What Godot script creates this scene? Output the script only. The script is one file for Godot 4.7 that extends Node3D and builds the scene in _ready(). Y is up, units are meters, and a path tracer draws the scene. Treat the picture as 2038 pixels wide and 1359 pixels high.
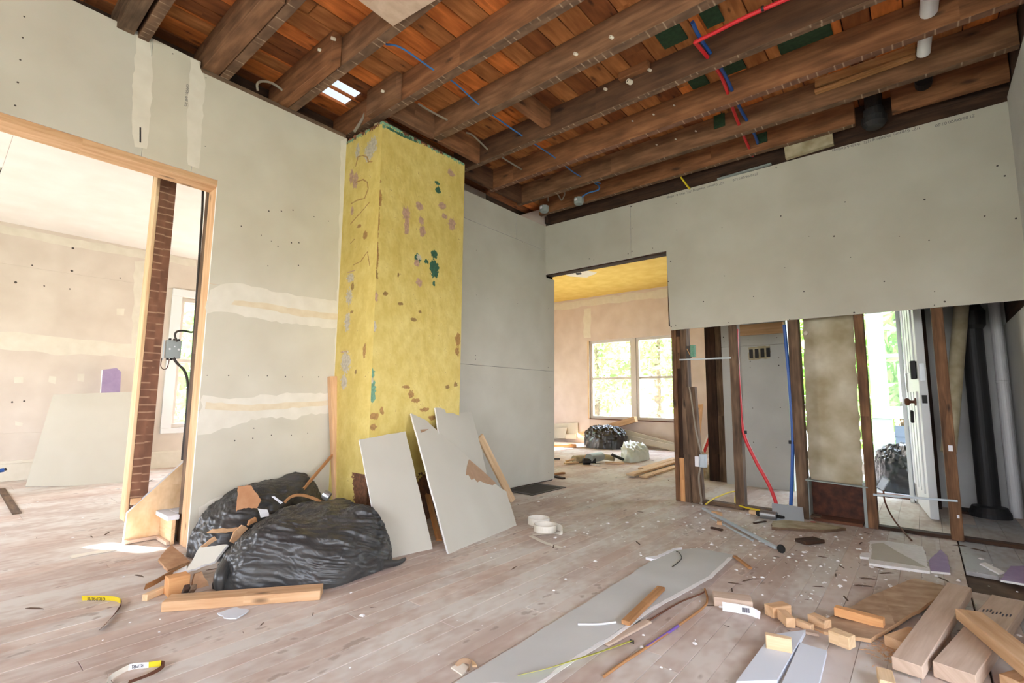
extends Node3D

var M := {}
var rng := RandomNumberGenerator.new()
var taken := {}
var box_cache := {}

# ---------------------------------------------------------------- naming
func numbered(called: String) -> String:
	if not taken.has(called):
		taken[called] = 0
		return called
	taken[called] += 1
	return "%s_%03d" % [called, taken[called]]

func tag(o: Node, label: String, category := "", group := "", kind := "") -> Node:
	if label: o.set_meta("label", label)
	if category: o.set_meta("category", category)
	if group: o.set_meta("group", group)
	if kind: o.set_meta("kind", kind)
	return o

func thing(called: String, label: String, category: String, at := Vector3.ZERO, group := "") -> Node3D:
	var o := Node3D.new()
	o.name = numbered(called)
	add_child(o)
	o.position = at
	tag(o, label, category, group)
	return o

func setting(called: String, label := "") -> Node3D:
	var o := Node3D.new()
	o.name = numbered(called)
	add_child(o)
	o.set_meta("kind", "structure")
	if label: o.set_meta("label", label)
	return o

func put(parent: Node, called: String, mesh: Mesh, mat: Material, xf := Transform3D.IDENTITY) -> MeshInstance3D:
	var o := MeshInstance3D.new()
	o.name = numbered(called) if parent == self else called
	o.mesh = mesh
	if mat: o.material_override = mat
	o.cast_shadow = GeometryInstance3D.SHADOW_CASTING_SETTING_ON
	parent.add_child(o, true)
	# shapes are given in the room's frame and brought into their parent's
	if parent != self and parent is Node3D:
		xf = (parent as Node3D).global_transform.affine_inverse() * xf
	o.transform = xf
	return o

# ---------------------------------------------------------------- shapes
func tri(st: SurfaceTool, a: Vector3, b: Vector3, c: Vector3, out: Vector3, ua := Vector2.ZERO, ub := Vector2.ZERO, uc := Vector2.ZERO) -> void:
	var n := (b - a).cross(c - a)
	if n.length_squared() < 1e-16: return
	n = n.normalized()
	if n.dot(out) < 0.0:
		n = -n
		var t := b; b = c; c = t
		var tu := ub; ub = uc; uc = tu
	st.set_normal(n); st.set_uv(ua); st.add_vertex(a)
	st.set_normal(n); st.set_uv(uc); st.add_vertex(c)
	st.set_normal(n); st.set_uv(ub); st.add_vertex(b)

func quad(st: SurfaceTool, a: Vector3, b: Vector3, c: Vector3, d: Vector3, out: Vector3, ua := Vector2.ZERO, ub := Vector2.ZERO, uc := Vector2.ZERO, ud := Vector2.ZERO) -> void:
	tri(st, a, b, c, out, ua, ub, uc)
	tri(st, a, c, d, out, ua, uc, ud)

func wood_uv(p: Vector3, s: Vector3, off: Vector2) -> Vector2:
	var l := 0
	if s.y > s[l]: l = 1
	if s.z > s[l]: l = 2
	var v := 0.0
	for k in 3:
		if k != l: v += p[k]
	return Vector2(p[l] / 3.0 + off.x, v / 0.4 + off.y)

# a box with chamfered edges; bottom = true leaves out the underside (drawn by another surface)
func cbox(s: Vector3, b := 0.002, variant := -1) -> ArrayMesh:
	if variant < 0: variant = rng.randi() % 7
	var key := "%.3f %.3f %.3f %.4f %d" % [s.x, s.y, s.z, b, variant]
	if box_cache.has(key): return box_cache[key]
	var off := Vector2(fmod(variant * 0.373, 1.0), fmod(variant * 0.617, 1.0))
	var st := SurfaceTool.new()
	st.begin(Mesh.PRIMITIVE_TRIANGLES)
	var h := s * 0.5
	b = minf(b, minf(h.x, minf(h.y, h.z)) * 0.4)
	var i := h - Vector3(b, b, b)
	for ax in 3:
		var a1 := (ax + 1) % 3
		var a2 := (ax + 2) % 3
		for sg in [-1.0, 1.0]:
			var q := []
			for w in [[-1, -1], [1, -1], [1, 1], [-1, 1]]:
				var p := Vector3.ZERO
				p[ax] = sg * h[ax]; p[a1] = w[0] * i[a1]; p[a2] = w[1] * i[a2]
				q.append(p)
			var o := Vector3.ZERO
			o[ax] = sg
			quad(st, q[0], q[1], q[2], q[3], o, wood_uv(q[0], s, off), wood_uv(q[1], s, off), wood_uv(q[2], s, off), wood_uv(q[3], s, off))
		for s1 in [-1.0, 1.0]:
			for s2 in [-1.0, 1.0]:
				var q := []
				for w in [[-1, 0], [1, 0], [1, 1], [-1, 1]]:
					var p := Vector3.ZERO
					p[ax] = w[0] * i[ax]
					p[a1] = s1 * (h[a1] if w[1] == 0 else i[a1])
					p[a2] = s2 * (i[a2] if w[1] == 0 else h[a2])
					q.append(p)
				var o := Vector3.ZERO
				o[a1] = s1; o[a2] = s2
				quad(st, q[0], q[1], q[2], q[3], o, wood_uv(q[0], s, off), wood_uv(q[1], s, off), wood_uv(q[2], s, off), wood_uv(q[3], s, off))
	for sx in [-1.0, 1.0]:
		for sy in [-1.0, 1.0]:
			for sz in [-1.0, 1.0]:
				var o := Vector3(sx, sy, sz)
				var a := Vector3(sx * h.x, sy * i.y, sz * i.z)
				var c := Vector3(sx * i.x, sy * h.y, sz * i.z)
				var d := Vector3(sx * i.x, sy * i.y, sz * h.z)
				tri(st, a, c, d, o, wood_uv(a, s, off), wood_uv(c, s, off), wood_uv(d, s, off))
	st.generate_tangents()
	var m := st.commit()
	box_cache[key] = m
	return m

# box between two corners
func block(parent: Node, called: String, lo: Vector3, hi: Vector3, mat: Material, bev := 0.002) -> MeshInstance3D:
	var s := (hi - lo).abs()
	return put(parent, called, cbox(s, bev), mat, Transform3D(Basis.IDENTITY, (lo + hi) * 0.5))

func frame(a: Vector3, b: Vector3, up := Vector3.UP) -> Basis:
	var x := (b - a).normalized()
	if absf(x.dot(up)) > 0.99: up = Vector3(0, 0, 1)
	var z := x.cross(up).normalized()
	var y := z.cross(x).normalized()
	return Basis(x, y, z)

# a length of lumber from a to b, t thick along up, w wide across
func beam(parent: Node, called: String, a: Vector3, b: Vector3, w: float, t: float, mat: Material, up := Vector3.UP, bev := 0.002) -> MeshInstance3D:
	return put(parent, called, cbox(Vector3(a.distance_to(b), t, w), bev), mat, Transform3D(frame(a, b, up), (a + b) * 0.5))

# flat sheet: outline pts (in one plane), thick along th; the cut edges get their own material
func sheet_mesh(pts: Array, th: Vector3, at: Vector3, uvs := 1.0) -> ArrayMesh:
	# the outline is brought into its own mean plane first
	var nw := Vector3.ZERO
	var mid := Vector3.ZERO
	for k in pts.size():
		nw += (pts[k] as Vector3).cross(pts[(k + 1) % pts.size()])
		mid += pts[k]
	mid /= pts.size()
	nw = nw.normalized()
	var even := []
	for p in pts: even.append(p - nw * (p - mid).dot(nw))
	pts = even
	th = nw * th.length() * (1.0 if nw.dot(th) > 0.0 else -1.0)
	var n := th.normalized()
	var ex: Vector3 = (pts[1] - pts[0]).normalized()
	ex = (ex - n * ex.dot(n)).normalized()
	var ey := n.cross(ex)
	var flat := PackedVector2Array()
	for p in pts: flat.append(Vector2((p - at).dot(ex), (p - at).dot(ey)))
	var idx := Geometry2D.triangulate_polygon(flat)
	var st := SurfaceTool.new()
	st.begin(Mesh.PRIMITIVE_TRIANGLES)
	for k in range(0, idx.size(), 3):
		var a: Vector3 = pts[idx[k]] - at
		var b: Vector3 = pts[idx[k + 1]] - at
		var c: Vector3 = pts[idx[k + 2]] - at
		tri(st, a + th, b + th, c + th, n, flat[idx[k]] * uvs, flat[idx[k + 1]] * uvs, flat[idx[k + 2]] * uvs)
		tri(st, a, b, c, -n, flat[idx[k]] * uvs, flat[idx[k + 1]] * uvs, flat[idx[k + 2]] * uvs)
	st.generate_tangents()
	var m := st.commit()
	var se := SurfaceTool.new()
	se.begin(Mesh.PRIMITIVE_TRIANGLES)
	var area := 0.0
	for k in flat.size(): area += flat[k].cross(flat[(k + 1) % flat.size()])
	for k in flat.size():
		var a: Vector3 = pts[k] - at
		var b: Vector3 = pts[(k + 1) % pts.size()] - at
		var o := (b - a).cross(n) * signf(area)
		quad(se, a, b, b + th, a + th, o, Vector2(0, 0), Vector2(a.distance_to(b), 0), Vector2(a.distance_to(b), th.length()), Vector2(0, th.length()))
	se.generate_tangents()
	return se.commit(m)

func sheet(parent: Node, called: String, pts: Array, th: Vector3, face: Material, edge: Material = null) -> MeshInstance3D:
	var at := Vector3.ZERO
	for p in pts: at += p
	at /= pts.size()
	var o := put(parent, called, sheet_mesh(pts, th, at), null, Transform3D(Basis.IDENTITY, at))
	o.set_surface_override_material(0, face)
	o.set_surface_override_material(1, edge if edge else face)
	return o

# outline with a rough torn edge
func torn(pts: Array, amp: float, step: float, sd: int) -> Array:
	var r := RandomNumberGenerator.new()
	r.seed = sd
	var n: Vector3 = (pts[1] - pts[0]).cross(pts[2] - pts[0]).normalized()
	var out := []
	for k in pts.size():
		var a: Vector3 = pts[k]
		var b: Vector3 = pts[(k + 1) % pts.size()]
		var c := maxi(1, int(a.distance_to(b) / step))
		var side := (b - a).cross(n).normalized()
		for j in c:
			out.append(a.lerp(b, float(j) / c) + (side * r.randf_range(-amp, amp) if j > 0 else Vector3.ZERO))
	return out

func smooth(pts: Array, per := 6) -> Array:
	if pts.size() < 3: return pts
	var out := []
	for k in pts.size() - 1:
		var p0: Vector3 = pts[maxi(k - 1, 0)]
		var p1: Vector3 = pts[k]
		var p2: Vector3 = pts[k + 1]
		var p3: Vector3 = pts[mini(k + 2, pts.size() - 1)]
		for j in per:
			out.append(p1.cubic_interpolate(p2, p0, p3, float(j) / per))
	out.append(pts[-1])
	return out

# round section swept along a path
func tube(parent: Node, called: String, path: Array, r: float, mat: Material, sides := 10, per := 6, r2 := -1.0) -> MeshInstance3D:
	var p := smooth(path, per)
	var at: Vector3 = p[0]
	var st := SurfaceTool.new()
	st.begin(Mesh.PRIMITIVE_TRIANGLES)
	var rings := []
	var up := Vector3.UP
	var dist := 0.0
	for k in p.size():
		var d: Vector3 = (p[mini(k + 1, p.size() - 1)] - p[maxi(k - 1, 0)]).normalized()
		if absf(d.dot(up)) > 0.95: up = Vector3(1, 0, 0) if absf(d.x) < 0.8 else Vector3(0, 0, 1)
		var s := d.cross(up).normalized()
		up = s.cross(d).normalized()
		var rr := r if r2 < 0.0 else lerpf(r, r2, float(k) / (p.size() - 1))
		var ring := []
		for j in sides:
			var a := TAU * j / sides
			ring.append([p[k] - at + (s * cos(a) + up * sin(a)) * rr, s * cos(a) + up * sin(a)])
		if k > 0: dist += p[k].distance_to(p[k - 1])
		rings.append([ring, dist, d])
	for k in rings.size() - 1:
		for j in sides:
			var j2 := (j + 1) % sides
			var q := [rings[k][0][j], rings[k][0][j2], rings[k + 1][0][j2], rings[k + 1][0][j]]
			var u := [Vector2(rings[k][1], float(j) / sides), Vector2(rings[k][1], float(j + 1) / sides), Vector2(rings[k + 1][1], float(j + 1) / sides), Vector2(rings[k + 1][1], float(j) / sides)]
			for w in [[0, 1, 2], [0, 2, 3]]:
				var a: Vector3 = q[w[0]][0]; var b: Vector3 = q[w[1]][0]; var c: Vector3 = q[w[2]][0]
				var order := [w[0], w[1], w[2]]
				if (b - a).cross(c - a).dot(q[w[0]][1]) > 0.0: order = [w[0], w[2], w[1]]
				for z in order:
					st.set_normal(q[z][1]); st.set_uv(u[z]); st.add_vertex(q[z][0])
	for e in [0, rings.size() - 1]:
		var o: Vector3 = -rings[e][2] if e == 0 else rings[e][2]
		for j in range(1, sides - 1):
			tri(st, rings[e][0][0][0], rings[e][0][j][0], rings[e][0][j + 1][0], o)
	return put(parent, called, st.commit(), mat, Transform3D(Basis.IDENTITY, at))

# flat strap swept along a path; wide = direction of its width
func strap(parent: Node, called: String, path: Array, wide: Array, w: float, t: float, mat: Material, per := 8) -> MeshInstance3D:
	var p := smooth(path, per)
	var ww := smooth(wide, per)
	var at: Vector3 = p[0]
	var st := SurfaceTool.new()
	st.begin(Mesh.PRIMITIVE_TRIANGLES)
	var prev := []
	var dist := 0.0
	var total := 0.0
	for k in range(1, p.size()): total += p[k].distance_to(p[k - 1])
	for k in p.size():
		var d: Vector3 = (p[mini(k + 1, p.size() - 1)] - p[maxi(k - 1, 0)]).normalized()
		var s: Vector3 = ww[k].normalized()
		s = (s - d * s.dot(d)).normalized() * w * 0.5
		var n := d.cross(s).normalized() * t * 0.5
		if k > 0: dist += p[k].distance_to(p[k - 1])
		var u := dist / total
		var c := [p[k] - at + s + n, p[k] - at - s + n, p[k] - at - s - n, p[k] - at + s - n, u, n, s]
		if k > 0:
			quad(st, prev[0], prev[1], c[1], c[0], n, Vector2(prev[4], 0), Vector2(prev[4], 1), Vector2(u, 1), Vector2(u, 0))
			quad(st, prev[3], prev[2], c[2], c[3], -n, Vector2(prev[4], 0), Vector2(prev[4], 1), Vector2(u, 1), Vector2(u, 0))
			quad(st, prev[0], prev[3], c[3], c[0], s)
			quad(st, prev[1], prev[2], c[2], c[1], -s)
		prev = c
	return put(parent, called, st.commit(), mat, Transform3D(Basis.IDENTITY, at))

# turned shape around the vertical: profile of Vector2(radius, height)
func lathe(parent: Node, called: String, at: Vector3, profile: Array, mat: Material, sides := 20, turn := Basis.IDENTITY) -> MeshInstance3D:
	var st := SurfaceTool.new()
	st.begin(Mesh.PRIMITIVE_TRIANGLES)
	for k in profile.size() - 1:
		for j in sides:
			var a := TAU * j / sides
			var b := TAU * (j + 1) / sides
			var p: Vector2 = profile[k]
			var q: Vector2 = profile[k + 1]
			var dr := q - p
			var o := Vector3(cos((a + b) / 2) * dr.y, -dr.x, sin((a + b) / 2) * dr.y)
			quad(st, Vector3(cos(a) * p.x, p.y, sin(a) * p.x), Vector3(cos(b) * p.x, p.y, sin(b) * p.x), Vector3(cos(b) * q.x, q.y, sin(b) * q.x), Vector3(cos(a) * q.x, q.y, sin(a) * q.x), o)
	return put(parent, called, st.commit(), mat, Transform3D(turn, at))

# a filled plastic sack: footprint boundary (points on the floor), peak point, folds
func sack_mesh(edge: Array, peak: Vector3, bumps: Array, sd: int, fold := 0.02, rings := 46, spokes := 150, pow_top := 0.62, along := Vector3.ZERO) -> ArrayMesh:
	var closed := edge.duplicate()
	closed.append(edge[0])
	var ring := smooth(closed, 12)
	ring.pop_back()
	var n1 := FastNoiseLite.new(); n1.seed = sd; n1.noise_type = FastNoiseLite.TYPE_SIMPLEX_SMOOTH; n1.frequency = 1.0
	var n2 := FastNoiseLite.new(); n2.seed = sd + 3; n2.noise_type = FastNoiseLite.TYPE_SIMPLEX_SMOOTH; n2.frequency = 1.0; n2.fractal_type = FastNoiseLite.FRACTAL_RIDGED; n2.fractal_octaves = 3
	var grid := []
	for i in rings + 1:
		var t := float(i) / rings
		var row := []
		for j in spokes:
			var f := float(j) / spokes * ring.size()
			var e: Vector3 = ring[int(f) % ring.size()].lerp(ring[(int(f) + 1) % ring.size()], f - int(f))
			var rho := pow(sin(t * PI / 2), 0.9)
			var p := Vector3(peak.x, 0, peak.z).lerp(Vector3(e.x, 0, e.z), rho)
			p.y = lerpf(e.y, peak.y, pow(maxf(cos(t * PI / 2), 0.0), pow_top))
			for b in bumps:
				var dx = Vector2(p.x - b[0].x, p.z - b[0].z).length() / b[1]
				p.y += b[0].y * exp(-dx * dx * 2.0) * (1.0 - pow(t, 6.0))
			var ang := TAU * float(j) / spokes
			var c := Vector2(cos(ang), sin(ang)) * 2.2
			# folds run from the gathered top down to the hem
			var w := n2.get_noise_3d(c.x * 2.6, c.y * 2.6, t * 1.5)
			var w2 := n1.get_noise_3d(p.x * 9.0, p.y * 9.0, p.z * 9.0)
			var w3 := n2.get_noise_3d(p.x * 5.0 + 7.0, p.y * 16.0, p.z * 5.0)
			var amt := fold * (0.35 + 0.65 * sin(minf(t * 1.15, 1.0) * PI))
			var out := Vector3(e.x - peak.x, 0.08, e.z - peak.z).normalized()
			var push := w * amt + w2 * amt * 0.9 + w3 * amt * 0.7
			if along != Vector3.ZERO:
				# stretched film: long shallow pleats running one way over a soft, lumpy fill
				var sa := p.dot(along)
				var sc := p.dot(along.cross(Vector3.UP))
				var pl := n2.get_noise_3d(sa * 1.1, p.y * 13.0 + sa * 3.0, sc * 9.0)
				var pf := n2.get_noise_3d(sa * 2.0 + 5.0, p.y * 34.0 + sa * 6.0, sc * 26.0)
				var lump := n1.get_noise_3d(p.x * 4.5, p.y * 4.5, p.z * 4.5)
				push = fold * (pl * 0.6 + pf * 0.34 + lump * 0.7) * (0.3 + 0.7 * sin(minf(t * 1.1, 1.0) * PI))
			p += (out * t + Vector3.UP * (1.0 - t * 0.6)) * push
			p.y = maxf(p.y, e.y * 0.2 + 0.003) if i < rings else minf(p.y, maxf(e.y, 0.004))
			row.append(p)
		grid.append(row)
	var st := SurfaceTool.new()
	st.begin(Mesh.PRIMITIVE_TRIANGLES)
	st.set_smooth_group(0)
	var at := Vector3(peak.x, 0, peak.z)
	for i in rings:
		for j in spokes:
			var j2 := (j + 1) % spokes
			var a: Vector3 = grid[i][j] - at
			var b: Vector3 = grid[i][j2] - at
			var c: Vector3 = grid[i + 1][j2] - at
			var d: Vector3 = grid[i + 1][j] - at
			var ctr := (a + b + c + d) * 0.25 - Vector3(0, 0.02, 0)
			for w in [[a, b, c], [a, c, d]]:
				var n: Vector3 = (w[1] - w[0]).cross(w[2] - w[0])
				if n.dot(ctr) < 0.0:
					for z in [0, 1, 2]: sack_vertex(st, w[z], along)
				else:
					for z in [0, 2, 1]: sack_vertex(st, w[z], along)
	st.index()
	st.generate_normals()
	st.generate_tangents()
	return st.commit()

func sack_vertex(st: SurfaceTool, p: Vector3, along: Vector3) -> void:
	var d := along if along != Vector3.ZERO else Vector3(0.6, 0.3, 0.74)
	st.set_uv(Vector2(p.dot(d), p.y * 1.3 + p.dot(d.cross(Vector3.UP))))
	st.add_vertex(p)

func dots(parent: Node, called: String, spots: Array, n: Vector3, r: float, mat: Material) -> MeshInstance3D:
	var st := SurfaceTool.new()
	st.begin(Mesh.PRIMITIVE_TRIANGLES)
	var ex := n.cross(Vector3.UP).normalized()
	var ey := ex.cross(n)
	for s in spots:
		var rr := r * rng.randf_range(0.6, 1.2)
		for j in 6:
			var a := TAU * j / 6
			var b := TAU * (j + 1) / 6
			tri(st, s + n * 0.0012, s + (ex * cos(a) + ey * sin(a)) * rr + n * 0.0008, s + (ex * cos(b) + ey * sin(b)) * rr + n * 0.0008, n)
	var o := put(parent, called, st.commit(), mat)
	o.set_meta("kind", "stuff")
	return o

func writing(parent: Node, called: String, words: String, at: Vector3, height: float, basis: Basis, mat: Material, font := "Droid Sans") -> MeshInstance3D:
	var t := TextMesh.new()
	t.text = words
	var f := SystemFont.new()
	f.font_names = PackedStringArray([font])
	t.font = f
	t.font_size = 16
	t.pixel_size = height / 12.0
	t.depth = 0.0006
	t.horizontal_alignment = HORIZONTAL_ALIGNMENT_CENTER
	return put(parent, called, t, mat, Transform3D(basis, at))

# ---------------------------------------------------------------- materials
func noise(sd: int, freq: float, oct := 3, ridged := false) -> FastNoiseLite:
	var n := FastNoiseLite.new()
	n.seed = sd
	n.noise_type = FastNoiseLite.TYPE_SIMPLEX_SMOOTH
	n.frequency = freq
	n.fractal_type = FastNoiseLite.FRACTAL_RIDGED if ridged else FastNoiseLite.FRACTAL_FBM
	n.fractal_octaves = oct
	return n

func plain(c: Color, rough := 0.85, metal := 0.0) -> StandardMaterial3D:
	var m := StandardMaterial3D.new()
	m.albedo_color = c
	m.roughness = rough
	m.metallic = metal
	return m

func rgb(r: float, g: float, b: float) -> Color:
	return Color(r / 255.0, g / 255.0, b / 255.0)

# wood with its grain along u: 3 m long, 0.4 m across
func wood(sd: int, dark: Color, light: Color, knots: int, stain := 0.3, tint := Color.WHITE, rough := 0.85, grain := 1.0) -> StandardMaterial3D:
	var w := 768
	var h := 128
	var n1 := noise(sd, 0.012, 3)
	var n2 := noise(sd + 1, 0.05, 2)
	var n3 := noise(sd + 2, 0.006, 3)
	var r := RandomNumberGenerator.new()
	r.seed = sd
	var ks := []
	for k in knots: ks.append([r.randf() * w, r.randf() * h, r.randf_range(2.0, 4.5)])
	var data := PackedByteArray()
	data.resize(w * h * 3)
	var i := 0
	for y in h:
		for x in w:
			var yy := float(y)
			var kn := 0.0
			for k in ks:
				var dx: float = (x - k[0]) / (k[2] * 2.4)
				var dy: float = (y - k[1]) / k[2]
				var d2 := dx * dx + dy * dy
				if d2 < 30.0:
					yy += 5.0 * dy * exp(-d2 * 0.2)
					if d2 < 4.0: kn = maxf(kn, clampf(1.3 - sqrt(d2), 0.0, 1.0))
			var a := n1.get_noise_2d(x * 0.5, yy * 7.0)
			var b := n2.get_noise_2d(x * 0.6, yy * 9.0)
			var c := n3.get_noise_2d(x * 2.0, y * 5.0)
			var t := clampf(0.52 + (a * 0.5 + b * 0.2) * grain + c * stain, 0.0, 1.0)
			var col := dark.lerp(light, t).lerp(dark * 0.6, kn * 0.8)
			data[i] = int(clampf(col.r, 0, 1) * 255.0); data[i + 1] = int(clampf(col.g, 0, 1) * 255.0); data[i + 2] = int(clampf(col.b, 0, 1) * 255.0)
			i += 3
	var im := Image.create_from_data(w, h, false, Image.FORMAT_RGB8, data)
	var m := StandardMaterial3D.new()
	m.albedo_texture = ImageTexture.create_from_image(im)
	m.albedo_color = tint
	m.roughness = rough
	return m

func tinted(m: StandardMaterial3D, c: Color) -> StandardMaterial3D:
	var o: StandardMaterial3D = m.duplicate()
	o.albedo_color = c
	return o

# blotchy matte surface; size = metres per repeat
func mottled(sd: int, a: Color, b: Color, size: float, freq := 0.012, oct := 4, rough := 0.9, bump := 0.0) -> StandardMaterial3D:
	var t := NoiseTexture2D.new()
	t.width = 256; t.height = 256
	t.seamless = true
	t.noise = noise(sd, freq, oct)
	var g := Gradient.new()
	g.set_color(0, a); g.set_color(1, b)
	t.color_ramp = g
	var m := StandardMaterial3D.new()
	m.albedo_texture = t
	m.roughness = rough
	m.uv1_triplanar = true
	m.uv1_world_triplanar = true
	m.uv1_scale = Vector3.ONE / size
	if bump > 0.0:
		var h := NoiseTexture2D.new()
		h.width = 256; h.height = 256
		h.seamless = true
		h.as_normal_map = true
		h.bump_strength = bump
		h.noise = noise(sd + 9, freq * 2.0, 4)
		m.normal_enabled = true
		m.normal_texture = h
	return m

func _ready() -> void:
	rng.seed = 20
	# ---- camera
	var cam := Camera3D.new()
	cam.name = "camera"
	add_child(cam)
	cam.fov = 70.03
	cam.near = 0.02
	cam.transform = Transform3D(Basis(Vector3.UP, deg_to_rad(40.0)) * Basis(Vector3.RIGHT, deg_to_rad(6.65)) * Basis(Vector3(0, 0, 1), deg_to_rad(0.54)), Vector3(0, 0.85, 0))
	cam.current = true
	# ---- sky and exposure
	var env := Environment.new()
	env.background_mode = Environment.BG_SKY
	var sky := Sky.new()
	var sm := ProceduralSkyMaterial.new()
	sm.sky_top_color = rgb(200, 213, 236)
	sm.sky_horizon_color = rgb(250, 250, 252)
	sm.sky_curve = 0.18
	sm.ground_bottom_color = rgb(128, 128, 112)
	sm.ground_horizon_color = rgb(206, 206, 198)
	sm.sky_energy_multiplier = 1.0
	sm.sun_angle_max = 1.0
	sky.sky_material = sm
	env.sky = sky
	env.background_energy_multiplier = 5.0
	env.ambient_light_source = Environment.AMBIENT_SOURCE_DISABLED
	env.tonemap_mode = Environment.TONE_MAPPER_LINEAR
	env.tonemap_exposure = 4.4
	env.sdfgi_enabled = true
	env.ssao_enabled = true
	env.ssil_enabled = true
	var we := WorldEnvironment.new()
	we.name = "world_environment"
	we.environment = env
	add_child(we)
	# ---- sun, low from the left behind the camera: it reaches the stair through the side room
	var sun := DirectionalLight3D.new()
	sun.name = "sun"
	add_child(sun)
	sun.look_at_from_position(Vector3.ZERO, Vector3(3.5, -2.0, -1.85), Vector3.UP)
	sun.light_color = Color(1.0, 0.98, 0.96)
	sun.light_energy = 6.0
	sun.light_angular_distance = 0.6
	sun.shadow_enabled = true

	materials()
	shell()
	ceiling_frame()
	side_room()
	far_room()
	entry()
	outdoors()
	chimney()
	left_things()
	floor_things()
	far_things()
	ceiling_services()
	rubble()

func materials() -> void:
	M.pine = wood(11, rgb(192, 148, 106), rgb(224, 188, 148), 7, 0.25)
	M.pine_pale = wood(12, rgb(206, 170, 126), rgb(236, 208, 170), 4, 0.25)
	M.pine_grey = wood(13, rgb(184, 158, 136), rgb(212, 190, 170), 6, 0.3)
	M.pine_orange = wood(14, rgb(198, 138, 84), rgb(228, 176, 122), 4, 0.25)
	M.joist = wood(21, rgb(98, 67, 45), rgb(150, 109, 78), 5, 0.55, Color.WHITE, 0.85, 0.7)
	M.joist_dark = tinted(M.joist, Color(0.72, 0.7, 0.7))
	M.joist_warm = tinted(M.joist, Color(1.06, 0.99, 0.92))
	M.subfloor = wood(31, rgb(138, 82, 42), rgb(200, 134, 78), 20, 0.6, Color.WHITE, 0.85, 0.5)
	M.subfloor_b = tinted(M.subfloor, Color(1.18, 1.05, 0.9))
	M.subfloor_c = tinted(M.subfloor, Color(0.78, 0.72, 0.7))
	M.stud = wood(41, rgb(70, 53, 40), rgb(128, 103, 80), 4, 0.6)
	M.stud_dark = tinted(M.stud, Color(0.6, 0.52, 0.48))
	M.stud_tan = tinted(M.stud, Color(1.08, 0.98, 0.88))
	M.brown_board = wood(42, rgb(84, 50, 34), rgb(118, 74, 52), 0, 0.5)
	M.plywood = wood(51, rgb(152, 120, 92), rgb(204, 176, 146), 2, 0.3)
	M.ledger = wood(54, rgb(160, 112, 68), rgb(214, 166, 112), 6, 0.5)
	M.lath = wood(52, rgb(150, 104, 64), rgb(196, 146, 98), 0, 0.3)
	M.chipboard = mottled(53, rgb(168, 126, 92), rgb(206, 166, 128), 0.5, 0.03)
	M.drywall = mottled(61, rgb(192, 188, 174), rgb(202, 199, 186), 1.6, 0.012, 4, 0.92)
	M.drywall_warm = mottled(62, rgb(197, 191, 173), rgb(208, 203, 186), 1.4, 0.012, 4, 0.92)
	M.drywall_cool = mottled(63, rgb(190, 190, 186), rgb(202, 202, 198), 1.6, 0.012, 4, 0.92)
	M.side_wall = mottled(60, rgb(205, 194, 181), rgb(217, 208, 196), 1.4, 0.012, 4, 0.92)
	M.gypsum = mottled(64, rgb(226, 224, 222), rgb(240, 238, 236), 0.3, 0.03)
	M.mud = mottled(65, rgb(214, 208, 192), rgb(225, 220, 206), 0.7, 0.02)
	M.mud_tan = mottled(66, rgb(213, 197, 166), rgb(223, 211, 184), 0.5, 0.02)
	M.pink_wall = mottled(67, rgb(205, 189, 178), rgb(219, 206, 197), 1.5, 0.014)
	M.white_ceiling = mottled(68, rgb(226, 222, 216), rgb(236, 232, 228), 1.4, 0.014)
	M.yellow_ceiling = mottled(69, rgb(222, 186, 88), rgb(236, 207, 118), 1.1, 0.016)
	M.purple_board = mottled(70, rgb(150, 132, 168), rgb(168, 150, 182), 0.5, 0.02)
	M.brown_paper = mottled(71, rgb(158, 128, 100), rgb(176, 146, 118), 0.3, 0.03)
	M.cardboard = mottled(72, rgb(186, 132, 92), rgb(202, 152, 112), 0.4, 0.02)
	M.old_plaster = mottled(73, rgb(150, 136, 104), rgb(206, 198, 172), 0.8, 0.02, 5)
	M.bag = plain(rgb(26, 27, 28), 0.28)
	M.bag.clearcoat_enabled = true
	M.bag.clearcoat = 0.5
	M.bag.clearcoat_roughness = 0.25
	M.bag_dusty = mottled(74, rgb(46, 46, 46), rgb(74, 73, 71), 0.8, 0.01, 4, 0.36)
	M.aged = mottled(80, rgb(158, 144, 112), rgb(214, 207, 186), 1.1, 0.014, 5)
	for k in ["bag", "bag_dusty"]:
		var nt := NoiseTexture2D.new()
		nt.width = 512; nt.height = 512
		nt.seamless = true
		nt.as_normal_map = true
		nt.bump_strength = 6.0
		nt.noise = noise(141, 0.006, 3, true)
		M[k].normal_enabled = true
		M[k].normal_texture = nt
		M[k].normal_scale = 0.4
	M.bag.uv1_scale = Vector3(1.2, 3.0, 1)
	M.bag_dusty.uv1_triplanar = false
	M.bag_dusty.uv1_scale = Vector3(1.0, 5.0, 1)
	M.white_paint = plain(rgb(226, 230, 232), 0.5)
	M.white_board = plain(rgb(214, 220, 228), 0.6)
	M.vinyl = plain(rgb(206, 200, 192), 0.45)
	M.metal = plain(rgb(168, 172, 174), 0.35, 0.85)
	M.galv = plain(rgb(186, 196, 202), 0.45, 0.25)
	M.rust = mottled(75, rgb(52, 28, 20), rgb(104, 58, 40), 0.35, 0.02, 5, 0.8)
	M.black_iron = plain(rgb(34, 34, 36), 0.55)
	M.black = plain(rgb(20, 20, 20), 0.6)
	M.red = plain(rgb(206, 40, 48), 0.4)
	M.blue = plain(rgb(32, 84, 160), 0.4)
	M.blue_cable = plain(rgb(66, 122, 186), 0.5)
	M.grey_cable = plain(rgb(150, 140, 124), 0.6)
	M.black_cable = plain(rgb(52, 46, 42), 0.6)
	M.yellow = plain(rgb(226, 202, 40), 0.55)
	M.yellow_tape = plain(rgb(196, 196, 72), 0.6)
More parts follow.
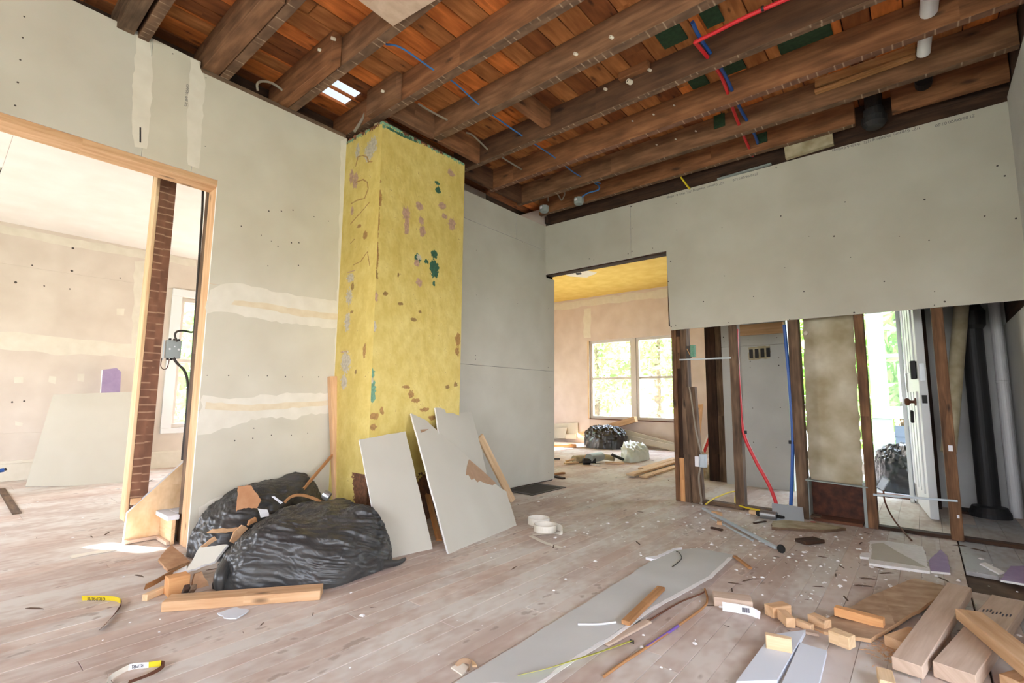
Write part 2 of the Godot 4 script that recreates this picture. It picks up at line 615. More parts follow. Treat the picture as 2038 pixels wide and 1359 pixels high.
	M.ceramic = plain(rgb(222, 214, 196), 0.35)
	M.pvc = plain(rgb(222, 222, 222), 0.35)
	M.purple = plain(rgb(120, 90, 170), 0.5)
	M.paper_white = plain(rgb(236, 236, 240), 0.75)
	M.box_grey = plain(rgb(150, 160, 158), 0.5)
	M.green_paint = mottled(76, rgb(34, 58, 40), rgb(50, 80, 54), 0.3, 0.03)
	M.teal_paint = mottled(77, rgb(96, 150, 124), rgb(130, 176, 148), 0.2, 0.04)
	M.screw = plain(rgb(70, 64, 58), 0.6)
	M.ink = plain(rgb(74, 72, 84), 0.9)
	M.black_ink = plain(rgb(30, 30, 34), 0.9)
	M.brick = mottled(78, rgb(140, 84, 62), rgb(176, 116, 88), 0.2, 0.04)
	M.tape_white = plain(rgb(228, 222, 208), 0.8)
	M.bottle_green = plain(rgb(206, 218, 210), 0.25)
	M.glass = plain(Color(0.9, 0.95, 0.96, 0.06), 0.02)
	M.glass.transparency = BaseMaterial3D.TRANSPARENCY_ALPHA
	M.siding = plain(rgb(112, 126, 140), 0.7)
	M.frame_green = plain(rgb(190, 206, 190), 0.6)
	M.dirt = mottled(79, rgb(70, 52, 40), rgb(110, 86, 66), 0.8, 0.02)
	# joist undersides and old studs: pale plaster lines left between the laths
	M.lathmark = lath_marks(81, rgb(92, 69, 52), rgb(128, 99, 76), rgb(182, 160, 136), 0.6)
	M.lathmark_brown = lath_marks(82, rgb(110, 76, 58), rgb(136, 96, 74), rgb(188, 156, 128), 0.85)
	floor_material()

# wood crossed by thin pale lines every 45 mm along u (3 m) across v
func lath_marks(sd: int, dark: Color, light: Color, line: Color, share: float) -> StandardMaterial3D:
	var w := 1024
	var h := 48
	var n1 := noise(sd, 0.02, 3)
	var n2 := noise(sd + 4, 0.03, 2)
	var data := PackedByteArray()
	data.resize(w * h * 3)
	var pitch := 15.4
	var i := 0
	for y in h:
		for x in w:
			var t := clampf(0.5 + n1.get_noise_2d(x * 0.8, y * 5.0) * 0.9, 0, 1)
			var col := dark.lerp(light, t)
			var k := int(x / pitch)
			var skew := n2.get_noise_2d(k * 37.0, y * 0.5) * 2.2
			var d := absf(x - (k + 0.5) * pitch + skew)
			var on := n2.get_noise_2d(k * 61.0 + 9.0, y * 1.1) + share - 0.55
			if d < 1.5 and on > 0.0: col = col.lerp(line, clampf(on * 3.0, 0, 1) * (1.0 - d / 2.2))
			data[i] = int(col.r * 255.0); data[i + 1] = int(col.g * 255.0); data[i + 2] = int(col.b * 255.0)
			i += 3
	var m := StandardMaterial3D.new()
	m.albedo_texture = ImageTexture.create_from_image(Image.create_from_data(w, h, false, Image.FORMAT_RGB8, data))
	m.roughness = 0.9
	return m

# worn pinkish boards under plaster dust, laid out in the room's own metres (6 m square)
func floor_material() -> void:
	var w := 1024
	var grain := noise(90, 0.01, 4)
	var dust := noise(91, 0.012, 5)
	var fine := noise(92, 0.11, 2)
	var stain := noise(93, 0.02, 3)
	var base_d := rgb(184, 166, 154)
	var base_l := rgb(203, 189, 178)
	var white := rgb(216, 211, 203)
	var dark := rgb(112, 90, 76)
	var data := PackedByteArray()
	data.resize(w * w * 3)
	var i := 0
	for y in w:
		for x in w:
			var g := grain.get_noise_2d(x * 6.0, y * 0.7)
			var d := dust.get_noise_2d(x * 1.2, y * 0.7)
			var f := fine.get_noise_2d(x, y * 0.5)
			var s := stain.get_noise_2d(x * 1.1, y * 0.4)
			var c := base_d.lerp(base_l, clampf(0.5 + g * 0.6, 0, 1))
			c = c.lerp(white, clampf(0.48 + d * 1.2 + f * 0.55, 0.0, 0.9))
			c = c.lerp(dark, clampf((s * 0.8 + f * 0.8 - 0.68) * 3.0, 0.0, 0.35))
			data[i] = int(c.r * 255.0); data[i + 1] = int(c.g * 255.0); data[i + 2] = int(c.b * 255.0)
			i += 3
	var m := StandardMaterial3D.new()
	m.albedo_texture = ImageTexture.create_from_image(Image.create_from_data(w, w, false, Image.FORMAT_RGB8, data))
	m.roughness = 0.8
	m.uv1_triplanar = true
	m.uv1_world_triplanar = true
	m.uv1_scale = Vector3.ONE / 6.0
	M.floor_a = m
	M.floor_b = tinted(m, Color(0.98, 0.96, 0.95))
	M.floor_c = tinted(m, Color(1.0, 0.97, 0.955))
	M.floor_d = tinted(m, Color(0.96, 0.93, 0.92))
	M.floor_grey = tinted(m, Color(0.84, 0.88, 0.92))

# ---------------------------------------------------------------- the room
func floor_strips(parent: Node, x0: float, x1: float, z0: float, z1: float, w: float, mats: Array, sd: int, skip := []) -> void:
	var r := RandomNumberGenerator.new()
	r.seed = sd
	var x := x0
	while x < x1 - 0.01:
		var xe := minf(x + w, x1)
		var z := z0
		var first := true
		while z > z1 + 0.01:
			var len := r.randf_range(1.2, 3.2)
			if first: len *= r.randf_range(0.3, 1.0)
			first = false
			var ze := maxf(z - len, z1)
			if ze - z1 < 0.4: ze = z1
			var parts := [[z, ze]]
			for s in skip:
				if xe > s[0] and x < s[1]:
					var nxt := []
					for p in parts:
						if p[0] > s[2] and p[1] < s[3]:
							if p[0] > s[3] + 0.02: nxt.append([p[0], s[3] + r.randf_range(-0.02, 0.02)])
							if p[1] < s[2] - 0.02: nxt.append([s[2] + r.randf_range(-0.03, 0.03), p[1]])
						else: nxt.append(p)
					parts = nxt
			for p in parts:
				block(parent, "floorboard", Vector3(x + 0.0004, -0.022, p[0] - 0.0008), Vector3(xe - 0.0004, r.randf_range(-0.0012, 0.0), p[1] + 0.0008), mats[r.randi() % mats.size()], 0.0012)
			z = ze
		x = xe

func shell() -> void:
	# floor: boards laid along the room over a dark subfloor
	var fl := setting("floor", "dusty pinkish strip floor covered in plaster dust")
	for b in [[-7.2, -3.03, 2.4, -8.6], [-2.72, 2.6, 2.4, -8.6], [-3.03, -2.72, 2.4, -3.54], [-3.03, -2.72, -4.0, -8.6]]:
		block(fl, "subfloor", Vector3(b[0], -0.2, b[2]), Vector3(b[1], -0.024, b[3]), M.dirt)
	block(fl, "duct_bottom", Vector3(-3.04, -0.30, -3.53), Vector3(-2.71, -0.26, -4.01), M.galv)
	floor_strips(fl, -3.30, 0.105, 1.0, -4.30, 0.083, [M.floor_a, M.floor_a, M.floor_b, M.floor_c, M.floor_d], 5, [[-3.02, -2.73, -4.0, -3.54]])
	floor_strips(fl, 0.109, 0.60, 1.0, -5.62, 0.12, [M.floor_grey, M.floor_b], 6, [[0.2, 0.36, -3.5, -3.14]])
	floor_strips(fl, 0.60, 2.40, 1.0, -2.2, 0.24, [M.floor_a, M.floor_b], 7)
	floor_strips(fl, -3.18, 2.40, 2.2, 1.0, 0.30, [M.floor_a, M.floor_b], 8)
	# left wall: drywall round a wide cased opening
	var wl := setting("wall_left", "left wall of taped drywall with a wide opening")
	var XF := -3.18
	block(wl, "framing", Vector3(-3.40, 0, -1.052), Vector3(-3.195, 2.77, -1.84), M.stud_dark)
	block(wl, "framing", Vector3(-3.40, 2.19, 2.2), Vector3(-3.195, 2.80, -1.052), M.stud_dark)
	block(wl, "framing", Vector3(-3.40, 0, 0.95), Vector3(-3.195, 2.19, 2.2), M.stud_dark)
	var t := Vector3(0.0135, 0, 0)
	var X0 := XF - 0.0135
	for ys in [[0.0, 0.765], [0.767, 1.505], [1.507, 2.772]]:
		sheet(wl, "drywall_sheet", [Vector3(X0, ys[0], -1.008), Vector3(X0, ys[0], -1.845), Vector3(X0, ys[1], -1.845), Vector3(X0, ys[1], -1.008)], t, M.drywall_warm, M.gypsum)
	sheet(wl, "drywall_sheet", [Vector3(X0, 2.143, -0.868), Vector3(X0, 2.143, -1.008), Vector3(X0, 2.772, -1.008), Vector3(X0, 2.772, -0.868)], t, M.drywall_warm, M.gypsum)
	sheet(wl, "drywall_sheet", [Vector3(X0, 2.143, -0.63), Vector3(X0, 2.143, -0.866), Vector3(X0, 2.833, -0.866), Vector3(X0, 2.838, -0.63)], t, M.drywall_warm, M.gypsum)
	sheet(wl, "drywall_sheet", [Vector3(X0, 2.143, 2.2), Vector3(X0, 2.143, -0.628), Vector3(X0, 2.838, -0.628), Vector3(X0, 2.86, 2.2)], t, M.drywall, M.gypsum)
	sheet(wl, "drywall_sheet", [Vector3(X0, 0, 2.2), Vector3(X0, 0, 0.95), Vector3(X0, 2.141, 0.95), Vector3(X0, 2.141, 2.2)], t, M.drywall, M.gypsum)
	# new pine lining of the opening
	block(wl, "jamb_board", Vector3(-3.325, 0, -1.012), Vector3(-3.182, 2.105, -1.05), M.pine)
	block(wl, "header_board", Vector3(-3.325, 2.105, 0.99), Vector3(-3.182, 2.143, -1.05), M.pine)
	block(wl, "jamb_board", Vector3(-3.325, 0, 0.95), Vector3(-3.182, 2.105, 0.988), M.pine)
	block(wl, "old_stud", Vector3(-3.41, 0, -1.02), Vector3(-3.327, 2.2, -1.09), M.stud)
	block(wl, "top_plate", Vector3(-3.40, 2.773, -0.868), Vector3(-3.186, 2.805, -1.84), M.stud)
	# joint compound, spread over the seams
	var up := Vector3(0.0009, 0, 0)
	for b in [
		[[Vector3(-3.18, 1.468, -1.015), Vector3(-3.18, 1.512, -1.071), Vector3(-3.18, 1.536, -1.154), Vector3(-3.18, 1.531, -1.242), Vector3(-3.18, 1.525, -1.431), Vector3(-3.18, 1.526, -1.638), Vector3(-3.18, 1.526, -1.907), Vector3(-3.18, 1.334, -1.909), Vector3(-3.18, 1.331, -1.761), Vector3(-3.18, 1.327, -1.579), Vector3(-3.18, 1.325, -1.379), Vector3(-3.18, 1.343, -1.196), Vector3(-3.18, 1.348, -1.083), Vector3(-3.18, 1.325, -1.007), Vector3(-3.18, 1.396, -1.002)], M.mud, 0.008],
		[[Vector3(-3.18, 0.852, -1.023), Vector3(-3.18, 0.841, -1.092), Vector3(-3.18, 0.836, -1.203), Vector3(-3.18, 0.857, -1.41), Vector3(-3.18, 0.872, -1.607), Vector3(-3.18, 0.878, -1.805), Vector3(-3.18, 0.736, -1.814), Vector3(-3.18, 0.725, -1.651), Vector3(-3.18, 0.698, -1.55), Vector3(-3.18, 0.72, -1.419), Vector3(-3.18, 0.708, -1.298), Vector3(-3.18, 0.674, -1.214), Vector3(-3.18, 0.643, -1.107), Vector3(-3.18, 0.625, -1.012), Vector3(-3.18, 0.727, -1.012)], M.mud, 0.01],
		[[Vector3(-3.18, 2.734, -1.792), Vector3(-3.18, 2.772, -1.836), Vector3(-3.18, 2.294, -1.87), Vector3(-3.18, 1.837, -1.882), Vector3(-3.18, 1.172, -1.902), Vector3(-3.18, 0.955, -1.898), Vector3(-3.18, 0.953, -1.839), Vector3(-3.18, 1.382, -1.827), Vector3(-3.18, 1.824, -1.826), Vector3(-3.18, 2.274, -1.809)], M.mud, 0.005],
		[[Vector3(-3.179, 2.813, -0.555), Vector3(-3.179, 2.813, -0.614), Vector3(-3.18, 2.595, -0.645), Vector3(-3.18, 2.389, -0.652), Vector3(-3.18, 2.194, -0.649), Vector3(-3.18, 2.183, -0.596), Vector3(-3.18, 2.322, -0.572), Vector3(-3.18, 2.549, -0.56)], M.mud, 0.005],
		[[Vector3(-3.18, 2.827, -0.809), Vector3(-3.18, 2.828, -0.851), Vector3(-3.18, 2.73, -0.896), Vector3(-3.18, 2.413, -0.903), Vector3(-3.18, 2.175, -0.905), Vector3(-3.179, 2.178, -0.848), Vector3(-3.179, 2.439, -0.823), Vector3(-3.18, 2.656, -0.817)], M.mud, 0.005],
		[[Vector3(-3.18, 0.22, -1.05), Vector3(-3.18, 0.263, -1.134), Vector3(-3.18, 0.262, -1.243), Vector3(-3.18, 0.164, -1.222), Vector3(-3.179, 0.097, -1.12), Vector3(-3.179, 0.078, -1.05)], M.mud, 0.008]]:
		sheet(wl, "joint_compound", torn(b[0], b[2], 0.03, 7), up, b[1])
	for b in [
		[[Vector3(-3.178, 1.426, -1.15), Vector3(-3.178, 1.439, -1.309), Vector3(-3.178, 1.432, -1.572), Vector3(-3.178, 1.439, -1.871), Vector3(-3.178, 1.401, -1.857), Vector3(-3.178, 1.384, -1.575), Vector3(-3.178, 1.4, -1.311), Vector3(-3.178, 1.399, -1.134)], M.mud_tan],
		[[Vector3(-3.178, 0.812, -1.041), Vector3(-3.178, 0.794, -1.292), Vector3(-3.178, 0.826, -1.808), Vector3(-3.178, 0.791, -1.81), Vector3(-3.178, 0.757, -1.294), Vector3(-3.178, 0.772, -1.039)], M.mud_tan]]:
		sheet(wl, "joint_tape", torn(b[0], 0.004, 0.04, 9), up, b[1])
	dots(wl, "screw_heads", [Vector3(-3.18, 0.966, -1.036), Vector3(-3.18, 0.97, -1.151), Vector3(-3.18, 0.972, -1.262), Vector3(-3.18, 0.977, -1.377), Vector3(-3.18, 0.978, -1.492), Vector3(-3.18, 0.979, -1.607), Vector3(-3.18, 0.984, -1.721), Vector3(-3.18, 2.069, -1.396), Vector3(-3.18, 2.1, -1.472), Vector3(-3.18, 1.886, -1.527), Vector3(-3.18, 1.873, -1.476), Vector3(-3.18, 1.85, -1.345), Vector3(-3.18, 2.045, -1.316), Vector3(-3.18, 1.898, -1.158), Vector3(-3.18, 1.873, -1.28), Vector3(-3.18, 1.827, -1.389), Vector3(-3.18, 2.099, -1.622), Vector3(-3.18, 2.099, -1.732), Vector3(-3.18, 1.683, -1.334), Vector3(-3.18, 1.73, -1.533), Vector3(-3.18, 2.645, -0.129), Vector3(-3.179, 2.538, -0.133), Vector3(-3.18, 2.425, -0.135), Vector3(-3.18, 2.311, -0.137), Vector3(-3.18, 2.195, -0.139), Vector3(-3.18, 2.803, -0.725), Vector3(-3.18, 2.749, -0.9), Vector3(-3.18, 2.325, -0.926), Vector3(-3.18, 0.652, -1.317), Vector3(-3.18, 0.591, -1.315), Vector3(-3.18, 0.604, -1.427), Vector3(-3.18, 0.597, -1.556), Vector3(-3.18, 0.605, -1.665), Vector3(-3.18, 0.582, -1.212)], Vector3(1, 0, 0), 0.0045, M.screw)
	put(wl, "gash", cbox(Vector3(0.002, 0.085, 0.008), 0.0005), M.black, Transform3D(Basis(Vector3(1, 0, 0), 0.08), Vector3(-3.18, 2.26, -0.615)))
	writing(wl, "printed_line", "5/8 WALLBOARD", Vector3(-3.179, 2.59, -0.812), 0.014, Basis(Vector3.UP, PI / 2) * Basis(Vector3(0, 0, 1), PI / 2), M.ink)
	# wall beyond the chimney
	var w2 := setting("wall_hall", "bare grey drywall between chimney and doorway")
	block(w2, "framing", Vector3(-3.40, 0, -2.62), Vector3(-3.045, 2.70, -4.318), M.stud_dark)
	var t2 := Vector3(0.0145, 0, 0)
	var X2 := -3.0445
	sheet(w2, "drywall_sheet", [Vector3(X2, 0.012, -2.62), Vector3(X2, 0.012, -4.325), Vector3(X2, 1.14, -4.325), Vector3(X2, 1.14, -2.62)], t2, M.drywall, M.gypsum)
	sheet(w2, "drywall_sheet", [Vector3(X2, 1.143, -2.62), Vector3(X2, 1.143, -4.325), Vector3(X2, 2.15, -4.325), Vector3(X2, 2.15, -4.175), Vector3(X2, 2.441, -4.175), Vector3(X2, 2.446, -2.62)], t2, M.drywall, M.gypsum)
	sheet(w2, "drywall_sheet", [Vector3(X2, 2.449, -2.62), Vector3(X2, 2.446, -3.66), Vector3(X2, 2.708, -3.66), Vector3(X2, 2.706, -2.62)], t2, M.drywall, M.gypsum)
	sheet(w2, "drywall_sheet", [Vector3(X2, 2.446, -3.663), Vector3(X2, 2.444, -4.172), Vector3(X2, 2.716, -4.172), Vector3(X2, 2.708, -3.663)], t2, M.drywall, M.gypsum)
	dots(w2, "screw_heads", [Vector3(-3.03, 2.187, -3.093), Vector3(-3.03, 1.774, -3.104), Vector3(-3.03, 1.767, -3.257), Vector3(-3.03, 1.227, -3.105), Vector3(-3.03, 1.192, -3.106), Vector3(-3.03, 1.815, -4.221), Vector3(-3.03, 1.24, -4.231), Vector3(-3.03, 1.18, -4.213), Vector3(-3.03, 2.436, -4.137), Vector3(-3.03, 2.435, -3.764), Vector3(-3.03, 2.696, -2.931), Vector3(-3.03, 2.682, -3.664), Vector3(-3.03, 0.973, -4.241), Vector3(-3.03, 0.5, -4.241), Vector3(-3.03, 1.787, -3.691), Vector3(-3.03, 0.952, -3.337), Vector3(-3.03, 0.09, -4.223)], Vector3(1, 0, 0), 0.0045, M.screw)
	# back wall: drywall over old studs, its lower half open
	var wb := setting("wall_back", "back wall drywall with open stud bays below")
	block(wb, "framing", Vector3(-3.03, 2.168, -4.174), Vector3(-1.69, 2.99, -4.27), M.stud_dark)
	block(wb, "framing", Vector3(-1.688, 1.50, -4.174), Vector3(0.55, 2.99, -4.27), M.stud_dark)
	var t3 := Vector3(0, 0, 0.0135)
	var ZB := -4.1735
	sheet(wb, "drywall_sheet", [Vector3(-3.029, 2.178, ZB), Vector3(-2.032, 2.180, ZB), Vector3(-2.029, 2.707, ZB), Vector3(-3.029, 2.716, ZB)], t3, M.drywall, M.gypsum)
	sheet(wb, "drywall_sheet", [Vector3(-2.028, 2.180, ZB), Vector3(-1.685, 2.184, ZB), Vector3(-1.669, 1.460, ZB), Vector3(0.55, 1.464, ZB), Vector3(0.53, 2.722, ZB), Vector3(-2.026, 2.707, ZB)], t3, M.drywall, M.gypsum)
	dots(wb, "screw_heads", [Vector3(-1.198, 2.291, -4.16), Vector3(-0.756, 2.286, -4.16), Vector3(-0.338, 2.292, -4.16), Vector3(0.098, 2.196, -4.16), Vector3(0.102, 1.914, -4.16), Vector3(-0.329, 1.877, -4.16), Vector3(-0.749, 1.87, -4.16), Vector3(-1.194, 1.876, -4.16), Vector3(-1.583, 2.354, -4.16), Vector3(-1.58, 2.601, -4.16), Vector3(-2.012, 2.469, -4.16), Vector3(-2.017, 2.243, -4.16), Vector3(-2.059, 2.226, -4.16), Vector3(-2.044, 2.696, -4.16), Vector3(-2.018, 2.684, -4.16), Vector3(-2.483, 2.254, -4.16), Vector3(-2.431, 2.234, -4.16), Vector3(-1.812, 2.233, -4.16), Vector3(-1.659, 1.491, -4.16), Vector3(-1.618, 1.501, -4.16), Vector3(-1.178, 1.482, -4.16), Vector3(-0.738, 1.464, -4.16), Vector3(-0.332, 1.475, -4.16), Vector3(-0.319, 1.442, -4.16), Vector3(0.099, 1.479, -4.16), Vector3(0.15, 1.496, -4.16), Vector3(-0.769, 2.691, -4.16), Vector3(-0.149, 1.673, -4.16), Vector3(0.106, 1.568, -4.16), Vector3(-0.576, 2.085, -4.16), Vector3(-0.419, 2.052, -4.16), Vector3(-0.048, 1.973, -4.16), Vector3(0.375, 2.014, -4.16), Vector3(0.509, 1.966, -4.16), Vector3(0.482, 2.247, -4.16), Vector3(0.455, 2.321, -4.16), Vector3(-1.674, 1.9, -4.16), Vector3(-1.646, 2.08, -4.16), Vector3(-1.373, 1.681, -4.16), Vector3(-0.98, 1.674, -4.16), Vector3(-0.631, 1.668, -4.16)], Vector3(0, 0, 1), 0.0055, M.screw)
	var flip := Basis(Vector3(0, 0, 1), PI)
	for w in [["1/2\"  Gypsum  Sheathing LITE.  Walls & Ceilings", Vector3(-0.141, 2.702, -4.16), 0.018], ["ZT 06/06/20 07:20", Vector3(0.282, 2.686, -4.16), 0.018], ["1/2\"  Gypsum  Sheathing LITE.  Walls & Ceilings", Vector3(-1.416, 2.678, -4.16), 0.018], ["ZT 06/06/20 07:20", Vector3(-1, 2.679, -4.16), 0.018]]:
		writing(wb, "printed_line", w[0], w[1], w[2], flip, M.ink)
	beam(wb, "metal_strip", Vector3(-1.215, 2.717, -4.15), Vector3(-0.801, 2.726, -4.15), 0.03, 0.012, M.box_grey)
	# floor plate of the opened wall
	block(wb, "sole_plate", Vector3(-1.63, 0.001, -4.19), Vector3(-0.62, 0.03, -4.26), M.stud)
	block(wb, "sole_plate", Vector3(-0.36, 0.001, -4.19), Vector3(0.5, 0.022, -4.26), M.stud_dark)
	# right wall return beside the window bay
	var wr := setting("wall_right", "grey drywall return at the right edge")
	block(wr, "framing", Vector3(0.545, 0, -2.1), Vector3(0.70, 3.0, -5.62), M.stud_dark)
	sheet(wr, "drywall_sheet", [Vector3(0.544, 1.464, -2.09), Vector3(0.544, 1.464, -4.16), Vector3(0.544, 2.75, -4.16), Vector3(0.544, 2.75, -2.09)], Vector3(-0.0135, 0, 0), M.drywall_cool, M.gypsum)
	sheet(wr, "drywall_sheet", [Vector3(0.544, 0, -2.09), Vector3(0.544, 0, -5.6), Vector3(0.544, 1.46, -5.6), Vector3(0.544, 1.46, -2.09)], Vector3(-0.0135, 0, 0), M.drywall_cool, M.gypsum)
	# window bay beside and behind the camera (out of view)
	var wj := setting("wall_jog")
	block(wj, "drywall_sheet", Vector3(0.53, 0, -2.10), Vector3(2.6, 3.0, -2.25), M.drywall)
	var ww := setting("wall_windows")
	var X5 := 2.4
	block(ww, "drywall_sheet", Vector3(X5, 0, -2.25), Vector3(X5 + 0.15, 0.8, 2.4), M.drywall)
	block(ww, "drywall_sheet", Vector3(X5, 2.00, -2.25), Vector3(X5 + 0.15, 3.0, 2.4), M.drywall)
	for zz in [[-2.25, -1.85], [-0.3, 0.1], [1.6, 2.4]]:
		block(ww, "drywall_sheet", Vector3(X5, 0.8, zz[0]), Vector3(X5 + 0.15, 2.00, zz[1]), M.drywall)
	for zz in [[-1.85, -0.3], [0.1, 1.6]]:
		var wn := setting("window_%d" % (4 if zz[0] < -1 else 5))
		block(wn, "frame_rail", Vector3(X5 + 0.04, 0.8, zz[0]), Vector3(X5 + 0.09, 0.86, zz[1]), M.vinyl)
		block(wn, "frame_rail", Vector3(X5 + 0.04, 1.94, zz[0]), Vector3(X5 + 0.09, 2.00, zz[1]), M.vinyl)
		for z in [zz[0], (zz[0] + zz[1]) / 2 - 0.025, zz[1] - 0.05]:
			block(wn, "frame_stile", Vector3(X5 + 0.04, 0.86, z), Vector3(X5 + 0.09, 1.94, z + 0.05), M.vinyl)
	var wf := setting("window_7")
	block(wf, "frame_rail", Vector3(-1.5, 0.8, 2.26), Vector3(1.3, 0.86, 2.32), M.vinyl)
	block(wf, "frame_rail", Vector3(-1.5, 1.89, 2.26), Vector3(1.3, 1.95, 2.32), M.vinyl)
	for x in [-1.5, -0.6, 0.33, 1.24]:
		block(wf, "frame_stile", Vector3(x, 0.86, 2.26), Vector3(x + 0.06, 1.89, 2.32), M.vinyl)
	var wk := setting("wall_front")
	for b in [[-7.2, -6.7, 0.0, 3.0], [-6.7, -3.8, 0.0, 0.6], [-6.7, -3.8, 1.5, 3.0], [-3.8, -1.5, 0.0, 3.0], [-1.5, 1.3, 0.0, 0.8], [-1.5, 1.3, 1.95, 3.0], [1.3, 2.6, 0.0, 3.0]]:
		block(wk, "drywall_sheet", Vector3(b[0], b[2], 2.2), Vector3(b[1], b[3], 2.4), M.drywall)

func ceiling_frame() -> void:
	# rough boards of the floor above, laid across the joists, with two short lengths missing
	var ce := setting("ceiling", "orange-brown rough boards of the upper floor seen between joists")
	var r := RandomNumberGenerator.new()
	r.seed = 77
	var mats := [M.subfloor, M.subfloor, M.subfloor_b, M.subfloor_c]
	var cuts := [-3.42, -3.30, -3.155, -3.045, -3.025, -2.925]
	var x := -2.925
	while x < 2.5:
		x += r.randf_range(0.115, 0.15)
		cuts.append(x)
	for k in cuts.size() - 1:
		var hole: bool = k == 2 or k == 4
		var z := 2.3
		while z > -4.35:
			var ze := maxf(z - r.randf_range(1.6, 3.4), -4.4)
			var runs := [[z - 0.003, ze]]
			if hole and z > -1.60 and ze < -1.80: runs = [[z - 0.003, -1.59], [-1.80, ze]]
			elif hole and ze < -1.60 and ze > -1.80: runs = [[z - 0.003, -1.59]]
			elif hole and z < -1.60 and z > -1.80: runs = [[-1.80, ze]]
			var mat: Material = mats[r.randi() % 4]
			for q in runs: block(ce, "subfloor_board", Vector3(cuts[k], 3.0, q[0]), Vector3(cuts[k + 1] - 0.006, 3.024, q[1]), mat, 0.003)
			z = ze
	for b in [[-7.3, -3.37, 2.4, -8.7], [-2.86, 2.7, 2.4, -8.7], [-3.37, -2.86, 2.4, -1.56], [-3.37, -2.86, -1.96, -8.7]]:
		block(ce, "upper_floor", Vector3(b[0], 3.03, b[2]), Vector3(b[1], 3.12, b[3]), M.stud_dark)
	# room above, lit by one small window, seen through the gap
	var ur := setting("upper_room")
	for b in [[Vector3(-4.6, 5.3, 0.2), Vector3(-1.4, 5.4, -3.6)], [Vector3(-4.7, 3.12, 0.2), Vector3(-4.6, 5.4, -3.6)], [Vector3(-1.4, 3.12, 0.2), Vector3(-1.3, 5.4, -3.6)], [Vector3(-4.7, 3.12, 0.3), Vector3(-1.3, 5.4, 0.2)], [Vector3(-4.7, 3.12, -3.7), Vector3(-3.8, 5.4, -3.6)], [Vector3(-2.2, 3.12, -3.7), Vector3(-1.3, 5.4, -3.6)], [Vector3(-3.8, 3.12, -3.7), Vector3(-2.2, 3.7, -3.6)], [Vector3(-3.8, 5.1, -3.7), Vector3(-2.2, 5.4, -3.6)]]:
		block(ur, "panel", b[0], b[1], M.white_board)
	# joists
	var order := ["nearest the camera", "second from the camera, over the wide opening", "third, ending just before the chimney", "fourth, running over the chimney corner", "fifth, above the middle of the chimney", "sixth, just past the chimney", "seventh, third from the back wall", "eighth, second from the back wall", "last, closest to the back wall"]
	var zs := [-0.56, -0.975, -1.40, -1.84, -2.28, -2.785, -3.235, -3.665, -4.04]
	var th := [0.05, 0.05, 0.055, 0.06, 0.06, 0.05, 0.05, 0.05, 0.045]
	var mm := [M.joist, M.joist, M.joist, M.joist_warm, M.joist, M.joist_dark, M.joist_warm, M.joist, M.joist_warm]
	for k in zs.size():
		var z: float = zs[k]
		var x0 := -3.39 if k < 4 else (-2.72 if k == 4 else -3.03)
		var x1 := 2.4 if z > -2.1 else 0.54
		var o := thing("ceiling_joist", "rough brown ceiling joist, " + order[k], "joist", Vector3(x0, 2.806, z), "ceiling joists")
		if k == 8:
			# cut through for the drain
			block(o, "beam", Vector3(x0, 2.806, z), Vector3(-0.235, 2.998, z - th[k]), mm[k], 0.003)
			block(o, "beam", Vector3(-0.03, 2.806, z), Vector3(x1, 2.998, z - th[k]), mm[k], 0.003)
			block(o, "lath_marked_underside", Vector3(x0, 2.803, z), Vector3(-0.24, 2.806, z - th[k]), M.lathmark, 0.0005)
		else:
			block(o, "beam", Vector3(x0, 2.806, z), Vector3(x1, 2.998, z - th[k]), mm[k], 0.003)
			block(o, "lath_marked_underside", Vector3(x0, 2.803, z), Vector3(x1, 2.806, z - th[k]), M.lathmark if k != 6 else M.lathmark_brown, 0.0005)
	# pieces sistered to or blocked between the joists
	var o := thing("sister_joist", "short reddish-brown timber sistered to the joist left of the bright hole", "timber", Vector3(-3.05, 2.80, -1.37))
	beam(o, "beam", Vector3(-3.36, 2.90, -1.365), Vector3(-2.52, 2.90, -1.365), 0.06, 0.2, M.joist_warm)
	o = thing("sister_joist", "thick brown timber beside the second joist over the wide opening", "timber", Vector3(-3.0, 2.80, -0.93))
	beam(o, "beam", Vector3(-3.38, 2.90, -0.925), Vector3(-2.32, 2.90, -0.925), 0.09, 0.19, M.joist)
	o = thing("sister_joist", "whitewashed timber beside the joist nearest the camera", "timber", Vector3(-3.0, 2.80, -0.5))
	beam(o, "beam", Vector3(-3.38, 2.90, -0.505), Vector3(-2.2, 2.90, -0.505), 0.075, 0.19, M.stud)
	o = thing("sister_joist", "short dark timber beside the joist above the chimney corner", "timber", Vector3(-2.9, 2.80, -1.81))
	beam(o, "beam", Vector3(-2.86, 2.90, -1.815), Vector3(-2.52, 2.90, -1.815), 0.045, 0.19, M.joist)
	o = thing("patch_board", "flaking pale board nailed across two joists at top of the picture", "board", Vector3(-2.0, 2.79, -1.2))
	sheet(o, "plank", [Vector3(-1.997, 2.79, -1.143), Vector3(-2.007, 2.79, -1.393), Vector3(-1.597, 2.79, -1.433), Vector3(-1.49, 2.79, -1.187), Vector3(-1.804, 2.79, -1.022)], Vector3(0, 0.012, 0), M.pine_grey, M.stud)
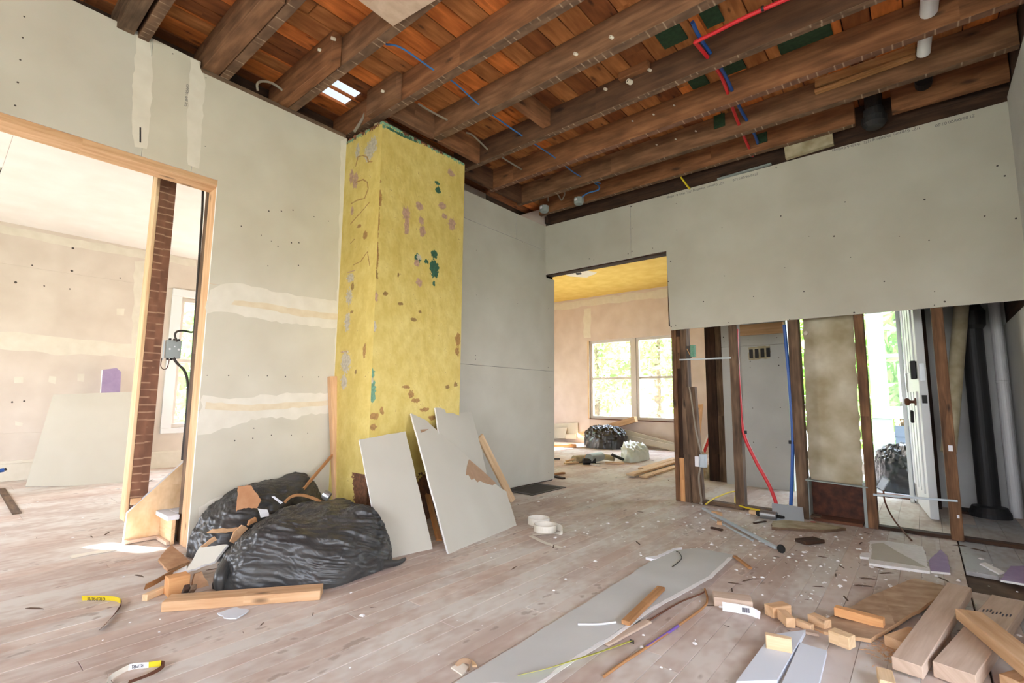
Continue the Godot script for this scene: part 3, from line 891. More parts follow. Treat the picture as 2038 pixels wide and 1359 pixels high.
	var blocks := [
		["short brown blocking between the fifth and sixth joists", Vector3(-2.05, 2.86, -2.32), Vector3(-1.98, 2.99, -2.78), M.joist_warm],
		["blocking piece between joists over the chimney front", Vector3(-2.74, 2.80, -1.90), Vector3(-2.70, 2.99, -2.28), M.joist],
		["blocking piece between joists right of the chimney top", Vector3(-2.74, 2.80, -2.34), Vector3(-2.70, 2.99, -2.78), M.joist_warm],
		["dark trimmer where the grey hall wall meets the joists", Vector3(-3.0, 2.80, -2.84), Vector3(-2.96, 2.99, -3.23), M.joist_dark],
		["trimmer nearest the back corner under the boards", Vector3(-3.0, 2.80, -3.29), Vector3(-2.96, 2.99, -3.66), M.joist_dark]]
	for b in blocks:
		var q := thing("joist_blocking", b[0], "blocking", b[1], "blocking between joists")
		block(q, "block", b[1], b[2], b[3], 0.003)
	o = thing("ledger_board", "pale orange board screwed to a rear joist near the white pipe", "board", Vector3(-0.6, 2.80, -3.64))
	beam(o, "board", Vector3(-0.413, 3.014, -3.648), Vector3(0.109, 2.992, -3.648), 0.028, 0.13, M.ledger)
	beam(o, "split_edge", Vector3(-0.418, 2.91, -3.64), Vector3(0.105, 2.924, -3.64), 0.040, 0.022, M.ledger)
	o = thing("cleat_block", "small reddish wooden cleat on the fifth joist beside a ceramic tube", "block", Vector3(-1.298, 2.982, -2.765))
	beam(o, "block", Vector3(-1.406, 2.977, -2.765), Vector3(-1.198, 2.978, -2.765), 0.04, 0.05, M.joist_warm)
	o = thing("rough_plaster_block", "grey mortar-smeared block on top of the back wall", "block", Vector3(-0.7, 2.75, -4.13))
	beam(o, "block", Vector3(-0.694, 2.767, -4.12), Vector3(-0.379, 2.78, -4.12), 0.05, 0.10, M.old_plaster)
	# painted scraps of older boards between the joists
	var greens := [[Vector3(-1, 2.992, -2.635), 0.09, 0.0], [Vector3(-0.766, 2.992, -2.628), 0.06, 0.0], [Vector3(-0.397, 2.992, -3.138), 0.17, 0.0], [Vector3(-1.022, 2.992, -3.139), 0.07, 0.0], [Vector3(-0.795, 2.992, -3.13), 0.08, 0.0], [Vector3(-1.04, 2.971, -3.662), 0.05, 0.09], [Vector3(-0.836, 2.905, -4.036), 0.05, 0.05]]
	var gl := ["between the fifth and sixth joists left of red pipe", "small and chipped right above the blue pipe end", "longest, over the middle of the sixth joist", "left of the paired red and blue pipes", "right of the paired red and blue pipes", "hanging upright on the seventh joist", "darkest, above the last joist"]
	for k in greens.size():
		var g = greens[k]
		var q := thing("green_board_scrap", "dark green painted board scrap, " + gl[k], "board scrap", g[0], "green painted scraps in the ceiling")
		if g[2] == 0.0: block(q, "scrap", g[0] - Vector3(g[1], 0.006, 0.10) * 0.8, g[0] + Vector3(g[1], 0.009, 0.10) * 0.8, M.green_paint)
		else: block(q, "scrap", g[0] - Vector3(g[1], g[2], 0) * 0.8, g[0] + Vector3(g[1], g[2], 0.012) * 0.8, M.green_paint)
	# dark old beam ends above the back wall
	var pl := setting("trim_1", "dark old timber along the top of the back wall")
	block(pl, "plate", Vector3(-3.03, 2.72, -4.165), Vector3(0.55, 2.80, -4.17 - 0.1), M.stud_dark)
	block(pl, "plate", Vector3(-3.0, 2.722, -4.10), Vector3(-2.96, 2.80, -4.16), M.stud_dark)

func double_hung(called: String, c0: Vector3, c1: Vector3, depth: Vector3, label: String) -> void:
	# one sash unit between lower corner c0 and upper corner c1, in a plane of constant x or z
	var wn := setting(called, label)
	var a := (c1 - c0)
	a.y = 0
	var along := a.normalized()
	var wd := a.length()
	var hgt := c1.y - c0.y
	var n := depth
	var fr := 0.05
	for e in [[0.0, 0.0, wd, fr], [0.0, hgt - fr, wd, hgt], [0.0, fr, fr, hgt - fr], [wd - fr, fr, wd, hgt - fr]]:
		block(wn, "frame", c0 + along * e[0] + Vector3(0, e[1], 0), c0 + along * e[2] + Vector3(0, e[3], 0) + n, M.vinyl)
	var mid := hgt * 0.51
	var rail := block(wn, "meeting_rail", c0 + along * fr + Vector3(0, mid - 0.022, 0) + n * 0.2, c0 + along * (wd - fr) + Vector3(0, mid + 0.022, 0) + n * 0.8, M.vinyl)
	for e in [[fr, mid - 0.02], [mid + 0.02, hgt - fr]]:
		block(wn, "pane", c0 + along * fr + Vector3(0, e[0], 0) + n * 0.48, c0 + along * (wd - fr) + Vector3(0, e[1], 0) + n * 0.52, M.glass, 0.0)
	for q in [0.3, 0.7]:
		block(rail, "sash_lock", c0 + along * (wd * q - 0.02) + Vector3(0, mid + 0.02, 0) + n * 0.1, c0 + along * (wd * q + 0.02) + Vector3(0, mid + 0.035, 0) + n * 0.5, M.vinyl)

func side_room() -> void:
	var fl := get_node("floor")
	floor_strips(fl, -6.95, -3.302, 2.2, -3.5, 0.22, [M.floor_a, M.floor_b, M.floor_c], 15)
	var w := setting("wall_side_room", "pale taped drywall at the far side of the left room")
	var X := -6.9
	# openings: window seen past the post, and one further left
	var wins := [[-1.90, -2.75]]
	block(w, "drywall_sheet", Vector3(X - 0.15, 0, 2.4), Vector3(X, 0.46, -3.5), M.side_wall)
	block(w, "drywall_sheet", Vector3(X - 0.15, 2.13, 2.4), Vector3(X, 2.7, -3.5), M.side_wall)
	block(w, "drywall_sheet", Vector3(X - 0.15, 0.46, 2.4), Vector3(X, 2.13, 1.14), M.side_wall)
	block(w, "drywall_sheet", Vector3(X - 0.15, 0.46, 1.14), Vector3(X, 1.86, 0.96), M.side_wall)
	block(w, "drywall_sheet", Vector3(X - 0.15, 0.46, 0.96), Vector3(X, 2.13, -1.90), M.side_wall)
	block(w, "drywall_sheet", Vector3(X - 0.15, 0.46, -2.75), Vector3(X, 2.13, -3.5), M.side_wall)
	block(w, "drywall_sheet", Vector3(X - 0.15, 2.05, -1.90), Vector3(X, 2.13, -2.75), M.side_wall)
	var up := Vector3(0.0009, 0, 0)
	for b in [
		[Vector3(-6.9, 1.45, -0.388), Vector3(-6.9, 1.455, -0.617), Vector3(-6.9, 1.444, -0.806), Vector3(-6.9, 1.432, -1.006), Vector3(-6.9, 1.42, -1.352), Vector3(-6.899, 1.411, -1.635), Vector3(-6.9, 1.281, -1.645), Vector3(-6.9, 1.273, -1.364), Vector3(-6.9, 1.281, -1.019), Vector3(-6.9, 1.25, -0.823), Vector3(-6.9, 1.282, -0.632), Vector3(-6.9, 1.284, -0.403)],
		[Vector3(-6.899, 2.518, -0.291), Vector3(-6.9, 2.514, -0.674), Vector3(-6.9, 2.521, -1.083), Vector3(-6.9, 2.538, -2.018), Vector3(-6.9, 2.461, -2.024), Vector3(-6.9, 2.43, -1.091), Vector3(-6.899, 2.418, -0.682), Vector3(-6.9, 2.432, -0.298)],
		[Vector3(-6.9, 2.386, -1.403), Vector3(-6.9, 2.421, -1.555), Vector3(-6.9, 1.409, -1.615), Vector3(-6.9, 1.395, -1.455)],
		[Vector3(-6.899, 1.015, -0.541), Vector3(-6.9, 1.017, -0.605), Vector3(-6.9, 0.957, -0.61), Vector3(-6.9, 0.955, -0.547)], [Vector3(-6.9, 1.035, -0.795), Vector3(-6.899, 1.027, -0.85), Vector3(-6.9, 0.954, -0.848), Vector3(-6.9, 0.973, -0.793)], [Vector3(-6.9, 1.065, -1.013), Vector3(-6.9, 1.068, -1.07), Vector3(-6.9, 0.982, -1.069), Vector3(-6.9, 0.991, -1.019)], [Vector3(-6.9, 1.813, -1.284), Vector3(-6.9, 1.823, -1.355), Vector3(-6.9, 1.742, -1.353), Vector3(-6.899, 1.745, -1.289)], [Vector3(-6.9, 0.58, -0.588), Vector3(-6.9, 0.558, -0.646), Vector3(-6.9, 0.529, -0.642), Vector3(-6.9, 0.54, -0.591)]]:
		sheet(w, "joint_compound", torn(b, 0.012, 0.08, 21), up, M.mud)
	dots(w, "screw_heads", [Vector3(-6.899, 2.408, -0.861), Vector3(-6.899, 2.156, -0.569), Vector3(-6.899, 1.958, -0.467), Vector3(-6.899, 1.96, -0.676), Vector3(-6.899, 2.162, -0.874), Vector3(-6.899, 1.964, -0.875), Vector3(-6.899, 2.166, -1.286), Vector3(-6.899, 0.767, -0.55), Vector3(-6.899, 0.777, -0.634), Vector3(-6.899, 2.14, -1.884)], Vector3(1, 0, 0), 0.012, M.screw)
	for z in wins:
		double_hung("window_%d" % (1 if z[0] < 0 else 2), Vector3(X - 0.1, 0.46, z[0]), Vector3(X - 0.1, 2.05, z[1]), Vector3(0.06, 0, 0), "white sash window in the left room")
	var bb := setting("baseboard_side_room", "white moulded baseboard in the left room")
	block(bb, "board", Vector3(X, 0, 2.2), Vector3(X + 0.016, 0.17, -3.4), M.mud)
	block(bb, "cap", Vector3(X, 0.17, 2.2), Vector3(X + 0.022, 0.195, -3.4), M.mud)
	var tr := setting("trim_2", "white casing of the left room window")
	block(tr, "casing", Vector3(X, 0.462, -1.80), Vector3(X + 0.02, 2.05, -1.905), M.white_paint)
	block(tr, "casing", Vector3(X, 2.052, -1.80), Vector3(X + 0.022, 2.14, -2.85), M.white_paint)
	block(tr, "casing", Vector3(X, 0.40, -1.80), Vector3(X + 0.03, 0.46, -2.85), M.white_paint)
	var c := setting("ceiling_side_room", "white ceiling of the left room with a sheet joint")
	block(c, "ceiling_sheet", Vector3(X - 0.15, 2.548, 2.4), Vector3(-5.23, 2.62, -0.20), M.drywall)
	block(c, "ceiling_sheet", Vector3(X - 0.15, 2.549, -0.205), Vector3(-3.35, 2.62, -3.5), M.white_ceiling)
	block(c, "ceiling_sheet", Vector3(-5.225, 2.546, 2.4), Vector3(-3.35, 2.62, -0.205), M.white_ceiling)
	block(c, "roof_fill", Vector3(X - 0.15, 2.62, 2.4), Vector3(-3.402, 3.03, -3.5), M.stud_dark)
	var n := setting("wall_side_end")
	for b in [[X - 0.15, -6.7, 0.0, 3.0], [-3.7, -3.40, 0.0, 3.0], [-6.7, -3.7, 0.0, 0.8], [-6.7, -3.7, 1.8, 3.0]]:
		block(n, "drywall_sheet", Vector3(b[0], b[2], -3.5), Vector3(b[1], b[3], -3.6), M.side_wall)
	# inner stair wall behind the chimney
	block(n, "drywall_sheet", Vector3(-3.42, 0, -1.85), Vector3(-3.40, 3.0, -3.5), M.side_wall)

func far_room() -> void:
	var fl := get_node("floor")
	floor_strips(fl, -7.0, -1.40, -4.30, -8.4, 0.2, [M.floor_a, M.floor_b, M.floor_c], 25)
	floor_strips(fl, -1.398, 0.114, -4.30, -5.62, 0.12, [M.floor_a, M.floor_b], 26)
	var Z := -8.3
	var w := setting("wall_far", "pinkish skim-coated far wall with a pair of windows")
	var x0 := -4.985
	var x1 := -3.10
	block(w, "drywall_sheet", Vector3(-7.2, 0, Z), Vector3(x0, 2.95, Z - 0.15), M.pink_wall)
	block(w, "drywall_sheet", Vector3(x1, 0, Z), Vector3(-1.4, 2.95, Z - 0.15), M.pink_wall)
	block(w, "drywall_sheet", Vector3(x0, 0, Z), Vector3(x1, 0.48, Z - 0.15), M.pink_wall)
	block(w, "drywall_sheet", Vector3(x0, 1.985, Z), Vector3(x1, 2.95, Z - 0.15), M.pink_wall)
	sheet(w, "joint_compound", torn([Vector3(-5.091, 2.641, -8.3), Vector3(-4.929, 2.643, -8.3), Vector3(-4.936, 2.051, -8.3), Vector3(-5.097, 2.062, -8.3)], 0.02, 0.1, 3), Vector3(0, 0, 0.0009), M.mud)
	sheet(w, "joint_compound", torn([Vector3(-5.879, 2.825, -8.3), Vector3(-3.344, 2.818, -8.3), Vector3(-3.348, 2.673, -8.3), Vector3(-5.879, 2.696, -8.3)], 0.02, 0.12, 4), Vector3(0, 0, 0.0009), M.mud)
	var xm := -4.045
	double_hung("window_3", Vector3(x0, 0.48, Z - 0.11), Vector3(xm - 0.035, 1.985, Z - 0.11), Vector3(0, 0, 0.06), "left one of the paired white sash windows")
	double_hung("window_6", Vector3(xm + 0.035, 0.48, Z - 0.11), Vector3(x1, 1.985, Z - 0.11), Vector3(0, 0, 0.06), "right one of the paired white sash windows")
	var tr := setting("trim_3", "mullion and rough pine edge of the paired windows")
	block(tr, "mullion", Vector3(xm - 0.035, 0.48, Z - 0.12), Vector3(xm + 0.035, 1.985, Z - 0.03), M.vinyl)
	block(tr, "pine_edge", Vector3(x0 - 0.03, 0.47, Z - 0.05), Vector3(x0, 2.0, Z + 0.006), M.pine_pale)
	block(tr, "sill_strip", Vector3(x0, 0.462, Z - 0.05), Vector3(x1, 0.48, Z + 0.01), M.brown_board)
	var c := setting("ceiling_far_room", "yellow painted ceiling of the far room")
	block(c, "ceiling_sheet", Vector3(-7.2, 2.865, -4.28), Vector3(-1.4, 2.95, -8.45), M.yellow_ceiling)
	sheet(c, "bare_patch", torn([Vector3(-4.29, 2.864, -6.333), Vector3(-4.022, 2.864, -6.386), Vector3(-3.864, 2.864, -6.704), Vector3(-4.161, 2.864, -6.886), Vector3(-4.342, 2.864, -6.661)], 0.03, 0.1, 6), Vector3(0, -0.001, 0), M.mud)
	sheet(c, "fixture_hole", torn([Vector3(-4.144, 2.863, -6.519), Vector3(-4.064, 2.863, -6.541), Vector3(-4.125, 2.863, -6.655), Vector3(-4.2, 2.863, -6.638)], 0.01, 0.05, 6), Vector3(0, -0.001, 0), M.black)
	var s := setting("wall_far_sides")
	for b in [[-4.2, -4.5, 0.0, 2.95], [-4.5, -7.2, 0.0, 0.7], [-4.5, -7.2, 1.4, 2.95], [-7.2, -8.4, 0.0, 2.95]]:
		block(s, "drywall_sheet", Vector3(-7.2, b[2], b[0]), Vector3(-7.05, b[3], b[1]), M.pink_wall)
	block(s, "drywall_sheet", Vector3(-7.2, 0, -4.20), Vector3(-3.045, 2.95, -4.318), M.pink_wall)
	block(s, "drywall_sheet", Vector3(-1.60, 0, -5.55), Vector3(-1.48, 2.95, -8.3), M.pink_wall)

func entry() -> void:
	# grey partition behind the open studs
	var p := setting("wall_partition", "grey drywall partition seen through the open studs")
	var Z := -5.36
	block(p, "framing", Vector3(-1.60, 0, Z - 0.015), Vector3(-1.0, 2.6, Z - 0.12), M.stud_dark)
	var t := Vector3(0, 0, 0.014)
	for ys in [[0.0, 1.405], [1.408, 1.70], [1.703, 2.6]]:
		sheet(p, "drywall_sheet", [Vector3(-1.60, ys[0], Z - 0.014), Vector3(-1.0, ys[0], Z - 0.014), Vector3(-1.0, ys[1], Z - 0.014), Vector3(-1.60, ys[1], Z - 0.014)], t, M.drywall_cool, M.gypsum)
	block(p, "pine_plate", Vector3(-1.438, 1.513, -5.355), Vector3(-1.004, 1.623, -5.335), M.pine)
	block(p, "edge_strip", Vector3(-1.0, 0, Z + 0.004), Vector3(-0.985, 2.4, Z - 0.12), M.frame_green)
	dots(p, "screw_heads", [Vector3(-1.334, 1.47, -5.358), Vector3(-1.07, 1.471, -5.358), Vector3(-1.324, 1.247, -5.358), Vector3(-1.327, 1.186, -5.358), Vector3(-1.062, 1.271, -5.358), Vector3(-1.065, 1.197, -5.358), Vector3(-1.321, 0.775, -5.358), Vector3(-1.072, 0.785, -5.358), Vector3(-1.327, 0.436, -5.358), Vector3(-1.126, 0.401, -5.358), Vector3(-1.574, 1.513, -5.358), Vector3(-1.57, 1.47, -5.358)], Vector3(0, 0, 1), 0.006, M.screw)
	var o := thing("outlet_bank", "row of four black outlet openings in a ragged hole in grey partition", "outlet panel", Vector3(-1.229, 1.329, -5.35))
	var plate := sheet(o, "rough_plate", torn([Vector3(-1.331, 1.386, -5.352), Vector3(-1.135, 1.395, -5.352), Vector3(-1.137, 1.269, -5.352), Vector3(-1.332, 1.262, -5.352)], 0.006, 0.02, 5), Vector3(0, 0, 0.006), M.old_plaster)
	for k in 4:
		var q := Vector3(-1.308, 1.322, -5.344)
		var q2 := Vector3(-1.15, 1.329, -5.344)
		var m := q.lerp(q2, k / 3.0)
		block(plate, "socket", m - Vector3(0.017, 0.045, 0.003), m + Vector3(0.017, 0.045, 0.006), M.black, 0.006)
	# exterior wall with door opening
	var w := setting("wall_entry", "entry wall round the open door")
	block(w, "drywall_sheet", Vector3(-0.10, 0, -5.42), Vector3(0.55, 2.6, -5.62), M.drywall_cool)
	block(w, "drywall_sheet", Vector3(-1.60, 2.08, -5.48), Vector3(0.55, 2.6, -5.62), M.drywall_cool)
	block(w, "stud", Vector3(-0.02, 0, -5.30), Vector3(0.06, 2.6, -5.42), M.stud_dark)
	var c := setting("ceiling_entry")
	block(c, "ceiling_sheet", Vector3(-1.60, 2.6, -4.27), Vector3(0.6, 3.03, -5.62), M.drywall_cool)
	# old studs of the opened wall; fronts just behind the drywall
	var Zs := -4.176
	var cl := thing("wall_stud", "cluster of old studs at the doorway corner with a green box", "stud", Vector3(-1.62, 0, -4.22), "old studs of the opened back wall")
	block(cl, "tan_stud", Vector3(-1.668, 0.0, Zs), Vector3(-1.628, 1.50, Zs - 0.09), M.stud_tan)
	block(cl, "dark_stud", Vector3(-1.626, 0.35, Zs - 0.02), Vector3(-1.592, 1.50, Zs - 0.09), M.stud_dark)
	block(cl, "tan_block", Vector3(-1.626, 1.12, Zs - 0.004), Vector3(-1.594, 1.40, Zs - 0.02), M.stud_tan)
	block(cl, "pine_block", Vector3(-1.626, 0.0, Zs + 0.004), Vector3(-1.586, 0.36, Zs - 0.05), M.pine_orange)
	block(cl, "brown_stud", Vector3(-1.590, 0.0, Zs), Vector3(-1.535, 1.50, Zs - 0.09), M.stud)
	beam(cl, "split_lower_stud", Vector3(-1.522, 0.961, -4.2), Vector3(-1.479, -0.006, -4.2), 0.09, 0.055, M.stud, Vector3(0, 0, 1))
	var sl := [["thin dark stud behind the red pipe", -1.155, 0.066, M.stud, -0.0], ["dark stud beside the blue pipe, left of the aged panel", -0.722, 0.072, M.stud, 0.0], ["reddish stud right of the aged panel and duct", -0.313, 0.056, M.stud_tan, 0.0], ["whitewashed brown stud right of the open door", 0.108, 0.060, M.stud_tan, 0.0]]
	for s in sl:
		var q := thing("wall_stud", s[0], "stud", Vector3(s[1], 0, Zs), "old studs of the opened back wall")
		block(q, "stud", Vector3(s[1] - s[2] / 2, 0.0, Zs), Vector3(s[1] + s[2] / 2, 1.50, Zs - 0.09), s[3], 0.003)
	var dp := thing("corner_post", "deep brown post standing beyond the open studs", "post", Vector3(-1.70, 0, -5.5))
	block(dp, "post", Vector3(-1.80, 0, -5.44), Vector3(-1.69, 2.8, -5.55), M.stud_dark, 0.003)
	block(dp, "side_board", Vector3(-1.688, 0, -5.44), Vector3(-1.62, 2.8, -5.55), M.stud, 0.003)
	# aged panel and rusty duct between the studs
	var ap := thing("aged_panel", "stained old wallboard panel hanging between two studs", "panel", Vector3(-0.519, 0.845, -4.3))
	sheet(ap, "board", torn([Vector3(-0.673, 1.492, -4.3), Vector3(-0.352, 1.505, -4.3), Vector3(-0.361, 0.257, -4.3), Vector3(-0.524, 0.258, -4.3), Vector3(-0.691, 0.268, -4.3), Vector3(-0.687, 0.843, -4.3)], 0.006, 0.04, 8), Vector3(0, 0, -0.015), M.aged, M.gypsum)
	var du := thing("metal_duct", "rusty sheet metal duct boot at floor under aged panel", "duct", Vector3(-0.53, 0, -4.2))
	sheet(du, "back_plate", [Vector3(-0.706, 0.259, -4.33), Vector3(-0.354, 0.274, -4.33), Vector3(-0.371, -0.017, -4.33), Vector3(-0.722, -0.04, -4.33)], Vector3(0, 0, -0.004), M.rust)
	block(du, "side_flange", Vector3(-0.724, -0.011, -4.19), Vector3(-0.679, 0.29, -4.19) + Vector3(0, 0, -0.12), M.box_grey)
	block(du, "side_flange", Vector3(-0.36, -0.009, -4.19), Vector3(-0.317, 0.296, -4.19) + Vector3(0, 0, -0.12), M.box_grey)
	beam(du, "top_lip", Vector3(-0.696, 0.281, -4.19), Vector3(-0.327, 0.268, -4.19), 0.05, 0.008, M.box_grey)
	block(du, "bottom_plate", Vector3(-0.66, 0.0, -4.17), Vector3(-0.37, 0.02, -4.33), M.brown_board)
	# supply pipes
	var rp := thing("red_pipe", "red flexible water pipe curving down to the floor between studs", "pipe", Vector3(-1.145, 1.453, -4.22))
	tube(rp, "pipe", [Vector3(-1.129, 1.428, -4.2), Vector3(-1.133, 1.243, -4.2), Vector3(-1.127, 0.837, -4.2), Vector3(-1.111, 0.592, -4.2), Vector3(-1.035, 0.391, -4.2), Vector3(-0.954, 0.228, -4.2), Vector3(-0.914, 0.122, -4.2), Vector3(-0.903, 0.072, -4.2)], 0.0135, M.red, 12, 8)
	block(rp, "clip", Vector3(-1.134, 0.587, -4.2), Vector3(-1.085, 0.613, -4.19), M.black)
	var bp := thing("blue_pipe", "blue flexible water pipe running down beside dark stud", "pipe", Vector3(-0.781, 1.46, -4.22))
	tube(bp, "pipe", [Vector3(-0.782, 1.434, -4.2), Vector3(-0.778, 1.301, -4.2), Vector3(-0.769, 0.993, -4.2), Vector3(-0.766, 0.654, -4.2), Vector3(-0.781, 0.358, -4.2), Vector3(-0.805, 0.082, -4.2)], 0.0125, M.blue, 12, 8)
	block(bp, "clip", Vector3(-0.796, 0.53, -4.2), Vector3(-0.746, 0.556, -4.19), M.black)
	# entry door
	var A := Vector3(-0.015, 0.012, -4.74)
	var B := Vector3(-0.105, 0.012, -5.56)
	var d := setting("door_1", "white panelled entry door standing open, with keys in its lock")
	var db := frame(A, B)
	var len := A.distance_to(B)
	var leaf := Vector3(len, 1.98, 0.05)
	var side := db.z
	if side.x > 0: side = -side
	var ctr := (A + B) / 2 + Vector3(0, 0.99, 0) - side * 0.025
	var leafn := put(d, "leaf", cbox(leaf, 0.003), M.white_paint, Transform3D(db, ctr))
	for row in [[0.16, 0.92], [1.08, 1.88]]:
		for k in 4:
			var u := 0.12 + k * 0.165
			var a := A.lerp(B, u / len * 1.0)
			var a2 := A.lerp(B, (u + 0.115) / len)
			var cc := (a + a2) / 2 + Vector3(0, (row[0] + row[1]) / 2, 0) + side * 0.004
			put(leafn, "raised_panel", cbox(Vector3(a.distance_to(a2), row[1] - row[0], 0.014), 0.006), M.white_paint, Transform3D(db, cc))
	var kp := A.lerp(B, 0.075) + side * 0.02
	lathe(leafn, "door_knob", kp + Vector3(0, 0.84, 0), [Vector2(0, 0), Vector2(0.03, 0), Vector2(0.03, 0.006), Vector2(0.011, 0.01), Vector2(0.011, 0.03), Vector2(0.026, 0.042), Vector2(0.029, 0.055), Vector2(0.02, 0.066), Vector2(0, 0.068)], M.brown_board, 16, Basis(Quaternion(Vector3.UP, side)))
	put(leafn, "lock_case", cbox(Vector3(0.045, 0.14, 0.035), 0.006), M.black, Transform3D(db, kp + Vector3(0, 1.08, 0)))
	put(leafn, "key_tag", cbox(Vector3(0.045, 0.09, 0.02), 0.008), M.black, Transform3D(db * Basis(Vector3(0, 0, 1), 0.2), kp + Vector3(0, 0.73, 0) + side * 0.03))
	put(leafn, "latch_plate", cbox(Vector3(0.003, 0.13, 0.03), 0.001), M.metal, Transform3D(db, A + Vector3(0, 1.06, 0) - side * 0.025 + (A - B).normalized() * 0.002))
	put(leafn, "latch_plate", cbox(Vector3(0.003, 0.06, 0.03), 0.001), M.black, Transform3D(db, A + Vector3(0, 0.86, 0) - side * 0.025 + (A - B).normalized() * 0.002))
	var tr := setting("trim_4", "white door frame round the entry opening")
	block(tr, "jamb", Vector3(-1.0, 0, -5.49), Vector3(-0.985, 2.08, -5.62), M.frame_green)
	block(tr, "jamb", Vector3(-0.14, 0, -5.48), Vector3(-0.11, 2.08, -5.62), M.white_paint)
	block(tr, "threshold", Vector3(-0.99, 0.0, -5.62), Vector3(-0.11, 0.02, -5.72), M.brown_board)
	# drain stack and pipes in the corner
	var sk := thing("drain_stack", "large black cast iron drain pipe with hub in right corner", "drain pipe", Vector3(0.33, 0, -5.22))
	lathe(sk, "pipe", Vector3(0.33, 0, -5.22), [Vector2(0.065, 0.08), Vector2(0.065, 1.42), Vector2(0.085, 1.45), Vector2(0.09, 1.56), Vector2(0.065, 1.6), Vector2(0.065, 2.6)], M.black_iron, 28)
	lathe(sk, "base_ring", Vector3(0.33, 0, -5.22), [Vector2(0, 0), Vector2(0.12, 0.0), Vector2(0.12, 0.03), Vector2(0.10, 0.075), Vector2(0.065, 0.085)], M.black_iron, 28)
	var wp := thing("white_pipe", "slim white vertical pipe right of the black drain stack", "pipe", Vector3(0.44, 0, -5.30))
	lathe(wp, "pipe", Vector3(0.478, 0, -5.31), [Vector2(0.035, 0), Vector2(0.035, 1.0), Vector2(0.038, 1.005), Vector2(0.038, 1.02), Vector2(0.035, 1.025), Vector2(0.035, 2.6)], M.pvc, 18)
	var tp := thing("diagonal_pipe", "dusty pale pipe slanting behind the whitewashed stud to the drain stack", "pipe", Vector3(0.156, 0.623, -5.1))
	tube(tp, "pipe", [Vector3(0.116, 0.495, -4.75), Vector3(0.305, 1.787, -5.1)], 0.045, M.old_plaster, 16, 2)
	tag(block(self, "sloping_board", Vector3(0.10, 0.0, -5.20), Vector3(0.24, 0.02, -5.40), M.stud_dark), "dark scrap board lying at foot of grey entry wall", "board")
	# porch
	var pf := setting("porch_floor", "white painted porch boards outside the open door")
	for k in 11:
		block(pf, "porch_board", Vector3(-2.2, -0.06, -5.72 - k * 0.14), Vector3(1.2, -0.015, -5.856 - k * 0.14), M.white_board)
	var pw := setting("wall_porch", "porch wall of grey clapboard under a white window frame")
	var Zp := -7.1
	for k in 5:
		put(pw, "clapboard", cbox(Vector3(0.9, 0.125, 0.02), 0.003), M.siding, Transform3D(Basis(Vector3(1, 0, 0), -0.12), Vector3(0.18, 0.06 + k * 0.115, Zp)))
	block(pw, "corner_board", Vector3(-0.47, -0.02, Zp + 0.03), Vector3(-0.28, 0.66, Zp - 0.05), M.frame_green)
	block(pw, "sill", Vector3(-0.46, 0.66, Zp + 0.06), Vector3(0.65, 0.72, Zp - 0.05), M.frame_green)
	block(pw, "window_post", Vector3(-0.46, 0.72, Zp + 0.03), Vector3(-0.37, 2.6, Zp - 0.05), M.frame_green)
	block(pw, "window_stile", Vector3(-0.37, 0.72, Zp + 0.02), Vector3(-0.30, 2.6, Zp - 0.03), M.frame_green)
	block(pw, "window_rail", Vector3(-0.30, 0.72, Zp + 0.02), Vector3(0.65, 0.80, Zp - 0.03), M.frame_green)
	block(pw, "window_rail", Vector3(-0.30, 1.36, Zp + 0.02), Vector3(0.65, 1.40, Zp - 0.03), M.galv)
	block(pw, "pane", Vector3(-0.30, 0.80, Zp - 0.004), Vector3(0.65, 2.6, Zp), M.glass, 0.0)
	block(pw, "porch_beam", Vector3(-2.2, 2.6, Zp + 0.05), Vector3(1.2, 2.8, Zp - 0.08), M.frame_green)

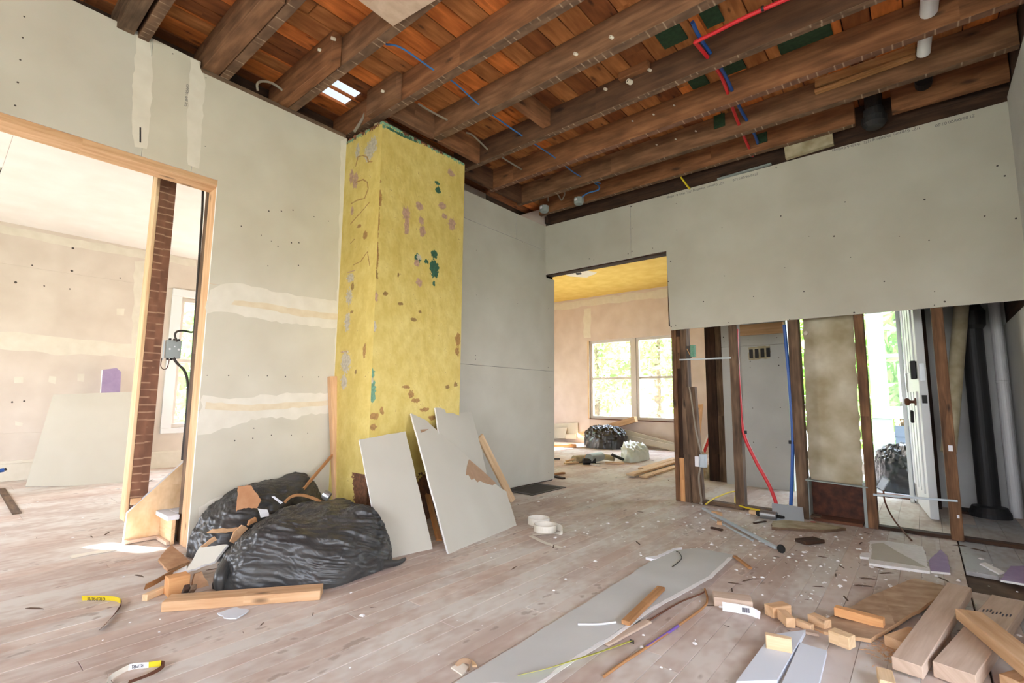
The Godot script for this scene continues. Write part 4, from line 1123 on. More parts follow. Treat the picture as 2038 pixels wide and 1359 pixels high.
func outdoors() -> void:
	var g := setting("ground", "sunlit green ground outside")
	var lawn := mottled(101, rgb(148, 152, 132), rgb(174, 174, 158), 3.0, 0.03)
	for b in [[-60.0, -9.0, 60.0, -60.0], [-60.0, 60.0, -8.6, -60.0], [2.8, 60.0, 60.0, -8.6], [-9.0, 2.8, 60.0, 2.6]]:
		block(g, "lawn", Vector3(b[0], -0.7, b[2]), Vector3(b[1], -0.5, b[3]), lawn, 0.0)
	var leafm := plain(rgb(138, 172, 96), 0.7)
	leafm.backlight_enabled = true
	leafm.backlight = Color(0.28, 0.4, 0.14)
	var leafp := leafm
	# a spray of leaves, used many times over in each crown
	var st := SurfaceTool.new()
	st.begin(Mesh.PRIMITIVE_TRIANGLES)
	var r := RandomNumberGenerator.new()
	r.seed = 3
	for k in 9:
		var c := Vector3(r.randf_range(-1, 1), r.randf_range(-1, 1), r.randf_range(-1, 1)) * 0.22
		var b := Basis.from_euler(Vector3(r.randf() * TAU, r.randf() * TAU, r.randf() * TAU))
		var l := r.randf_range(0.09, 0.15)
		var p := [Vector3(-l, 0, 0), Vector3(0, 0.02, l * 0.5), Vector3(l, 0, 0), Vector3(0, 0.02, -l * 0.5)]
		quad(st, c + b * p[0], c + b * p[1], c + b * p[2], c + b * p[3], b.y)
	var spray := st.commit()
	var list := [
		["broad leafy tree seen through left paired window", Vector3(-10.5, -0.5, -18.0), 5.2, 2.4, 300, leafp],
		["tree behind the paired windows, nearest the mullion", Vector3(-7.4, -0.5, -17.0), 6.0, 2.0, 230, leafm],
		["small far tree showing in the right paired window", Vector3(-8.5, -0.5, -24.0), 4.6, 2.0, 150, leafp],
		["leafy tree beyond the porch window", Vector3(-0.3, -0.5, -11.5), 3.6, 2.0, 300, leafm],
		["pale tree left of the porch post", Vector3(-2.6, -0.5, -13.0), 4.2, 1.6, 180, leafp],
		["green tree outside the left room window", Vector3(-12.5, -0.5, -3.9), 4.0, 2.0, 280, leafp]]
	for a in list:
		var t := thing("garden_tree", a[0], "tree", a[1], "trees outside the windows")
		tube(t, "trunk", [a[1], a[1] + Vector3(0.1, a[2] * 0.5, 0.05), a[1] + Vector3(0, a[2], 0)], 0.16, M.stud, 8, 4, 0.05)
		var mm := MultiMesh.new()
		mm.transform_format = MultiMesh.TRANSFORM_3D
		mm.mesh = spray
		mm.instance_count = a[4]
		for k in a[4]:
			var d := Vector3(r.randfn(), r.randfn() * 0.9, r.randfn()).normalized() * pow(r.randf(), 0.4)
			var p := Vector3(d.x * a[3], a[2] * 0.62 + d.y * a[2] * 0.5, d.z * a[3])
			mm.set_instance_transform(k, Transform3D(Basis.from_euler(Vector3(r.randf() * TAU, r.randf() * TAU, 0)).scaled(Vector3.ONE * r.randf_range(0.8, 1.5)), p))
		var f := MultiMeshInstance3D.new()
		f.name = "foliage"
		f.multimesh = mm
		f.material_override = a[5]
		f.set_meta("kind", "stuff")
		t.add_child(f)

func chimney() -> void:
	var zf := -1.84
	var zr := -2.632
	var xf := -2.728
	var top := 2.742
	var c := thing("chimney", "yellow painted chimney breast with chipped paint and green patches", "chimney", Vector3(-3.05, 0, -2.23))
	# painted faces: yellow paint, places where it has come off, old green paint and plaster below
	var kinds := [rgb(196, 160, 136), rgb(58, 104, 82), rgb(120, 168, 138), rgb(178, 136, 78), rgb(206, 198, 180), rgb(158, 126, 72), rgb(112, 66, 46)]
	var front := [[-1.827, 2.303, 0.024, 0.021, 3], [-1.841, 2.184, 0.020, 0.063, 3], [-1.837, 2.024, 0.012, 0.138, 3], [-1.841, 1.782, 0.015, 0.102, 3], [-1.831, 1.660, 0.023, 0.044, 5], [-1.846, 1.510, 0.016, 0.033, 0], [-1.834, 1.291, 0.023, 0.020, 0], [-1.821, 1.233, 0.019, 0.026, 5], [-1.848, 1.309, 0.012, 0.033, 4], [-1.841, 0.995, 0.022, 0.032, 2], [-1.848, 0.915, 0.027, 0.059, 2], [-1.855, 0.850, 0.019, 0.039, 2], [-1.835, 0.956, 0.019, 0.022, 4], [-2.066, 2.147, 0.035, 0.044, 0], [-2.074, 2.057, 0.022, 0.066, 0], [-2.180, 2.239, 0.032, 0.030, 0], [-2.203, 2.139, 0.023, 0.030, 0], [-2.215, 2.059, 0.024, 0.045, 0], [-2.402, 2.310, 0.036, 0.028, 0], [-2.431, 2.238, 0.025, 0.020, 0], [-2.511, 2.193, 0.037, 0.048, 0], [-2.487, 2.604, 0.037, 0.024, 0], [-2.346, 2.475, 0.020, 0.012, 1], [-2.358, 2.423, 0.025, 0.028, 1], [-2.341, 1.911, 0.030, 0.031, 1], [-2.340, 1.803, 0.044, 0.065, 1], [-2.344, 1.693, 0.010, 0.019, 1], [-2.182, 1.843, 0.032, 0.037, 1], [-2.174, 1.812, 0.023, 0.026, 0], [-2.195, 1.858, 0.023, 0.019, 4], [-2.266, 1.844, 0.019, 0.015, 1], [-2.203, 1.673, 0.027, 0.025, 0], [-2.168, 1.397, 0.023, 0.014, 5], [-2.220, 1.463, 0.014, 0.011, 5], [-2.046, 1.494, 0.022, 0.010, 5], [-1.920, 1.543, 0.020, 0.014, 5], [-2.020, 1.692, 0.009, 0.014, 5], [-2.598, 1.300, 0.027, 0.047, 3], [-2.595, 1.202, 0.022, 0.031, 3], [-2.122, 0.921, 0.035, 0.010, 3], [-2.164, 0.870, 0.022, 0.028, 3], [-2.209, 0.828, 0.036, 0.014, 3], [-2.289, 0.764, 0.042, 0.014, 3], [-2.361, 0.703, 0.034, 0.015, 3], [-1.869, 0.727, 0.034, 0.019, 3], [-1.869, 0.657, 0.023, 0.019, 3], [-1.929, 0.759, 0.016, 0.023, 3], [-2.500, 0.930, 0.021, 0.015, 5], [-2.587, 0.951, 0.021, 0.019, 5], [-1.919, 2.713, 0.051, 0.011, 1], [-2.006, 2.714, 0.052, 0.015, 1], [-2.095, 2.723, 0.065, 0.012, 1], [-2.286, 2.733, 0.030, 0.012, 1], [-2.493, 2.744, 0.076, 0.012, 1], [-1.844, 2.709, 0.033, 0.015, 2], [-1.765, 2.529, 0.035, 0.063, 4], [-1.784, 2.465, 0.023, 0.049, 4]]
	var left := [[-3.085, 2.450, 0.027, 0.055, 0], [-3.035, 2.397, 0.033, 0.054, 0], [-3.021, 2.622, 0.026, 0.055, 4], [-2.873, 2.573, 0.062, 0.069, 4], [-2.832, 2.596, 0.049, 0.068, 4], [-3.055, 2.176, 0.020, 0.030, 0], [-2.961, 2.043, 0.025, 0.015, 3], [-2.881, 1.960, 0.025, 0.029, 3], [-3.023, 1.727, 0.051, 0.004, 0], [-3.032, 1.681, 0.051, 0.029, 4], [-3.040, 1.549, 0.039, 0.058, 4], [-3.050, 1.372, 0.032, 0.072, 4], [-3.063, 1.161, 0.051, 0.007, 0], [-3.044, 1.090, 0.057, 0.070, 4], [-3.057, 0.951, 0.038, 0.048, 4], [-3.001, 1.616, 0.019, 0.026, 5], [-2.999, 1.437, 0.019, 0.010, 5], [-2.824, 1.148, 0.017, 0.047, 3], [-2.920, 1.017, 0.012, 0.017, 5], [-2.986, 2.822, 0.154, 0.012, 2], [-3.038, 2.512, 0.007, 0.004, 3], [-3.036, 2.518, 0.007, 0.004, 3], [-3.034, 2.524, 0.007, 0.005, 3], [-3.032, 2.529, 0.007, 0.004, 3], [-3.030, 2.535, 0.007, 0.004, 3], [-3.028, 2.541, 0.007, 0.005, 3], [-3.027, 2.546, 0.008, 0.004, 3], [-3.025, 2.552, 0.008, 0.004, 3], [-3.023, 2.558, 0.007, 0.005, 3], [-3.021, 2.563, 0.007, 0.004, 3], [-3.019, 2.569, 0.007, 0.004, 3], [-3.017, 2.575, 0.007, 0.005, 3], [-3.006, 2.573, 0.007, 0.004, 3], [-2.996, 2.572, 0.008, 0.005, 3], [-2.985, 2.570, 0.007, 0.004, 3], [-2.974, 2.568, 0.007, 0.004, 3], [-2.963, 2.567, 0.007, 0.005, 3], [-2.953, 2.565, 0.007, 0.004, 3], [-2.942, 2.559, 0.007, 0.004, 3], [-2.932, 2.554, 0.007, 0.004, 3], [-2.921, 2.548, 0.007, 0.004, 3], [-2.911, 2.542, 0.007, 0.004, 3], [-2.901, 2.537, 0.007, 0.004, 3], [-2.897, 2.529, 0.007, 0.004, 3], [-2.893, 2.522, 0.006, 0.004, 3], [-2.890, 2.515, 0.007, 0.005, 3], [-2.886, 2.507, 0.007, 0.004, 3], [-2.883, 2.500, 0.007, 0.004, 3], [-2.879, 2.493, 0.007, 0.005, 3], [-2.868, 2.490, 0.007, 0.004, 3], [-2.857, 2.487, 0.007, 0.004, 3], [-2.846, 2.484, 0.007, 0.004, 3], [-2.835, 2.481, 0.007, 0.004, 3], [-3.067, 2.236, 0.008, 0.005, 3], [-3.058, 2.236, 0.007, 0.004, 3], [-3.049, 2.237, 0.007, 0.004, 3], [-3.041, 2.238, 0.007, 0.005, 3], [-3.032, 2.238, 0.007, 0.004, 3], [-3.024, 2.239, 0.007, 0.004, 3], [-3.015, 2.240, 0.007, 0.004, 3], [-3.007, 2.240, 0.007, 0.004, 3], [-2.998, 2.241, 0.007, 0.004, 3], [-2.990, 2.242, 0.007, 0.004, 3], [-2.980, 2.241, 0.007, 0.004, 3], [-2.969, 2.240, 0.007, 0.004, 3], [-2.959, 2.239, 0.007, 0.004, 3], [-2.949, 2.238, 0.007, 0.004, 3], [-2.939, 2.238, 0.007, 0.005, 3], [-2.929, 2.237, 0.007, 0.004, 3], [-2.918, 2.236, 0.007, 0.004, 3], [-2.908, 2.235, 0.007, 0.004, 3], [-2.905, 2.240, 0.006, 0.004, 3], [-2.902, 2.244, 0.006, 0.004, 3], [-2.899, 2.249, 0.006, 0.004, 3], [-2.897, 2.253, 0.007, 0.004, 3], [-2.894, 2.258, 0.007, 0.004, 3], [-2.891, 2.262, 0.007, 0.004, 3], [-2.888, 2.267, 0.007, 0.004, 3], [-2.885, 2.272, 0.007, 0.005, 3], [-2.882, 2.276, 0.007, 0.004, 3], [-2.879, 2.281, 0.007, 0.004, 3], [-2.876, 2.285, 0.007, 0.004, 3], [-2.873, 2.290, 0.007, 0.004, 3], [-2.870, 2.294, 0.007, 0.004, 3], [-2.872, 2.301, 0.007, 0.004, 3], [-2.874, 2.307, 0.007, 0.004, 3], [-2.876, 2.314, 0.007, 0.004, 3], [-2.878, 2.320, 0.007, 0.004, 3], [-2.880, 2.327, 0.007, 0.004, 3], [-2.882, 2.334, 0.007, 0.005, 3], [-2.884, 2.340, 0.007, 0.004, 3], [-2.886, 2.347, 0.007, 0.004, 3], [-2.895, 2.352, 0.007, 0.004, 3], [-2.903, 2.358, 0.006, 0.004, 3], [-2.912, 2.363, 0.007, 0.004, 3], [-2.921, 2.369, 0.007, 0.004, 3], [-2.930, 2.375, 0.007, 0.005, 3], [-2.938, 2.380, 0.007, 0.004, 3], [-2.948, 2.381, 0.007, 0.005, 3], [-2.958, 2.381, 0.007, 0.004, 3], [-2.968, 2.381, 0.008, 0.004, 3], [-2.977, 2.382, 0.007, 0.004, 3], [-2.987, 2.382, 0.007, 0.004, 3], [-2.997, 2.383, 0.007, 0.005, 3], [-3.007, 2.383, 0.007, 0.004, 3], [-3.017, 2.383, 0.007, 0.004, 3], [-3.067, 2.085, 0.007, 0.004, 3], [-3.061, 2.088, 0.007, 0.004, 3], [-3.055, 2.091, 0.007, 0.004, 3], [-3.049, 2.094, 0.007, 0.004, 3], [-3.043, 2.096, 0.006, 0.003, 3], [-3.037, 2.099, 0.006, 0.004, 3], [-3.031, 2.102, 0.006, 0.004, 3], [-3.026, 2.105, 0.007, 0.004, 3], [-3.020, 2.107, 0.007, 0.004, 3], [-3.014, 2.110, 0.007, 0.004, 3], [-3.008, 2.113, 0.006, 0.004, 3], [-3.002, 2.115, 0.006, 0.003, 3], [-2.997, 2.118, 0.007, 0.004, 3], [-2.991, 2.121, 0.007, 0.004, 3], [-2.985, 2.124, 0.006, 0.004, 3], [-2.979, 2.126, 0.006, 0.003, 3], [-2.974, 2.129, 0.007, 0.004, 3], [-2.968, 2.132, 0.007, 0.004, 3], [-2.962, 2.134, 0.006, 0.003, 3], [-2.956, 2.137, 0.006, 0.004, 3], [-2.951, 2.140, 0.007, 0.004, 3], [-2.945, 2.142, 0.006, 0.003, 3], [-2.939, 2.145, 0.006, 0.004, 3], [-2.934, 2.148, 0.007, 0.004, 3], [-2.928, 2.150, 0.006, 0.004, 3], [-2.922, 2.153, 0.006, 0.004, 3], [-2.917, 2.155, 0.007, 0.003, 3], [-2.911, 2.158, 0.006, 0.004, 3], [-2.905, 2.161, 0.006, 0.004, 3], [-2.900, 2.163, 0.007, 0.003, 3], [-2.894, 2.166, 0.006, 0.004, 3], [-2.889, 2.168, 0.007, 0.003, 3], [-2.883, 2.171, 0.006, 0.004, 3], [-2.877, 2.174, 0.006, 0.004, 3], [-2.872, 2.176, 0.006, 0.004, 3], [-2.866, 2.179, 0.006, 0.004, 3], [-2.861, 2.181, 0.006, 0.003, 3], [-2.855, 2.184, 0.006, 0.004, 3], [-2.850, 2.186, 0.006, 0.003, 3], [-3.002, 1.771, 0.006, 0.004, 3], [-2.994, 1.771, 0.005, 0.003, 3], [-2.987, 1.772, 0.006, 0.003, 3], [-2.980, 1.773, 0.006, 0.003, 3], [-2.973, 1.774, 0.006, 0.003, 3], [-2.965, 1.775, 0.005, 0.004, 3], [-2.958, 1.776, 0.005, 0.004, 3], [-2.951, 1.776, 0.006, 0.003, 3], [-2.944, 1.777, 0.006, 0.003, 3], [-2.937, 1.778, 0.006, 0.003, 3], [-2.930, 1.779, 0.006, 0.003, 3], [-2.923, 1.780, 0.006, 0.003, 3], [-2.916, 1.781, 0.006, 0.004, 3], [-2.911, 1.784, 0.005, 0.004, 3], [-2.907, 1.787, 0.005, 0.004, 3], [-2.903, 1.790, 0.006, 0.004, 3], [-2.899, 1.793, 0.006, 0.004, 3], [-2.895, 1.796, 0.006, 0.004, 3], [-2.891, 1.799, 0.006, 0.004, 3], [-2.886, 1.802, 0.005, 0.004, 3], [-2.882, 1.805, 0.005, 0.004, 3], [-2.878, 1.808, 0.005, 0.004, 3], [-2.874, 1.811, 0.005, 0.004, 3], [-2.870, 1.814, 0.005, 0.004, 3], [-2.866, 1.817, 0.006, 0.004, 3], [-2.862, 1.820, 0.006, 0.004, 3], [-2.858, 1.823, 0.006, 0.004, 3], [-2.854, 1.826, 0.006, 0.004, 3], [-2.850, 1.829, 0.006, 0.004, 3], [-2.845, 1.832, 0.005, 0.004, 3], [-2.841, 1.834, 0.005, 0.003, 3], [-2.840, 1.830, 0.006, 0.004, 3], [-2.838, 1.825, 0.005, 0.003, 3], [-2.836, 1.820, 0.005, 0.003, 3], [-2.835, 1.815, 0.006, 0.003, 3], [-2.833, 1.811, 0.005, 0.004, 3], [-2.831, 1.806, 0.005, 0.003, 3], [-2.830, 1.801, 0.006, 0.003, 3], [-2.828, 1.796, 0.005, 0.003, 3], [-2.827, 1.792, 0.006, 0.003, 3], [-2.825, 1.787, 0.005, 0.003, 3], [-2.823, 1.782, 0.005, 0.003, 3], [-2.822, 1.778, 0.006, 0.004, 3], [-2.820, 1.773, 0.005, 0.003, 3], [-2.818, 1.768, 0.005, 0.003, 3], [-2.817, 1.763, 0.006, 0.003, 3], [-2.815, 1.759, 0.005, 0.003, 3], [-2.813, 1.754, 0.005, 0.003, 3], [-2.812, 1.749, 0.005, 0.003, 3], [-2.810, 1.745, 0.005, 0.003, 3], [-2.809, 1.740, 0.006, 0.003, 3], [-2.807, 1.735, 0.005, 0.003, 3], [-2.805, 1.731, 0.005, 0.003, 3], [-3.060, 1.935, 0.006, 0.003, 3], [-3.055, 1.938, 0.006, 0.004, 3], [-3.049, 1.940, 0.006, 0.003, 3], [-3.044, 1.943, 0.006, 0.004, 3], [-3.038, 1.945, 0.006, 0.003, 3], [-3.032, 1.948, 0.005, 0.003, 3], [-3.027, 1.950, 0.006, 0.003, 3], [-3.021, 1.953, 0.005, 0.003, 3], [-3.016, 1.956, 0.006, 0.004, 3], [-3.010, 1.958, 0.005, 0.003, 3]]
	paint_face(c, "front_face", front, kinds, 0, xf, zf, zr, top)
	paint_face(c, "side_face", left, kinds, 1, xf, zf, zr, top)
	block(c, "core", Vector3(-3.18, 0, zf - 0.006), Vector3(xf - 0.006, top - 0.01, zr + 0.014), M.brick)
	block(c, "far_side", Vector3(-3.028, 0, zr + 0.012), Vector3(xf - 0.002, top - 0.004, zr), M.old_plaster)
	# crumbling brick and mortar along the broken top edge
	var r := RandomNumberGenerator.new()
	r.seed = 8
	for k in 12:
		var f := k / 11.0
		var p := Vector3(lerpf(-3.17, -2.75, f), top + 0.004, zf - 0.03)
		put(c, "brick_piece", cbox(Vector3(r.randf_range(0.03, 0.06), r.randf_range(0.02, 0.05), r.randf_range(0.03, 0.05)), 0.006), M.brick if k % 3 else M.old_plaster, Transform3D(Basis.from_euler(Vector3(r.randf(), r.randf(), r.randf())), p))
	for k in 10:
		var p := Vector3(xf - 0.03, top - 0.002, lerpf(zf, zr, (k + 0.5) / 10.0))
		put(c, "mortar_piece", cbox(Vector3(r.randf_range(0.03, 0.05), r.randf_range(0.012, 0.03), r.randf_range(0.04, 0.08)), 0.006), M.old_plaster if k % 2 else M.stud_dark, Transform3D(Basis.from_euler(Vector3(r.randf() * 0.4, r.randf() * 0.4, r.randf() * 0.4)), p))
	block(c, "stack_above", Vector3(-3.18, top - 0.01, zf - 0.09), Vector3(xf - 0.07, 2.80, zr + 0.02), M.stud_dark)

func paint_face(c: Node, called: String, spots: Array, kinds: Array, which: int, xf: float, zf: float, zr: float, top: float) -> void:
	var w := 320 if which == 0 else 180
	var h := 1024
	var n1 := noise(121 + which, 0.02, 4)
	var n2 := noise(124 + which, 0.09, 3)
	var n3 := noise(127 + which, 0.006, 3)
	var a := rgb(205, 182, 98)
	var b := rgb(221, 202, 124)
	var bare := rgb(126, 84, 58)
	var data := PackedByteArray()
	data.resize(w * h * 3)
	var i := 0
	var wide := (zf - zr) if which == 0 else 0.455
	for y in h:
		var yy := top * (1.0 - (y + 0.5) / h)
		var near := []
		for s in spots:
			if absf(yy - s[1]) < s[3] * 1.7 + 0.02: near.append(s)
		for x in w:
			var m := (x + 0.5) / w * wide
			var g := n1.get_noise_2d(x * 1.3, y * 0.9)
			var f := n2.get_noise_2d(x, y)
			var big := n3.get_noise_2d(x, y)
			var col := a.lerp(b, clampf(0.5 + g * 0.7 + f * 0.25 + big * 0.4, 0, 1))
			if f + g * 0.5 > 0.78: col = col.lerp(kinds[5], 0.55)
			var pos := zf - m if which == 0 else xf - wide + m
			for s in near:
				var dx: float = (pos - s[0]) / s[2]
				var dy: float = (yy - s[1]) / s[3]
				var d := sqrt(dx * dx + dy * dy) + f * 0.5 + g * 0.25
				if d < 1.0: col = kinds[s[4]].lerp(kinds[s[4]] * 0.85, clampf(0.5 + f, 0, 1))
				elif d < 1.1: col = col * 0.96
			# paint ends in a ragged edge above the bare masonry at the foot
			var edge := 0.30 + g * 0.05 + f * 0.02
			if yy < edge and which == 0: col = bare.lerp(bare * 0.75, clampf(0.5 + f + g, 0, 1))
			elif which == 1 and yy < 0.36 and m > 0.36 - yy * 0.2 + f * 0.03: col = bare.lerp(bare * 0.75, clampf(0.5 + f, 0, 1))
			# green undercoat along the broken top
			if yy > top - 0.018 + f * 0.02: col = kinds[2] if g > -0.1 else kinds[6]
			data[i] = int(clampf(col.r, 0, 1) * 255.0); data[i + 1] = int(clampf(col.g, 0, 1) * 255.0); data[i + 2] = int(clampf(col.b, 0, 1) * 255.0)
			i += 3
	var mat := StandardMaterial3D.new()
	mat.albedo_texture = ImageTexture.create_from_image(Image.create_from_data(w, h, false, Image.FORMAT_RGB8, data))
	mat.roughness = 0.62
	var nt := NoiseTexture2D.new()
	nt.width = 256; nt.height = 512
	nt.as_normal_map = true
	nt.bump_strength = 3.0
	nt.noise = noise(140, 0.03, 4)
	mat.normal_enabled = true
	mat.normal_texture = nt
	mat.normal_scale = 0.5
	var st := SurfaceTool.new()
	st.begin(Mesh.PRIMITIVE_TRIANGLES)
	# slightly uneven plaster: a grid that bulges by millimetres
	var nx := 10
	var ny := 34
	var bn := noise(150 + which, 1.1, 2)
	for iy in ny:
		for ix in nx:
			var q := []
			for e in [[0, 0], [1, 0], [1, 1], [0, 1]]:
				var u := float(ix + e[0]) / nx
				var v := float(iy + e[1]) / ny
				var bulge := bn.get_noise_2d(u * 1.2, v * 3.4) * 0.006 * sin(u * PI)
				var p := Vector3(xf + bulge, top * (1.0 - v), lerpf(zf, zr, u)) if which == 0 else Vector3(lerpf(xf - wide, xf, u), top * (1.0 - v), zf + bulge)
				q.append([p, Vector2(u, v)])
			quad(st, q[0][0], q[1][0], q[2][0], q[3][0], Vector3(1, 0, 0) if which == 0 else Vector3(0, 0, 1), q[0][1], q[1][1], q[2][1], q[3][1])
	st.generate_tangents()
	put(c, called, st.commit(), mat)

func left_things() -> void:
	# dark post left from the old stair wall
	var o := thing("stair_post", "brown wall post with horizontal lath marks standing on the stair stringer", "post", Vector3(-3.65, 0.2, -0.86))
	block(o, "lath_marked_face", Vector3(-3.606, 0.12, -0.822), Vector3(-3.600, 2.54, -0.908), M.lathmark_brown, 0.0005)
	block(o, "core", Vector3(-3.70, 0.12, -0.822), Vector3(-3.606, 2.54, -0.905), M.brown_board)
	block(o, "drywall_edge", Vector3(-3.70, 0.12, -0.803), Vector3(-3.598, 2.54, -0.821), M.pine_pale)
	block(o, "wood_chip", Vector3(-3.59, 0.211, -0.822), Vector3(-3.575, 0.248, -0.873), M.pine)
	var s := thing("stair", "wooden stair foot with pine stringer behind the opening jamb", "stairs", Vector3(-3.5, 0, -1.0))
	sheet(s, "stringer", [Vector3(-3.56, 0.003, -0.803), Vector3(-3.56, 0.172, -0.808), Vector3(-3.56, 0.435, -1.068), Vector3(-3.56, 0.90, -1.55), Vector3(-3.56, 0.003, -1.55)], Vector3(-0.03, 0, 0), M.pine_pale, M.white_paint)
	block(s, "tread", Vector3(-3.558, 0.138, -0.945), Vector3(-3.34, 0.165, -1.006), M.white_board)
	block(s, "tread", Vector3(-3.558, 0.138, -1.0065), Vector3(-3.415, 0.165, -1.25), M.white_board)
	block(s, "riser", Vector3(-3.558, 0.003, -0.97), Vector3(-3.34, 0.138, -0.99), M.pine_pale)
	block(s, "tread", Vector3(-3.558, 0.318, -1.20), Vector3(-3.415, 0.345, -1.5), M.pine_grey)
	block(s, "riser", Vector3(-3.558, 0.165, -1.22), Vector3(-3.415, 0.318, -1.24), M.pine_pale)
	block(s, "corner_moulding", Vector3(-3.556, 0.003, -0.80), Vector3(-3.536, 0.022, -0.968), M.pine_grey)
	block(s, "corner_moulding", Vector3(-3.536, 0.003, -0.95), Vector3(-3.34, 0.022, -0.969), M.pine_grey)
	# electrical box and cable in the opening
	var e := thing("junction_box", "galvanised metal junction box fixed to the lath-marked post", "electrical box", Vector3(-3.6, 1.137, -0.972))
	var c0 := Vector3(-3.56, 1.078, -0.923)
	var c1 := Vector3(-3.56, 1.188, -1)
	var bx := block(e, "box", c0 + Vector3(-0.03, 0, 0), c1 + Vector3(0.012, 0, 0), M.box_grey)
	for k in 3:
		block(bx, "clamp", Vector3(c0.x - 0.01, c1.y, lerpf(c0.z, c1.z, 0.2 + k * 0.3) - 0.006), Vector3(c0.x + 0.01, c1.y + 0.012, lerpf(c0.z, c1.z, 0.2 + k * 0.3) + 0.006), M.black)
		block(bx, "clamp", Vector3(c0.x - 0.01, c0.y - 0.012, lerpf(c0.z, c1.z, 0.15 + k * 0.25) - 0.006), Vector3(c0.x + 0.01, c0.y, lerpf(c0.z, c1.z, 0.15 + k * 0.25) + 0.006), M.black)
	dots(bx, "knockouts", [Vector3(c0.x + 0.0125, lerpf(c0.y, c1.y, 0.5), lerpf(c0.z, c1.z, 0.2)), Vector3(c0.x + 0.0125, lerpf(c0.y, c1.y, 0.65), lerpf(c0.z, c1.z, 0.52)), Vector3(c0.x + 0.0125, lerpf(c0.y, c1.y, 0.5), lerpf(c0.z, c1.z, 0.82))], Vector3(1, 0, 0), 0.006, M.white_paint)
	block(e, "bracket", Vector3(-3.57, 1.065, -0.908), Vector3(-3.565, 1.19, -0.915), M.galv)
	var k1 := thing("box_cable", "dark cable looping down from junction box beside the pine jamb", "cable", Vector3(-3.55, 1.074, -0.971))
	tube(k1, "cable", [Vector3(-3.5, 1.077, -0.949), Vector3(-3.5, 1.047, -0.969), Vector3(-3.5, 0.994, -1.016), Vector3(-3.5, 0.901, -1.039), Vector3(-3.5, 0.716, -1.045), Vector3(-3.5, 0.563, -1.043), Vector3(-3.5, 0.457, -1.043)], 0.008, M.black_cable, 8, 8)
	tube(k1, "upper_loop", [Vector3(-3.5, 1.177, -0.962), Vector3(-3.5, 1.213, -0.946), Vector3(-3.5, 1.239, -0.955), Vector3(-3.5, 1.249, -0.991), Vector3(-3.5, 1.244, -1.03), Vector3(-3.5, 1.252, -1.046)], 0.006, M.black_cable, 8, 8)
	tube(k1, "ground_wire", [Vector3(-3.54, 1.075, -0.9), Vector3(-3.54, 1.026, -0.898), Vector3(-3.54, 1.006, -0.915), Vector3(-3.54, 1.019, -0.932), Vector3(-3.54, 1.069, -0.939)], 0.0025, M.rust, 6, 6)
	tag(tube(self, "wall_cable", [Vector3(-3.43, 2.17, -1.007), Vector3(-3.43, 1.98, -1.015), Vector3(-3.43, 1.687, -1.02), Vector3(-3.43, 1.304, -1.026), Vector3(-3.43, 0.931, -1.03), Vector3(-3.43, 0.628, -1.031), Vector3(-3.43, 0.464, -1.03)], 0.007, M.black_cable, 8, 6), "thin dark cable running down behind the pine jamb", "cable")
	# leaning pine stud and stick
	o = thing("leaning_stud", "pine two-by-four leaning upright against wall beside the yellow chimney", "lumber", Vector3(-3.846, 0, -2.34))
	beam(o, "lumber", Vector3(-3.1, 0.132, -1.88), Vector3(-3.165, 0.991, -1.829), 0.04, 0.085, M.pine, Vector3(0, 0, 1))
	o = thing("thin_lath", "thin wooden lath leaning from the trash bag to the pine stud", "stick", Vector3(-3.1, 0.21, -1.574))
	beam(o, "lath", Vector3(-2.98, 0.209, -1.484), Vector3(-3.12, 0.455, -1.822), 0.012, 0.02, M.lath)
	# drywall pieces leaning on the chimney
	var q := thing("drywall_scrap", "left cut-off drywall sheet leaning on the yellow chimney, plain rectangle", "drywall piece", Vector3(-2.237, 0, -1.622))
	sheet(q, "board", torn([Vector3(-2.237, 0, -1.622), Vector3(-2.185, 0, -1.922), Vector3(-2.687, 0.623, -2.095), Vector3(-2.712, 0.585, -1.759)], 0.002, 0.06, 3), Vector3(-0.0125, 0, 0), M.drywall, M.gypsum)
	q = thing("drywall_scrap", "large torn drywall piece with brown bare-paper gash, in front of another", "drywall piece", Vector3(-2.077, 0, -2.174))
	var torn_board := sheet(q, "board", torn([Vector3(-2.051, 0, -1.921), Vector3(-2.16, 0, -2.64), Vector3(-2.327, 0.188, -2.727), Vector3(-2.345, 0.22, -2.677), Vector3(-2.365, 0.25, -2.644), Vector3(-2.485, 0.422, -2.509), Vector3(-2.615, 0.617, -2.322), Vector3(-2.667, 0.693, -2.254), Vector3(-2.69, 0.743, -2.139)], 0.003, 0.05, 4), Vector3(-0.0125, 0, 0), M.drywall, M.gypsum)
	var nn := Vector3(0.9, 0.35, 0.25) * 0.0015
	for b in [[Vector3(-2.481, 0.42, -2.495), Vector3(-2.448, 0.37, -2.549), Vector3(-2.365, 0.248, -2.661), Vector3(-2.353, 0.243, -2.605), Vector3(-2.36, 0.263, -2.54), Vector3(-2.37, 0.285, -2.495), Vector3(-2.361, 0.28, -2.461), Vector3(-2.38, 0.305, -2.451), Vector3(-2.371, 0.301, -2.412), Vector3(-2.396, 0.332, -2.408), Vector3(-2.392, 0.332, -2.38), Vector3(-2.44, 0.382, -2.436)], [Vector3(-2.604, 0.635, -2.151), Vector3(-2.616, 0.634, -2.236), Vector3(-2.6, 0.623, -2.192), Vector3(-2.588, 0.616, -2.147)]]:
		var moved := []
		for p in b: moved.append(p + nn)
		sheet(torn_board, "bare_paper", moved, Vector3(0.0008, 0, 0), M.brown_paper)
	q = thing("drywall_scrap", "drywall piece leaning at the chimney's right corner, behind the torn one", "drywall piece", Vector3(-2.581, 0, -2.75))
